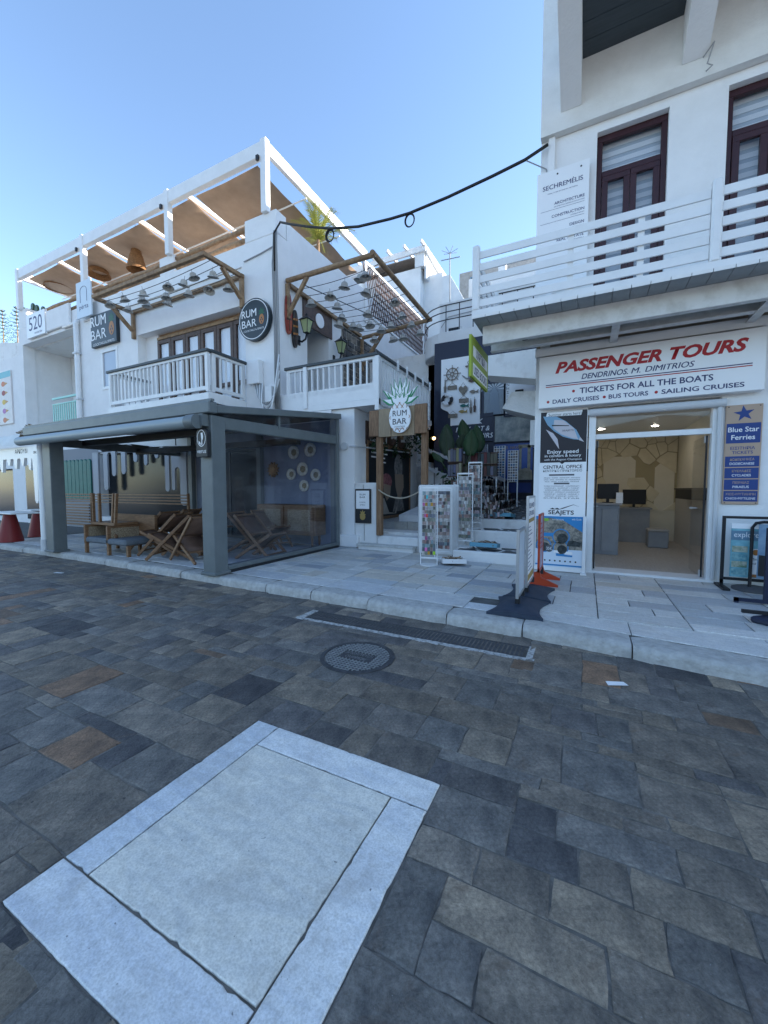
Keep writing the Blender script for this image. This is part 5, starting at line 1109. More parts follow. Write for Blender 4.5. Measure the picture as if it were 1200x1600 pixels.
for i in range(5): B(BX0+.02, BX0+.044, BY0+.1, UY-.05, 4.20+i*.172, 4.20+i*.172+.105).build('rail_plank', M_white, rbal, bevel=.004)
for x in (BX0, 1.22, 4.2): B(x, x+.1, BY0-.02, BY0+.08, 4.145, 5.08).build('post', M_white, rbal, bevel=.02)
for x in (-.3, .5, 2.4): B(x, x+.07, BY0+.043, BY0+.09, 4.145, 5.0).build('batten', M_white, rbal)
B(BX0, BX0+.09, UY-.1, UY-.01, 4.145, 5.05).build('post', M_white, rbal)
t = thing('bulkhead_light', 'small oval bulkhead light under the right balcony', 'lamp', (.7, 6.7, 3.95)); p = onZ(1012, 489, 4.0)
MB().prism(disc((p.x, p.y), .12, .05, 20), 3.99, 4.03, 'z').build('rim', M_dark, t); MB().prism(disc((p.x, p.y), .1, .038, 20), 3.975, 3.989, 'z').build('lens', M_board, t)
p = onZ(825, 528, 3.95); t = thing('spot_light', 'black spot light fixed under the left end of the right balcony', 'lamp', p); MB().tube([p+Vector((-.06, -.08, -.02)), p+Vector((.06, .1, .04))], .04, 10).build('housing', M_dark, t); MB().tube([p, p+Vector((0, 0, .1))], .015, 6).build('bracket', M_dark, t)
# ------------------------------------------------------------------ signs of the right building
t = thing('architect_sign', 'white office sign with dark lettering hung behind the right balcony rail', 'sign', (-.45, UY-.1, 5.2))
B(-.86, -.08, UY-.10, UY-.07, 4.9, 6.78).build('panel', M_board, t); ys = UY-.1025
text(t, 'SECHREMÉLIS', (-.47, ys, 6.52), .075, M_blueink, width=.60, bold=.01); text(t, 'master in real and dual for real estates', (-.47, ys, 6.42), .02, M_blueink, width=.45)
for i, (s, sub) in enumerate((('ARCHITECTURE', 'ARCHITECTURAL DESIGNS & CALCULATIONS'), ('CONSTRUCTION', 'LICENSES & PERMITS'), ('DESIGN', 'RENOVATION DECORATION & EXTERIORS DESIGN'), ('REAL - ESTATE', 'SALES & RENTALS'))):
    z = 6.24-i*.20; text(t, s, (-.14, ys, z), .045, M_blueink, align='R', bold=.01); text(t, sub, (-.14, ys, z-.055), .016, M_blueink, align='R'); B(-.80, -.14, ys, ys+.001, z-.095, z-.091).build('rule', M_blueink, t)
for x in (-.55, -.2): diskobj((x, 6.7), .014, UY-.104, UY-.1, 8).build('bolt', M_dark, t)
t = thing('tours_sign', 'large white shop sign with red and blue lettering over the entrance', 'sign', (.7, SY-.15, 2.85))
B(-.75, 2.13, SY-.18, SY-.023, 2.86, 3.70).build('panel', M_board, t, bevel=.006); ys = SY-.1825
text(t, 'PASSENGER TOURS', (.72, ys, 3.50), .17, M_red, width=2.44, shear=.28, bold=.04); text(t, 'DENDRINOS.', (.21, ys, 3.315), .085, M_blueink, width=.64, shear=.25, bold=.015); text(t, 'M.', (.63, ys, 3.315), .085, M_blueink, width=.12, shear=.25, bold=.015); text(t, 'DIMITRIOS', (1.05, ys, 3.315), .085, M_blueink, width=.60, shear=.25, bold=.015)
B(-.64, 1.99, ys, ys+.0015, 3.222, 3.236).build('rule', M_blueink, t); B(-.64, 1.99, ys, ys+.0015, 3.192, 3.206).build('rule', M_red, t)
text(t, 'TICKETS FOR ALL THE BOATS', (.72, ys, 3.095), .088, M_blueink, width=1.70, bold=.02); text(t, 'DAILY CRUISES', (-.19, ys, 2.955), .066, M_blueink, width=.68, bold=.018); text(t, 'BUS TOURS', (.54, ys, 2.955), .066, M_blueink, width=.52, bold=.018); text(t, 'SAILING CRUISES', (1.44, ys, 2.955), .066, M_blueink, width=.95, bold=.018)
for x, z in ((-.22, 3.095), (-.6, 2.955), (.22, 2.955), (.9, 2.955)): plate(t, disc((x, z), .022, .022, 10), ys, M_red, 'bullet')
# ferry banner
t = thing('ferry_banner', 'tall dark and white fast ferry banner left of the entrance', 'banner', (-.36, SY-.05, 1)); ys = SY-.03
B(-.73, .0, ys, SY-.002, .9, 2.82).build('panel', M_board, t); M_bdark = mat('banner_dark', (.012, .011, .018), .4); 
B(-.72, -.01, ys-.002, ys-.0005, 1.96, 2.815).build('dark_print', M_bdark, t); plate(t, [(-.62, 2.81), (-.08, 2.81), (-.1, 2.73), (-.64, 2.74)], ys-.003, M_board, 'caption_strip', .0008); text(t, 'Summer starts here!', (-.35, ys-.0035, 2.765), .05, M_ink, width=.5)
Sx = lambda a: lerp(-.72, -.01, a); Sz = lambda b: lerp(1.96, 2.815, b)
shp = lambda P, m, d, nm: plate(t, [(Sx(a), Sz(b)) for a, b in P], ys-.003-d, m, nm, .0006)
shp([(.05, .92), (.35, .9), (.55, .80), (.78, .62), (.9, .42), (.72, .44), (.5, .50), (.3, .62), (.15, .75)], flat('ship_blue', (.20, .36, .5)), 0, 'ship_print'); shp([(.3, .84), (.5, .82), (.72, .66), (.82, .44), (.7, .46), (.45, .55), (.28, .68)], flat('ship_white', (.55, .52, .55)), .0008, 'ship_print'); shp([(.12, .66), (.42, .26), (.38, .46), (.28, .58)], MATS['ship_white'], .0016, 'ship_print'); shp([(.86, .48), (.95, .38), (.84, .42)], MATS['ship_white'], .0016, 'ship_print'); shp([(.25, .745), (.45, .73), (.62, .715), (.62, .70), (.45, .71), (.25, .72)], M_ink, .0024, 'ship_print'); text(t, 'SEAJETS', (Sx(.6), ys-.006, Sz(.62)), .026, M_ink, width=.17)
text(t, 'Enjoy speed', (-.365, ys-.004, Sz(.215)), .062, M_wink, width=.48, bold=.012); text(t, 'in comfort & luxury', (-.365, ys-.004, Sz(.135)), .045, M_wink, width=.56, bold=.01); text(t, 'with the Aegean Champion', (-.365, ys-.004, Sz(.06)), .034, M_wink, width=.58, space=.98)
plate(t, [(-.41, 1.96), (-.33, 1.96), (-.37, 1.93)], ys-.002, M_bdark, 'pointer'); text(t, 'CENTRAL OFFICE', (-.365, ys-.002, 1.885), .058, M_ink, width=.60, bold=.014); text(t, 'ΚΕΝΤΡΙΚΟ ΠΡΑΚΤΟΡΕΙΟ', (-.365, ys-.002, 1.82), .038, M_ink, width=.60)
B(-.57, -.18, ys-.003, ys-.001, 1.735, 1.762).build('bar_print', flat('ink_grey', (.1, .1, .11)), t); B(-.49, -.25, ys-.003, ys-.001, 1.59, 1.617).build('bar_print', MATS['ink_grey'], t)
for i, s in enumerate(('PIRAEUS - RAFINA - HERAKLION - MYKONOS', 'SYROS - TINOS - SANTORINI - IOS - FOLEGANDROS', 'MILOS - SIFNOS - KOUFONISIA - AMORGOS')): text(t, s, (-.37, ys-.002, 1.70-i*.032), .018, M_ink, width=.56-.03*(i == 2))
for i, s in enumerate(('WORLD CHAMPION JET - CHAMPION JET 1', 'CHAMPION JET 2 - CHAMPION JET 3 - POWER JET', 'SUPERRUNNER JET - SPEEDRUNNER JET', 'NAXOS JET - SUPERCAT CHAMPION JET', 'ANDROS JET - SUPER JET - SUPER JET 2', 'SIFNOS JET - EXPRESS JET - SUPER CAT', 'SUPER STAR')): text(t, s, (-.37, ys-.002, 1.56-i*.034), .018, M_ink, width=.56-.02*(i % 3))
text(t, 'SEAJETS', (-.37, ys-.002, 1.115), .07, M_ink, width=.40, bold=.02); plate(t, [(-.55, 1.165), (-.5, 1.19), (-.47, 1.17), (-.43, 1.19), (-.39, 1.17), (-.35, 1.19), (-.18, 1.25), (-.08, 1.21), (-.18, 1.243), (-.34, 1.175), (-.4, 1.16)], ys-.002, M_ink, 'wave_mark', .0008)
# blue star sign
t = thing('ferries_sign', 'narrow tan and blue ferry ticket sign right of the entrance', 'sign', (1.965, SY-.03, 1.3)); x0, x1 = 1.765, 2.17; ys = SY-.032; M_tan = mat('sign_tan', (.46, .33, .24), .6); M_sb = mat('sign_blue', (.012, .045, .20), .45)
B(x0, x1, ys, SY-.002, 1.29, 2.70).build('panel', M_tan, t, bevel=.004); cx_ = (x0+x1)/2
P = []
for i in range(10): a = pi/2+pi*i/5+.12; r = .115 if i % 2 == 0 else .045; P.append((cx_+r*cos(a)*1.05, 2.575+r*sin(a)))
plate(t, P, ys-.002, M_sb, 'star')
def band(za, zb): B(x0+.015, x1-.015, ys-.002, ys-.0005, za, zb).build('blue_band', M_sb, t)
band(2.16, 2.44); text(t, 'Blue Star', (cx_, ys-.003, 2.355), .07, M_wink, width=.34, bold=.012); text(t, 'Ferries', (cx_, ys-.003, 2.245), .07, M_wink, width=.26, bold=.012)
text(t, 'ΕΙΣΙΤΗΡΙΑ', (cx_, ys-.002, 2.09), .042, M_sb, width=.27, bold=.012); text(t, 'TICKETS', (cx_, ys-.002, 2.03), .042, M_sb, width=.23, bold=.012)
for i, (a, b) in enumerate((('ΔΩΔΕΚΑΝΗΣΑ', 'DODECANESE'), ('ΚΥΚΛΑΔΕΣ', 'CYCLADES'), ('ΠΕΙΡΑΙΑΣ', 'PIRAEUS'), ('ΧΙΟΣ•ΜΥΤΙΛΗΝΗ', 'CHIOS•MYTILENE'))):
    zt = 1.975-i*.165; band(zt-.15, zt); wd = (.27, .21, .18, .33)[i]; text(t, a, (cx_, ys-.003, zt-.045), .034, M_tan, width=wd, bold=.01); text(t, b, (cx_, ys-.003, zt-.105), .034, M_wink, width=wd, bold=.01)
for x in (x0+.03, x1-.03):
    for z in (1.31, 2.675): diskobj((x, z), .008, ys-.002, ys, 8).build('bolt', M_dark, t)
# excursion poster stand
t = thing('poster_stand', 'white framed stand with blue excursion poster below the ferry banner', 'poster stand', (-.4, 7.15, ZP)); py_ = 7.12; x0, x1, z0, z1 = -.735, -.03, .22, 1.06
B(x0-.02, x1+.03, py_+.004, py_+.03, z0-.04, z1+.01).build('backing', M_board, t); B(x1+.004, x1+.05, py_-.02, py_+.05, ZP, z1+.01).build('upright', M_white, t); B(x0-.05, x0-.022, py_-.02, py_+.05, ZP, z1+.01).build('upright', M_white, t); B(x0-.02, x1+.003, py_-.004, py_+.002, z0-.07, z0-.005).build('bottom_bar', M_white, t); B(x1-.02, x1+.07, py_-.1, py_+.12, ZP, ZP+.03).build('foot', M_white, t)
M_pb = flat('poster_blue', (.03, .22, .48)); M_pc = mat('poster_photo', (.10, .10, .09), .5, (.34, .30, .24), 14, contrast=(.4, .6)); M_pp = flat('poster_white', (.62, .70, .78)); M_pn = mat('poster_dark', (.015, .02, .02), .5, (.06, .07, .07), 20)
q = lambda P, m, d, nm='print': plate(t, [(lerp(x0, x1, a), lerp(z0, z1, b)) for a, b in P], py_-.001-d, m, nm, .0008)
q([(0, 0), (1, 0), (1, 1), (0, 1)], M_pp, 0); q([(0, .35), (1, .35), (1, .72), (.6, .92), (.3, .97), (0, .93)], M_pc, .001, 'photo_print'); q([(0, .93), (.3, .97), (.6, .92), (1, .70), (1, 1), (0, 1)], M_pb, .002); q([(0, .02), (1, .02), (1, .05), (0, .05)], M_pb, .002); q([(.1, .60), (.42, .60), (.42, .67), (.1, .67)], M_pb, .002)
def dd(a, b, r, m, d): q(disc((a, b), r, r*.84, 24), m, d)
for a, b, r in ((.55, .60, .19), (.18, .42, .17), (.55, .38, .17)): dd(a, b, r, M_pb, .0025); dd(a, b, r*.86, M_pc, .0035); dd(a+.03, b-.03, r*.6, M_pn, .0042)
q([(.68, .42), (.95, .42), (.98, .5), (.8, .54), (.7, .52)], M_pn, .003); dd(.3, .36, .085, flat('badge_grey', (.08, .09, .1)), .005); text(t, '35€', (lerp(x0, x1, .3), py_-.0072, lerp(z0, z1, .36)), .05, M_wink, width=.085); q([(.4, .28), (.8, .26), (.8, .31), (.4, .33)], M_board, .004); q([(.45, .22), (.8, .21), (.8, .245), (.45, .255)], M_pb, .004)
for i in range(8): dd(.1+i*.11, .12, .02, M_pn, .003)
q(disc((.22, .93), .07, .03, 14), flat('print_lime', (.25, .45, .05)), .004); text(t, 'NAXOS TOURS', (lerp(x0, x1, .48), py_-.006, lerp(z0, z1, .935)), .024, M_wink, width=.17); text(t, 'with Guide', (lerp(x0, x1, .87), py_-.006, lerp(z0, z1, .95)), .03, M_wink, width=.14)
# black frames at the right edge
t = thing('framed_stand', 'black tube frame stand with turquoise boat trip posters by the ferry sign', 'poster stand', (2.2, 7.1, ZP)); y = 7.05; xa, za = onY(1130, 806, y).x, onY(1130, 806, y).z; zb = onY(1126, 905, y).z
for b_ in ((xa, xa+.035, za-1.0+.06, za), (xa+.036, 2.95, za-.035, za), (xa+.036, 2.95, zb, zb+.035), (2.95, 2.985, zb, za)): B(b_[0], b_[1], y, y+.035, b_[2], b_[3]).build('frame_bar', M_dark, t)
B(xa-.02, xa+.06, y-.22, y+.22, ZP, ZP+.03).build('foot', M_dark, t); B(xa, xa+.035, y, y+.035, ZP+.03, zb).build('frame_bar', M_dark, t)
B(xa+.1, 2.9, y+.012, y+.02, zb+.05, za-.1).build('poster', mat('poster_sea', (.05, .25, .32), .4, (.25, .5, .55), 5), t); ps = y+.009
B(xa+.1, 2.9, ps, y+.0115, za-.17, za-.1).build('header', M_board, t); B(xa+.1, 2.9, ps, y+.0115, za-.33, za-.20).build('header', flat('print_steel', (.12, .22, .30)), t); text(t, 'explore', (xa+.26, ps-.0015, za-.25), .075, M_wink, width=.26); B(xa+.30, 2.8, ps, y+.0115, zb+.06, zb+.45).build('paper', M_board, t); diskobj((xa+.37, zb+.40), .04, ps-.002, ps-.0002, 12).build('sun_print', M_orng, t)
text(t, 'Mini cruise', (xa+.42, ps-.0015, zb+.31), .035, M_ink, width=.2); text(t, 'and day trips', (xa+.42, ps-.0015, zb+.25), .03, M_ink, width=.2); B(xa+.30, 2.8, ps-.001, ps-.0001, zb+.06, zb+.10).build('footer', M_orng, t)
for i in range(4): B(xa+.115, xa+.28, ps-.001, ps-.0001, zb+.08+i*.105, zb+.165+i*.105).build('photo_print', mat('photo_sea%d' % (i % 2), ((.04, .2, .25), (.10, .2, .12))[i % 2], .4, ((.3, .5, .5), (.5, .5, .4))[i % 2], 18), t)
t = thing('round_base_sign', 'black rounded frame sign with sailing poster on a round grey base', 'poster stand', (2.35, 6.6, ZP)); p0 = onZ(1172, 922, ZP); y = p0.y; xa = onY(1171, 915, y).x; zt = onY(1178, 815, y).z
MB().tube([(xa, y, ZP+.04), (xa, y, zt-.08), (xa+.03, y-.02, zt-.02), (xa+.1, y-.05, zt), (xa+.6, y-.3, zt)], .02, 8).build('frame_tube', M_dark, t, smooth=40); MB().lathe([(.001, 0), (.24, 0), (.24, .025), (.2, .04), (.001, .045)], (xa+.05, y, ZP), 28).build('base', mat('grey_rubber', (.09, .09, .095), .8), t, smooth=30)
MB().add([(xa+.06, y-.02, .3), (xa+.6, y-.28, .3), (xa+.6, y-.28, zt-.03), (xa+.06, y-.02, zt-.03)], [(0,1,2,3)]).build('poster', mat('poster_sail', (.10, .2, .32), .4, (.3, .42, .52), 4), t); MB().add([(xa+.07, y-.032, .34), (xa+.6, y-.289, .34), (xa+.6, y-.289, .62), (xa+.07, y-.032, .62)], [(0,1,2,3)]).build('poster_footer', M_dark, t)
mbx = [(xa+.2, y-.095, .95), (xa+.34, y-.165, .95), (xa+.27, y-.13, 1.14)]; MB().add(mbx, [(0,1,2)]).build('sail_print', M_dark, t)
t = thing('navy_frame_sign', 'navy tube frame sign with blue rubber foot cut by the right edge', 'poster stand', (2.4, 6, ZP)); p0 = onZ(1150, 941, ZP); y = p0.y; xb = onZ(1192, 946, ZP).x
B(p0.x-.02, xb+.5, y-.02, y+.02, ZP+.02, ZP+.06).build('foot_bar', M_navy, t); B(p0.x-.02, p0.x+.02, y-.02, y+.02, ZP, ZP+.06).build('foot_bar', M_navy, t); B(xb+.01, xb+.05, y-.021, y+.021, ZP+.06, 1.05).build('frame_tube', M_navy, t); B(xb+.051, xb+.8, y-.02, y+.02, 1.01, 1.05).build('frame_tube', M_navy, t); B(xb+.06, xb+.8, y-.006, y+.006, .3, 1.0).build('poster', MATS['poster_sail'], t)
t = thing('rubber_stand', 'dark blue rubber sign foot cut by the right edge', 'sign base', (2.3, 5.4, ZP)); p0 = onZ(1170, 972, ZP); MB().prism([(p0.x, p0.y), (p0.x+.35, p0.y-.3), (p0.x+.9, p0.y-.3), (p0.x+.9, p0.y+.25), (p0.x+.3, p0.y+.25)], ZP, ZP+.07, 'z').build('foot', M_navy, t, bevel=.02); B(p0.x-.04, p0.x+.2, p0.y+.06, p0.y+.1, ZP+.075, ZP+.11).build('bar', M_dark, t)
# ------------------------------------------------------------------ pavement signs on the rubber base
M_rub = mat('blue_rubber', (.020, .032, .055), .6, (.032, .046, .072), 8, .2, 60)
base = thing('rubber_stand', 'dark blue moulded rubber base holding the pavement signs', 'sign base', (-.5, 5, ZP))
def prism_base(y0, y1, xc, w0, name):
    mb = MB(); n_ = 10
    for i in range(n_+1):
        y = lerp(y0, y1, i/n_); s = abs(2*i/n_-1); w_ = w0*(.80+.25*s*s); h = .09-.045*s
        for xx, zz in ((-w_, 0), (-w_, .03), (-w_*.55, h), (0, h+.015), (w_*.55, h), (w_, .03), (w_, 0)): mb.v.append(Vector((xc+xx, y, ZP+zz)))
    for i in range(n_):
        for j in range(6): mb.f.append((i*7+j, i*7+j+1, i*7+j+8, i*7+j+7))
    mb.f += [tuple(range(7)), tuple(range(n_*7, n_*7+7))]
    mb.build(name, M_rub, base, smooth=30)
pA = onZ(803, 955, .2); XS = pA.x
prism_base(4.36, 5.05, XS, .28, 'foot'); prism_base(5.1, 5.8, XS+.03, .27, 'foot')
def pave_sign(ya, yb, zt, zb, xo, fm, name, lab, colr):
    t = thing(name, lab, 'sign', (XS+xo, (ya+yb)/2, ZP+.1)); x = XS+xo
    for y in (ya+.06, yb-.06): B(x-.025, x+.025, y-.025, y+.025, ZP+.09, zb+.01).build('socket', M_dark, t)
    for a, b, c, d in ((ya, ya+.03, zb, zt), (yb-.03, yb, zb, zt), (ya+.03, yb-.03, zb, zb+.03), (ya+.03, yb-.03, zt-.03, zt)): B(x-.015, x+.015, a, b, c, d).build('frame_bar', fm, t)
    B(x-.008, x+.008, ya+.031, yb-.031, zb+.031, zt-.031).build('panel', colr, t); return t, x
M_alu = mat('aluminium', (.45, .46, .47), .35, metal=.6)
def fitz(u, v, y): return onY(u, v, y).z
t, x = pave_sign(4.55, 5.05, fitz(799, 828, 4.55), fitz(800, 935, 4.55), 0, M_alu, 'pavement_sign', 'aluminium framed pavement sign nearest the kerb', mat('panel_pale', (.42, .48, .55), .4, (.5, .56, .62), 3))
t, x = pave_sign(5.15, 5.85, 1.42, .28, .02, M_alu, 'pavement_sign', 'white pavement sign with price list in the middle of the row', M_board)
for s, z, h_ in (('ISLAND', 1.30, .07), ('CRUISES', 1.20, .06)): text(t, s, (x+.0095, 5.5, z), h_, M_blueink, 'x', width=.5, bold=.01)
B(x+.0085, x+.0095, 5.2, 5.8, 1.08, 1.13).build('gold_band', M_gold, t); B(x+.0085, x+.0095, 5.2, 5.8, .34, .42).build('gold_band', M_gold, t)
for i in range(12): B(x+.0085, x+.0095, 5.22, 5.42+.3*((i*7) % 3)/3, 1.02-i*.05, 1.03-i*.05).build('printed_line', M_blueink, t)
M_or = mat('orange_paint', (.42, .05, .015), .45); M_pn2 = mat('panel_tinted', (.30, .18, .22), .4, (.45, .4, .5), 3)
t, x = pave_sign(5.98, 6.5, 1.15, .32, .08, M_or, 'pavement_sign', 'orange framed pavement sign next to the ferry banner', M_pn2)
for y in (6.0, 6.48): MB().prism([(x-.26, ZP), (x+.26, ZP), (x+.26, ZP+.03), (x+.04, ZP+.12), (x+.0, ZP+.26), (x-.04, ZP+.12), (x-.26, ZP+.03)], y-.02, y+.02, 'y').build('foot', M_or, t)
for i in range(6): B(x+.0085, x+.0095, 6.05, 6.3+.1*(i % 2), 1.0-i*.07, 1.015-i*.07).build('printed_line', M_red, t)
# ================================================================== alley: steps, painted path, gift shop
st_ = thing('alley_steps', 'white painted stone steps leading up into the alley', 'steps', (-1.6, 7.8, 0))
B(-2.28, -.83, 7.42, 8.15, 0, .33).build('step', M_plaster2, st_, bevel=.02); B(-2.28, -.83, 8.152, 8.75, 0, .66).build('step', M_plaster2, st_, bevel=.02); B(-2.28, -.83, 8.752, 9.1, 0, .86).build('step', M_plaster2, st_, bevel=.02)
pz = lambda y: .862+(y-8.76)*.125
path = MB().add([(-4.2, 9.1, .86), (-.83, 9.1, .86), (-.83, 12.4, pz(12.4)), (-4.2, 12.4, pz(12.4)), (-4.2, 9.1, 0), (-.83, 9.1, 0), (-.83, 12.4, 0), (-4.2, 12.4, 0)], [(0,1,2,3),(4,7,6,5),(0,4,5,1),(1,5,6,2),(2,6,7,3),(3,7,4,0)]).build('path', mat('whitewash', (.60, .61, .62), .9, (.72, .72, .72), 6), None); tag(path, kind='structure')
M_flag = mat('flagstone', (.07, .072, .075), .8, (.13, .13, .128), 7, .4, 30)
def flags(x0, x1, y0, y1, n, seed, zf, parent):
    for c, poly in voro(x0, x1, y0, y1, n, seed, lambda c: False):
        poly = [(c[0]+(a-c[0])*.84, c[1]+(b-c[1])*.84) for a, b in poly]; mb = MB(); k = len(poly)
        mb.add([(a, b, zf(b)+.006) for a, b in poly]+[(a, b, zf(b)-.01) for a, b in poly], [tuple(range(k))]+[(i, k+i, k+(i+1) % k, (i+1) % k) for i in range(k)]); mb.build('flagstone', M_flag, parent)
flags(-2.26, -.85, 7.48, 8.12, 9, 1, lambda y: .33, st_); flags(-2.26, -.85, 8.2, 8.72, 8, 2, lambda y: .66, st_)
flags(-2.4, -.85, 8.8, 12.2, 62, 3, lambda y: pz(y) if y > 9.1 else .86, path)
GY = 11.6
gs = thing('gift_shop', 'navy fronted souvenir shop at the top of the alley steps', 'building', (-2.6, GY, 1.1))
def rect(u0, v0, u1, v1, y): a = onY(u0, v0, y); b = onY(u1, v1, y); return min(a.x, b.x), max(a.x, b.x), min(a.z, b.z), max(a.z, b.z)
B(-4.2, -.83, GY+.05, GY+.3, 0, 5.9).build('wall', M_navy, gs); B(-6.98, -4.2, 12.6, 12.9, 0, 6).build('side_wall', M_plaster2, gs)
x0, x1, z0, z1 = rect(690, 563, 750, 662, GY)
MB().prism([(x0+.3, z0), (x1, z0), (x1, z1), (x0, z1), (x0, z0+.55), (x0+.06, z0+.5), (x0+.22, z0+.42), (x0+.3, z0+.3)], GY-.03, GY+.045, 'y').build('display_board', M_board, gs)
def npx(u, v): p = onY(u, v, GY-.04); return p.x, p.z
M_drift = mat('driftwood', (.16, .13, .10), .8, (.27, .24, .2), 8)
yd = GY-.075
x, z = npx(707, 585); t = thing('ships_wheel', 'wooden ships wheel hung at the top of the souvenir board', 'ornament', (x, yd, z))
MB().tube([(x+.17*cos(2*pi*i/20), yd, z+.17*sin(2*pi*i/20)) for i in range(21)], .015, 6).build('rim', M_drift, t); MB().tube([(x+.05*cos(2*pi*i/12), yd, z+.05*sin(2*pi*i/12)) for i in range(13)], .015, 6).build('hub', M_drift, t)
for i in range(8): a = 2*pi*i/8; MB().tube([(x+.04*cos(a), yd, z+.04*sin(a)), (x+.26*cos(a), yd, z+.26*sin(a))], .011, 6).build('spoke', M_drift, t)
x, z = npx(733, 580); t = thing('anchor_ornament', 'grey wooden anchor hung at the top right of the souvenir board', 'ornament', (x, yd, z)); M_ggrey = mat('grey_wood', (.24, .25, .26), .8)
B(x-.022, x+.022, yd-.015, yd+.015, z-.2, z+.2).build('shank', M_ggrey, t); B(x-.1, x+.1, yd-.02, yd+.02, z+.12, z+.155).build('stock', M_drift, t); MB().tube([(x-.2+.4*i/10, yd, z-.1-.12*sin(pi*i/10)) for i in range(11)], [.008]+[.022]*9+[.008], 6).build('arms', M_ggrey, t); MB().tube([(x+.04*cos(2*pi*i/10), yd, z+.24+.04*sin(2*pi*i/10)) for i in range(11)], .008, 5).build('ring', M_drift, t)
x, z = npx(699, 625); t = thing('lifebuoy_ornament', 'black and white welcome lifebuoy on the souvenir board', 'ornament', (x, yd, z)); n_ = 24
for k in range(4):
    mb = MB(); mb.tube([(x+.135*cos(2*pi*(k*6+i)/n_+.4), yd, z+.135*sin(2*pi*(k*6+i)/n_+.4)) for i in range(7)], .05, 8); mb.build('segment', M_ink if k % 2 else M_wink, t, smooth=40)
text(t, 'WELCOME', (x, yd-.056, z+.135), .04, M_wink, width=.2)
for (u, v, kind, lab) in ((696, 603, 'paddle', 'small paddle ornament at the left of the souvenir board'), (707, 606, 'plaque', 'wooden plaque with a fish on the souvenir board'), (724, 610, 'heart', 'heart shaped wooden plaque in the middle of the souvenir board'), (739, 595, 'fish', 'dark fish ornament under the anchor'), (741, 612, 'fish', 'brown fish ornament at the right of the souvenir board'), (725, 626, 'plaque', 'narrow wooden name plaque under the heart plaque'), (726, 634, 'fish', 'teal fish ornament below the name plaque'), (724, 643, 'fish', 'ochre fish ornament at the bottom of the souvenir board'), (736, 635, 'paddle', 'knotted rope ornament at the lower right of the souvenir board'), (742, 633, 'paddle', 'dark boat ornament at the lower right edge of the souvenir board'), (708, 650, 'plaque', 'cut out word ornament at the bottom left of the souvenir board')):
    x, z = npx(u, v); m = {'teal': MATS['teal_paint'], 'ochr': M_gold, 'dark': M_dwood}.get(lab[:4], M_drift)
    t = thing('wall_ornament', lab, 'ornament', (x, yd, z))
    if kind == 'fish':
        P = [(x-.14+.2*i/8, z+.045*sin(pi*i/8)) for i in range(9)]+[(x+.13, z+.05), (x+.11, z), (x+.13, z-.05)]+[(x+.06-.2*i/8, z-.045*sin(pi*i/8)) for i in range(1, 8)]; MB().prism(P, yd-.01, yd+.015, 'y').build('body', m, t); MB().tube([(x, yd, z+.04), (x, yd, z+.1)], .005, 4).build('cord', M_drift, t)
    elif kind == 'heart':
        P = [(x+.13*(sin(a)**3), z+.01*(13*cos(a)-5*cos(2*a)-2*cos(3*a)-cos(4*a))) for a in [2*pi*i/24 for i in range(24)]]; MB().prism(P, yd-.01, yd+.015, 'y').build('body', m, t); MB().tube([(x-.08, yd, z+.1), (x, yd, z+.22), (x+.08, yd, z+.1)], .006, 4).build('cord', M_drift, t)
    elif kind == 'plaque': B(x-.14, x+.14, yd-.01, yd+.015, z-.055, z+.055).build('board', m, t, bevel=.004); MB().tube([(x-.1, yd, z+.055), (x, yd, z+.14), (x+.1, yd, z+.055)], .006, 4).build('cord', M_drift, t)
    else: MB().prism([(x-.025, z-.2), (x+.025, z-.2), (x+.04, z-.05), (x+.015, z), (x+.012, z+.17), (x-.012, z+.17), (x-.015, z), (x-.04, z-.05)], yd-.01, yd+.015, 'y').build('body', m, t); MB().tube([(x, yd, z+.17), (x, yd, z+.23)], .005, 4).build('cord', M_drift, t)
# navy lettering board
x0, x1, z0, z1 = rect(706, 650, 770, 689, GY); t = thing('shop_sign', 'navy shop sign with slanted white lettering partly behind the big leaves', 'sign', ((x0+x1)/2, GY, z0)); B(x0, x1, GY-.02, GY+.045, z0, z1).build('panel', M_navy, t)
for s, u, v, wd in (('GREEK', 735, 659, .72), ('FOLK ART &', 738, 670, 1.0), ('SOUVENIRS', 742, 681, 1.05)): p = npx(u, v); text(t, s, (p[0], GY-.022, p[1]), .14, M_wink, width=wd, shear=.25, bold=.01)
def framed(u0, v0, u1, v1, name, lab, cat, m, fm=M_navy, y=GY):
    x0, x1, z0, z1 = rect(u0, v0, u1, v1, y); t = thing(name, lab, cat, ((x0+x1)/2, y, z0)); f = MB().box(x0, x1, y-.03, y+.04, z0, z0+.04).box(x0, x1, y-.03, y+.04, z1-.04, z1).box(x0, x0+.04, y-.03, y+.04, z0+.04, z1-.04).box(x1-.04, x1, y-.03, y+.04, z0+.04, z1-.04); f.build('frame', fm, t); B(x0+.04, x1-.04, y, y+.03, z0+.04, z1-.04).build('panel', m, t); return t, x0, x1, z0, z1
t, x0, x1, z0, z1 = framed(754, 599, 789, 649, 'windmill_window', 'navy framed upper window with a pale windmill picture', 'window', mat('window_grey', (.10, .13, .17), .15, (.16, .19, .23), 3))
cx_, cz_ = lerp(x0, x1, .52), lerp(z0, z1, .66); MB().prism([(cx_-.1, cz_), (cx_+.1, cz_), (cx_+.2, z0+.05), (cx_-.2, z0+.05)], GY-.004, GY-.001, 'y').build('tower_print', flat('mill_grey', (.22, .27, .32)), t); MB().prism([(cx_-.12, cz_), (cx_+.12, cz_), (cx_, cz_+.2)], GY-.006, GY-.0045, 'y').build('cap_print', MATS['mill_grey'], t)
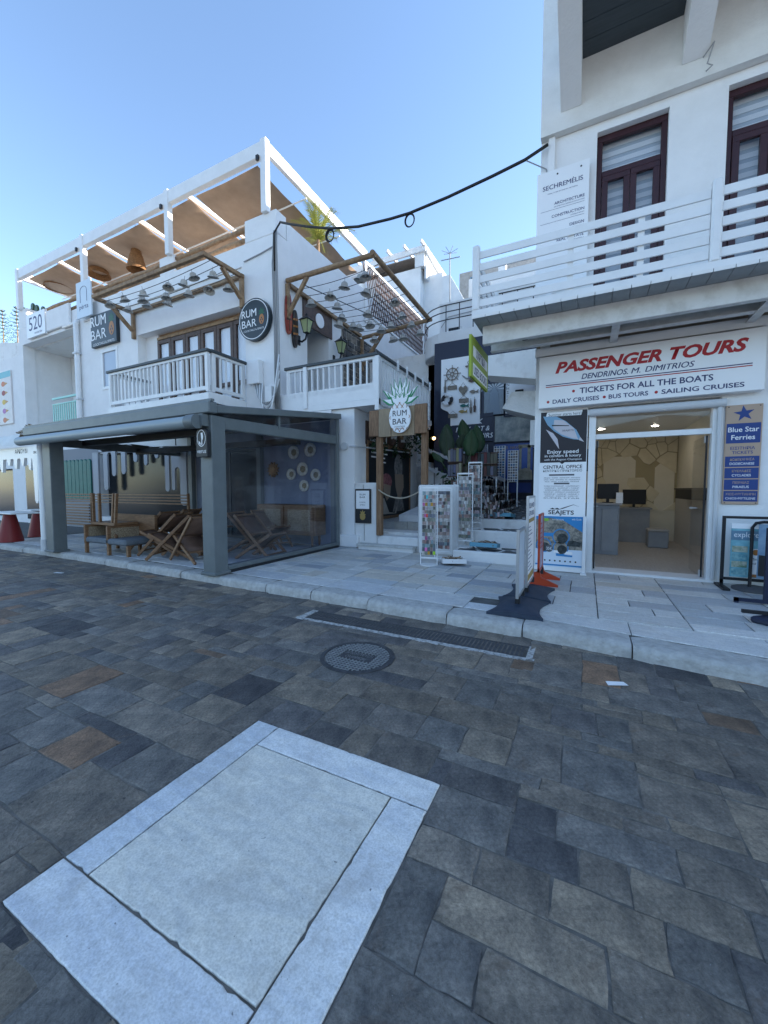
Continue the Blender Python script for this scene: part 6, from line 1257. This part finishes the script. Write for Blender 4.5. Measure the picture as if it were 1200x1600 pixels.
for i in range(8):
    a = pi*i/7*1.0; MB().prism([(cx_+.04*cos(a), cz_+.12+.04*sin(a)), (cx_+.36*cos(a-.12), cz_+.12+.28*sin(a-.12)), (cx_+.36*cos(a+.12), cz_+.12+.28*sin(a+.12))], GY-.008, GY-.0065, 'y').build('sail_print', flat('mill_pale', (.5, .54, .58)), t)
t, x0, x1, z0, z1 = framed(788, 594, 838, 648, 'souvenir_panel', 'white panel with upright lettering and black ornaments beside the windmill window', 'panel', M_board)
xx = lerp(x0, x1, .12)
for i, s in enumerate('ΝΗΣΙΩΤΕΣ'): text(t, s, (xx, GY-.002, z1-.14-i*.105), .075, M_ink)
for i, (a, b, c, d) in enumerate(((.35, .55, .25, .15), (.5, .3, .3, .2), (.3, .1, .35, .05), (.7, .12, .15, .1))): B(lerp(x0, x1, a), lerp(x0, x1, a+c), GY-.03, GY-.001, lerp(z0, z1, b), lerp(z0, z1, b+d)).build('ornament', M_dark, t)
framed(771, 648, 834, 690, 'harbour_picture', 'framed harbour picture above the blue poster', 'picture', mat('harbour_print', (.08, .12, .14), .35, (.42, .42, .38), 4, contrast=(.3, .7)))
t, x0, x1, z0, z1 = framed(771, 692, 834, 752, 'portal_poster', 'blue poster showing an ancient marble doorway', 'poster', mat('poster_sky', (.03, .07, .30), .4, (.06, .13, .42), 1.2))
M_ruin = mat('ruin_print', (.25, .22, .16), .6, (.45, .4, .3), 6)
for a, b, c, d in ((.64, .70, .28, .86), (.84, .91, .28, .90), (.62, .93, .84, .92)): B(lerp(x0, x1, a), lerp(x0, x1, b), GY-.003, GY-.001, lerp(z0, z1, c), lerp(z0, z1, d)).build('doorway_print', M_ruin, t)
plate(t, [(lerp(x0, x1, a), lerp(z0, z1, b)) for a, b in ((.55, .04), (.97, .04), (.95, .28), (.8, .34), (.62, .28))], GY-.004, M_ruin, 'rock_print'); text(t, 'HOMER  NAXOS', (lerp(x0, x1, .4), GY-.003, lerp(z0, z1, .86)), .09, M_gold, width=.7)
t, x0, x1, z0, z1 = framed(790, 752, 832, 772, 'blue_notice', 'plain blue notice under the doorway poster', 'notice', flat('notice_blue', (.02, .05, .22)))
B(-1.2, -.84, GY-.35, GY-.02, 0, 5.2).build('column', M_plaster, gs)
# concrete canopies joining the office building
t = thing('concrete_canopy', 'stepped white concrete canopy jutting from the office building over the alley', 'canopy', (-1.4, 9.2, 3.2))
MB().prism([(-2.0, 3.95), (-2.0, 4.35), (-.83, 4.35), (-.83, 3.72)], 8.7, 9.3, 'y').build('upper_slab', M_plaster2, t); MB().prism([(-1.75, 3.35), (-1.55, 3.7), (-.83, 3.66), (-.83, 3.05)], 9.4, 10.2, 'y').build('lower_slab', M_plaster2, t); B(-2.05, -.83, 9.31, 11.2, 4.36, 4.5).build('deck', M_plaster2, t); B(-1.15, -.83, 9.5, 10.1, 2.5, 3.05).build('bracket', M_plaster2, t)
t = thing('books_sign', 'yellow green sign for used books at the left end of the right balcony', 'sign', (-1.56, 6.7, 3.2)); X_ = -1.62
ya, yb = 6.15, 7.3; zt, zb = 3.88, 3.2; B(X_-.04, X_, ya, yb, zb+.05, zt).build('panel', mat('sign_lime', (.28, .36, .03), .5), t)
for za, zbb, s in ((3.58, 3.74, 'ΧΑΡΤΙΚΑ'), (3.29, 3.48, 'USED BOOKS')): B(X_+.001, X_+.004, ya+.1, yb-.08, za, zbb).build('white_band', M_board, t); text(t, s, (X_+.006, (ya+yb)/2, (za+zbb)/2), .13, M_blueink, 'x', width=.88 if len(s) > 8 else .6, bold=.015)
# ------------------------------------------------------------------ racks and displays
M_item = mat('trinket', (.8, .8, .8), .5, (1.2, 1.2, 1.2), 30, attr=True)
PAL = [(.42,.40,.38),(.46,.43,.38),(.30,.20,.17),(.16,.17,.20),(.52,.49,.46),(.36,.27,.24),(.07,.07,.08),(.34,.20,.18),(.22,.30,.31),(.44,.36,.38),(.22,.23,.18),(.56,.55,.54),(.10,.09,.09)]
BRT = [(.65,.35,.04),(.35,.6,.03),(.6,.08,.05),(.05,.4,.45),(.6,.15,.35)]
def rack(x, y, z0, h, w_, lab, bright=False, yawr=0.0, rows=None):
    t = thing('spinner_rack', lab, 'display rack', (x, y, z0), 'white bracelet racks'); d = w_*.25
    M_ = Matrix.Translation((x, y, z0)) @ Matrix.Rotation(yawr, 4, 'Z')
    f = MB()
    for sx in (-1, 1): f.box(sx*w_/2-.008, sx*w_/2+.008, -.008, .008, 0, h)
    f.box(-w_/2+.012, w_/2-.012, -.012, .012, h-.03, h).box(-w_/2+.012, w_/2-.012, -.012, .012, .12, .15); f.xf(M_).build('frame', M_white, t)
    MB().lathe([(.001, 0), (w_*.52, 0), (w_*.52, .02), (.001, .025)], (x, y, z0), 18).build('foot', M_white, t)
    rows = rows or int(h/.082); mb = MB(); cols = []; rb_ = MB()
    for i in range(rows):
        z = .2+(h-.27)*(i+.5)/rows; rb_.box(-w_/2+.012, w_/2-.012, -.004, .004, z+.028, z+.034); n_ = R.randint(4, 7); base_ = R.choice(PAL)
        for k in range(n_):
            xx = -w_/2+.03+(w_-.06)*(k+.5)/n_; hw = (w_-.07)/n_*.42; c = R.choice(BRT) if bright and R.random() < .16 else (R.choice(PAL) if R.random() < .4 else base_); k_ = R.uniform(.55, 1.15)
            mb.box(xx-hw*1.12, xx+hw*1.12, -.03-R.uniform(0, .02), -.006, z-.036-R.uniform(0, .008), z+.024); cols += [(c[0]*k_, c[1]*k_, c[2]*k_, 1)]*8
    rb_.xf(M_).build('row_bars', M_white, t); o = mb.xf(M_).build('bracelets', M_item, t); setcol(o.data, lambda i_, v: cols[i_]); o['kind'] = 'stuff'
p = onZ(670, 883, ZP); rack(p.x, p.y, ZP, 1.42, .30, 'white rack with bright bracelets nearest the street, in front of the low wall', True, .25)
p = onZ(692, 872, ZP); rack(p.x, p.y, ZP, 1.42, .33, 'white bracelet rack just right of the bright one', False, .15)
rack(-2.16, 7.85, .336, 1.50, .30, 'white bracelet rack standing on the lowest alley step', False, .1); rack(-2.1, 8.4, .666, 1.42, .27, 'tallest white bracelet rack on the second alley step', False, .1)
def tray(x, y, z, w_, d, lab, m, rz=0.0):
    t = thing('goods_tray', lab, 'tray', (x, y, z), 'trays of wooden trinkets'); M_ = Matrix.Translation((x, y, z)) @ Matrix.Rotation(rz, 4, 'Z') @ Matrix.Rotation(-.12, 4, 'X')
    for a in ((-w_/2, w_/2, -d/2, -d/2+.02), (-w_/2, w_/2, d/2-.02, d/2), (-w_/2, -w_/2+.02, -d/2+.02, d/2-.02), (w_/2-.02, w_/2, -d/2+.02, d/2-.02)): MB().box(*a, 0.03, .11).xf(M_).build('side', m, t)
    MB().box(-w_/2+.02, w_/2-.02, -d/2+.02, d/2-.02, .03, .045).xf(M_).build('bottom', m, t); mb = MB(); cols = []
    for i in range(70):
        a = R.uniform(0, pi); c = Vector((R.uniform(-w_/2+.05, w_/2-.05), R.uniform(-d/2+.05, d/2-.05), R.uniform(.06, .14))); q = Vector((cos(a), sin(a), R.uniform(-.4, .4)))*R.uniform(.03, .07); mb.bar(c-q, c+q, .018, .018); cc = R.choice([(.16,.09,.05),(.3,.2,.12),(.08,.05,.035),(.42,.36,.28)]); cols += [(*cc, 1)]*8
    o = mb.xf(M_).build('trinkets', M_item, t); setcol(o.data, lambda i_, v: cols[i_]); o['kind'] = 'stuff'
M_lblue = mat('pale_blue_paint', (.12, .32, .42), .6)
tray(-2.12, 6.98, ZP, .42, .34, 'white tray of carved wooden trinkets on the marble pavement', M_white, .4); p = onZ(722, 866, ZP); tray(p.x, p.y, ZP+.05, .5, .3, 'heap of dark carved wood in a tray at the foot of the steps', M_dwood, .1)
tray(-1.72, 7.7, .36, .52, .32, 'pale blue tray of brown trinkets on the lowest alley step', M_lblue, .0); tray(-1.62, 8.95, .87, .45, .4, 'pale blue tray on the painted path', M_lblue, -.1)
# stepped stand crowded with necklaces
t = thing('necklace_stand', 'long stepped stand crowded with necklaces along the left of the path', 'display stand', (-2.2, 10, .9))
for i in range(5): B(-2.75, -1.6-.12*i, 8.8+.0*i, 11.1, .87+.0+i*.17, .87+(i+1)*.17-.002).build('tier', M_dwood, t)
mb = MB(); cols = []
for i in range(1500):
    tier = R.randint(0, 4); y = R.uniform(8.82, 11.1); x = -1.6-.12*tier+.015; z = .90+tier*.17+R.uniform(0, .15)
    if R.random() < .25: x, y = R.uniform(-2.7, x), 8.79
    s = R.uniform(.014, .042); mb.box(x-.01, x+.03, y-s, y+s, z-s*1.6, z+s); c = R.choice(PAL); k_ = R.uniform(.5, 1.25); cols += [(c[0]*k_, c[1]*k_, c[2]*k_, 1)]*8
o = mb.build('necklaces', M_item, t); setcol(o.data, lambda i_, v: cols[i_]); o['kind'] = 'stuff'
# hanging book and bag racks behind it
def bookrack(u0, v0, u1, v1, y, lab, n, pal, name='book_rack'):
    x0, x1, z0, z1 = rect(u0, v0, u1, v1, y); t = thing(name, lab, 'display rack', ((x0+x1)/2, y, z0)); B(x0, x1, y+.09, y+.11, z0, z1).build('back_panel', M_dwood, t)
    for zz in (z0, (z0+z1)/2): B(x0, x1, y-.02, y+.089, zz, zz+.02).build('shelf', M_dwood, t)
    for zz in (z0+.022, (z0+z1)/2+.022):
        for i in range(n):
            a = lerp(x0, x1, i/n)+.004; b = lerp(x0, x1, (i+1)/n)-.004; c = R.choice(pal); hh = (z1-z0)/2*R.uniform(.72, .92); B(a, b, y-R.uniform(0, .03), y+.08, zz, zz+hh).build('item', flat('book_%s_%d' % (name if n > 8 else 'small', R.randint(0, 9)), tuple(v*R.uniform(.6, 1.0) for v in c)), t)
    for xx in (x0+.03, x1-.03): B(xx-.015, xx+.015, y+.111, y+.135, pz(y)-.02, z0).build('leg', M_white, t)
DP = [(.03,.03,.035),(.06,.05,.05),(.15,.12,.1),(.05,.08,.12),(.25,.22,.2),(.12,.03,.03)]
bookrack(700, 700, 721, 745, 9.3, 'rack of small framed souvenirs left of the dark bags', 5, [(.3,.28,.25),(.15,.2,.25),(.35,.3,.22),(.2,.1,.08)]); bookrack(722, 708, 776, 744, 9.6, 'rack of dark bags and wallets above the necklace stand', 11, DP)
def cardrack(u0, v0, u1, v1, y, lab):
    x0, x1, z0, z1 = rect(u0, v0, u1, v1, y); t = thing('card_rack', lab, 'display rack', ((x0+x1)/2, y, z0), 'white card racks'); B(x0, x1, y+.02, y+.03, z0, z1).build('back_panel', M_board, t); mb = MB(); cols = []
    for i in range(12):
        for k in range(4):
            a = lerp(x0, x1, (k+.5)/4); b = lerp(z0, z1, (i+.5)/12); w_ = (x1-x0)/4*.36; h_ = (z1-z0)/12*.36; mb.box(a-w_, a+w_, y, y+.018, b-h_, b+h_); c = R.choice([(.1,.12,.2),(.05,.15,.3),(.3,.3,.32),(.2,.15,.12),(.12,.12,.14)]); cols += [(*c, 1)]*8
    o = mb.build('cards', M_item, t); setcol(o.data, lambda i_, v: cols[i_]); o['kind'] = 'stuff'
    for xx in (x0, x1): B(xx-.012, xx+.012, y+.031, y+.055, pz(y)-.02, z1).build('upright', M_white, t)
cardrack(772, 697, 788, 744, 10.6, 'white card rack nearest the doorway poster'); cardrack(794, 704, 808, 753, 10.3, 'white card rack standing farthest right on the path'); cardrack(752, 695, 761, 709, 11.0, 'small white card rack behind the big leaves')
# big leaved plants
def bigleaf(t, base, tip, w_, m):
    base = Vector(base); tip = Vector(tip); d = tip-base; side = Vector((1, .25, 0)).normalized(); n_ = 10; mb = MB(); nr = d.cross(side).normalized()
    for i in range(n_+1):
        k = i/n_; ww = w_*(sin(pi*min(k*.92+.08, 1))**.75)*(1.15-.4*k); 
        for s in (-1, -.5, 0, .5, 1): mb.v.append(base+d*k+side*s*ww+nr*(.10*w_*(abs(s))*(1.2)-.12*d.length*k*k+.012*sin(i*2.2+s*3)))
    for i in range(n_):
        for j in range(4): mb.f.append((i*5+j, i*5+j+1, i*5+j+6, i*5+j+5))
    o = mb.build('leaf', m, t, smooth=True); md = o.modifiers.new('s', 'SOLIDIFY'); md.thickness = .004
    MB().tube([base+d*.02, base+d*.98-nr*.12*d.length+nr*.006], [.012, .003], 5).build('midrib', M_leafrib, o)
M_leafrib = mat('leaf_rib', (.06, .10, .04), .5); M_big = mat('taro_leaf', (.02, .055, .022), .4, (.035, .085, .035), 3, .2, 14); M_big2 = mat('taro_leaf_dull', (.035, .06, .038), .5, (.055, .085, .05), 3)
t = thing('giant_leaf_plant', 'big leaved elephant ear plant behind the racks', 'plant', (-2.9, 9.9, pz(9.9)))
MB().lathe([(.001, pz(9.9)), (.2, pz(9.9)), (.27, 1.45), (.25, 1.5), (.001, 1.48)], (-2.95, 9.9, 0), 16).build('pot', mat('clay_pot', (.22, .10, .06), .8), t, smooth=40)
for u, vb, vt, du, y, w_, m in ((699, 712, 664, -3, 9.5, .20, M_big2), (697, 690, 662, 2, 9.9, .16, M_big), (735, 712, 670, 2, 9.4, .19, M_big), (748, 706, 663, -4, 9.9, .18, M_big), (728, 690, 655, -6, 10.1, .17, M_big), (718, 700, 677, 5, 9.8, .13, M_big2), (690, 722, 706, -14, 9.5, .12, M_big), (712, 720, 705, 6, 9.4, .11, M_big)):
    b_ = onY(u, vb, y); tp = onY(u+du, vt, y-.05); bigleaf(t, b_, tp, w_, m); MB().tube([(-2.95, 9.9, 1.45), (lerp(-2.95, b_.x, .6), lerp(9.9, b_.y, .6), lerp(1.5, b_.z, .7)), b_], [.02, .015, .01], 6).build('stalk', M_leafrib, t, smooth=True)
t = thing('shade_plant', 'dark leafy plant under the stair beside the gate', 'plant', (-2.7, 9.2, .9)); o = ivy('foliage', (-2.95, 9.3, 1.35), 260, (.22, .15, .22), M_leaf, .07, t, False); o['kind'] = 'stuff'; MB().lathe([(.001, .7), (.14, .7), (.19, 1.05), (.001, 1.05)], (-2.95, 9.3, 0), 14).build('pot', MATS['clay_pot'], t)
t = thing('hanging_plant', 'dark trailing plant on the stair rail behind the gate', 'plant', (-3.6, 11.3, 2.9)); o = ivy('foliage', onY(648, 690, 11.2), 220, (.3, .12, .22), M_leaf, .07, t, False); o['kind'] = 'stuff'
t = thing('warm_lamp', 'small lit warm lamp deep in the alley beside the stair', 'lamp', onY(678, 685, 11.3)); p = onY(678, 685, 11.3); MB().lathe([(.001, -.05), (.05, -.02), (.05, .03), (.001, .05)], p, 10).build('bulb', mat('lit_bulb', (.8, .6, .3), .4, emit=((1, .62, .25), 2.5)), t, smooth=True); MB().tube([p+Vector((0, 0, .05)), p+Vector((0, .25, .1))], .012, 6).build('arm', M_dark, t)
x0, x1, z0, z1 = rect(679, 636, 692, 672, 12.3); t = thing('framed_notice', 'framed picture notice deep in the alley', 'picture', (x0, 12.3, z0)); B(x0, x1, 12.28, 12.33, z0, z1).build('frame', M_navy, t); B(x0+.05, x1-.05, 12.272, 12.279, z0+.05, z1-.05).build('print', mat('notice_print', (.2, .18, .18), .5, (.5, .5, .52), 9), t)
# ------------------------------------------------------------------ houses up the hill
M_bg = mat('background_plaster', (.70, .70, .69), .9, (.80, .80, .79), 1.2, .2, 20)
bg = thing('hillside_house', 'white house with curved balcony and thin black railing above the gift shop', 'house', (-2.5, 14, 0))
B(-4.5, -.83, 13.0, 18.9, 0, 7.6).build('wall', M_bg, bg)
P = [(-.84, 13.0), (-.84, 11.75), (-3.9, 11.75)]+[(-3.9-.95*sin(pi/2*i/6), 12.7-.95*cos(pi/2*i/6)) for i in range(1, 7)]+[(-4.85, 13.0)]
zb_, zt_ = 5.62, 6.25; MB().prism(P, zb_, zt_, 'z').build('balcony_slab', M_bg, bg, bevel=.02)
rail = P[1:-1]; r3 = lambda z: [(a+.06*(0), b+.06, z) for a, b in rail]
for z in (6.62, 6.85, 7.05): MB().tube(r3(z), .016, 5).build('balcony_rail', M_dark, bg)
for i in range(8): x = lerp(-3.9, -1.0, i/7); MB().tube([(x, 11.81, zt_), (x, 11.81, 7.05)], .014, 5).build('rail_post', M_dark, bg)
x0, x1, z0, z1 = rect(700, 513, 720, 525, 12.98); fr = B(x0, x1, 12.9, 12.995, z0, z1).build('window', M_plaster2, bg); B(x0+.05, x1-.05, 12.885, 12.899, z0+.05, z1-.05).build('pane', M_dglass, fr)
B(-4.52, -.83, 12.95, 13.2, 7.602, 7.66).build('coping', M_plaster2, bg); MB().tube([(-4.45, 12.97, 6.9), (-4.2, 12.97, 7.2), (-2.0, 12.97, 7.3)], .012, 5).build('wall_cable', M_cable, bg)
B(-4.3, -.83, 12.61, 12.98, 0, 5.6).build('lower_wall', M_plaster2, bg)
B(-4.75, -4.45, 12.6, 12.72, 0, 5.6).build('drain_pipe', M_pvc, bg)
h2 = thing('hillside_house', 'tall white house with scalloped pergola roof behind the lattice screen', 'house', (-9.5, 21, 0))
B(-13, -7.62, 19, 23.5, 0, 12.55).build('wall', M_bg, h2); B(-7.9, -7.4, 18.95, 19.25, 12.56, 13.3).build('pier', M_bg, h2)
MB().bar((-12.5, 18.9, 13.25), (-7.3, 18.9, 13.35), .12, .28).build('fascia', M_white, h2); MB().bar((-7.3, 18.97, 13.3), (-7.3, 23.5, 12.9), .12, .25).build('fascia', M_white, h2)
for i in range(6): MB().bar((-12+i*.92, 18.5, 13.5), (-12+i*.92, 23, 13.55), .1, .14).build('rafter', M_white, h2)
B(-12.5, -7.4, 18.97, 23.4, 13.05, 13.1).build('reed_ceiling', mat('reed_ceiling', (.2, .16, .13), .9, (.28, .23, .19), 12), h2)
B(-7.45, -7.35, 19.1, 22.5, 12.0, 13.1).build('side_screen', M_pvc, h2); B(-7.62, -6.65, 19.5, 19.9, 0, 12.3).build('stair_wall', M_bg, h2); MB().prism([(19.9, 12.3), (23.5, 10.2), (23.5, 0), (19.9, 0)], -7.3, -6.7, 'x').build('stair_wall', M_bg, h2)
t = thing('hillside_house', 'small grey stone house with blue window beyond the white roofs', 'house', (-4, 26, 0)); x0, x1, z0, z1 = rect(718, 428, 800, 480, 27); B(x0, x1+3, 27, 31, 0, z1).build('wall', mat('grey_stone_house', (.34, .31, .28), .9, (.46, .43, .4), 5, .4, 12), t); x0, x1, z0, z1 = rect(735, 434, 745, 449, 26.95); w_ = B(x0, x1, 26.9, 26.99, z0, z1).build('window', flat('blue_window', (.15, .3, .42)), t); B(x0+.06, x1-.06, 26.88, 26.9, z0+.06, z1-.06).build('pane', M_dglass, w_)
t = thing('hillside_house', 'plain white house seen through the right balcony rails', 'house', (-1, 24, 0)); x0, x1, z0, z1 = rect(760, 430, 850, 500, 23); B(x0-1, 4, 23, 26.5, 0, z1).build('wall', M_bg, t); B(x0+.6, x0+1.0, 23.2, 23.6, z1, z1+.7).build('chimney', M_bg, t)
MB().prism([(-6.6, 6), (-5.0, 6), (-5.0, 9.8), (-6.2, 12.0), (-6.6, 12.0)], 19.3, 19.6, 'y').build('gable_wall', M_bg, h2)
p = onY(703, 500, 17); q_ = onY(703, 396, 17); t = thing('aerial', 'thin rooftop aerial mast against the sky', 'aerial', p); MB().tube([p-Vector((0, 0, 1)), q_], .025, 6).build('mast', M_cable, t)
for i in range(7): a = 2*pi*i/7; MB().tube([q_, q_+Vector((.35*cos(a), .35*sin(a), .12))], .012, 4).build('element', M_cable, t)
MB().bar(q_+Vector((-.4, 0, -.2)), q_+Vector((.45, 0, -.25)), .03, .03).build('boom', M_cable, t)
# cable between the buildings with coils
cab = [onY(u, v, y) for u, v, y in ((438, 347, 7.93), (452, 350, 7.7), (480, 354, 7.55), (515, 357, 7.45), (560, 354, 7.35), (610, 342, 7.3), (640, 333, 7.3), (700, 308, 7.3), (770, 275, 7.3), (820, 250, 7.35), (856, 226, 7.42))]
cb = [cab[0]]
for i in range(1, len(cab)): cb += [cab[i-1].lerp(cab[i], k/3) for k in (1, 2, 3)]
t = thing('overhead_cable', 'black cable slung between the bar and the ticket office with two coils', 'cable', cab[0]); MB().tube(cb, .026, 7).build('cable', M_wire, t, smooth=True)
def coil(c, r, n=3):
    for k in range(n): MB().tube([c+Vector((r*(1-.12*k)*cos(2*pi*i/16), .012*k, -r*1.3+r*1.25*(1-.1*k)*sin(2*pi*i/16))) for i in range(17)], .011, 5).build('coil', M_wire, t, smooth=True)
coil(cab[3], .11); coil(cab[6], .10, 2)
MB().tube([cab[0], Vector((-7.12, 7.93, 7.9)), Vector((-7.13, 7.95, 7.0))], .022, 6).build('tail', M_wire, t, smooth=True); MB().tube([cab[-2]+Vector((0, 0, 0)), cab[-1]+Vector((-.02, .05, -.35)), cab[-1]+Vector((.0, .08, -.5))], .01, 5).build('tail', M_cable, t)
MB().tube([(1.32, 7.36, 7.6), (1.42, 7.25, 7.66), (1.36, 7.3, 7.45), (1.42, 7.3, 7.4), (1.35, 7.3, 7.35)], .01, 5).build('loose_wire', M_cable, t)
# palm on the terrace
t = thing('terrace_palm', 'sunlit yellow green palm on the bar roof terrace', 'palm', onX(497, 372, -7.45)); p = onX(497, 375, -7.45); MB().tube([p-Vector((0, 0, 1.2)), p], [.06, .045], 8).build('trunk', M_log, t)
for i in range(40):
    a = 2*pi*i/40+R.uniform(-.2, .2); el = R.uniform(.55, 1.45); L = R.uniform(.9, 1.5); d = Vector((cos(a)*cos(el), sin(a)*cos(el), sin(el))); pts = [p+d*L*k-Vector((0, 0, .42*L*k*k)) for k in [j/8 for j in range(9)]]; mb = MB()
    for j in range(1, 9):
        tg = (pts[j]-pts[j-1]).normalized(); s = tg.cross(Vector((0, 0, 1))).normalized()
        for sg in (-1, 1):
            for h in (0, .5):
                b_ = pts[j-1].lerp(pts[j], h); e_ = b_+s*sg*.22*(1-.5*j/9)+tg*.18-Vector((0, 0, .05)); mb.add([b_-tg*.012, e_, b_+tg*.012], [(0,1,2)])
    mb.tube(pts, [.010]*9, 4); mb.build('frond', M_leafy, t)
t = thing('terrace_cactus', 'prickly pear cactus behind the far parapet rails', 'plant', onY(55, 492, 8.7)); p = onY(52, 492, 8.7)
for dx, dz, r in ((-.35, .2, .2), (-.05, .05, .2), (.2, .15, .2), (.45, .05, .18), (-.2, -.1, .2), (.05, .3, .16)): MB().prism(disc((p.x+dx*1.6, p.z+dz), r*.8, r, 14), 8.62+dx*.2, 8.70+dx*.2, 'y').build('pad', M_leaf, t, bevel=.02)
# Norfolk pines at the far left
for (u, v, h_, lab) in ((4, 500, 6.5, 'far layered pine against the sky at the left edge'), (26, 496, 4, 'small far layered pine beside the far parapet')):
    p = onY(u, v, 24); t = thing('norfolk_pine', lab, 'tree', (p.x, 24, 0)); top = p.z+1.3; MB().tube([(p.x, 24, 0), (p.x, 24, top)], [.25, .03], 7).build('trunk', M_log, t); mb = MB()
    for k in range(14):
        z = top-.3-k*.42; rad = .25+k*.15
        for i in range(9):
            a = 2*pi*i/9+k*.4; 
            for j in range(7):
                f_ = (j+1)/7; c = Vector((p.x+rad*f_*cos(a), 24+rad*f_*sin(a), z+.18*f_*f_)); s = .13
                for _ in range(3): d = Vector((R.uniform(-1, 1), R.uniform(-1, 1), R.uniform(.1, 1))).normalized()*s; e_ = d.cross(Vector((R.random(), R.random(), R.random()))).normalized()*.035; mb.add([c-e_, c+e_, c+d], [(0,1,2)])
    mb.build('crown', M_leaf, t)
# hills across the bay, behind the viewer, and sea
def hill(pts, y, name):
    mb = MB(); n_ = len(pts)
    for x, h_ in pts: mb.v += [Vector((x, y, -.04)), Vector((x, y-60-h_, h_))]
    for i in range(n_-1): mb.f.append((i*2, i*2+2, i*2+3, i*2+1))
    tag(mb.build(name, mat('far_hill', (.10, .11, .09), .95, (.16, .15, .12), .02), smooth=True), kind='structure')
hill([(-900, 40), (-700, 70), (-500, 55), (-300, 90), (-100, 75), (100, 110), (300, 80), (500, 95), (700, 60), (900, 70)], -520, 'hills')
sea = MB().quad((-900, -520, -.03), (900, -520, -.03), (900, -75, -.03), (-900, -75, -.03)).build('water', mat('sea_water', (.02, .05, .07), .15, bump=.4, bscale=.8)); tag(sea, kind='structure')
# the row of houses goes on to the right of the frame
t = thing('neighbour_building', 'plain white building continuing the street past the right edge', 'building', (16, 10, 0))
wall_mesh(8.05, 26, 0, 11.5, [(9.5, 11, .2, 2.6), (13, 14.5, .2, 2.6), (9.5, 10.6, 4.5, 7), (13, 14.1, 4.5, 7), (17, 18.1, 4.5, 7)], 7.2, 7.6).build('front_wall', M_plaster, t); B(8.05, 26, 7.61, 17, 11.2, 11.5).build('roof', M_plaster, t); B(8.05, 26, 9, 9.1, 0, 11.2).build('inner_wall', M_plaster2, t)
flush_texts()
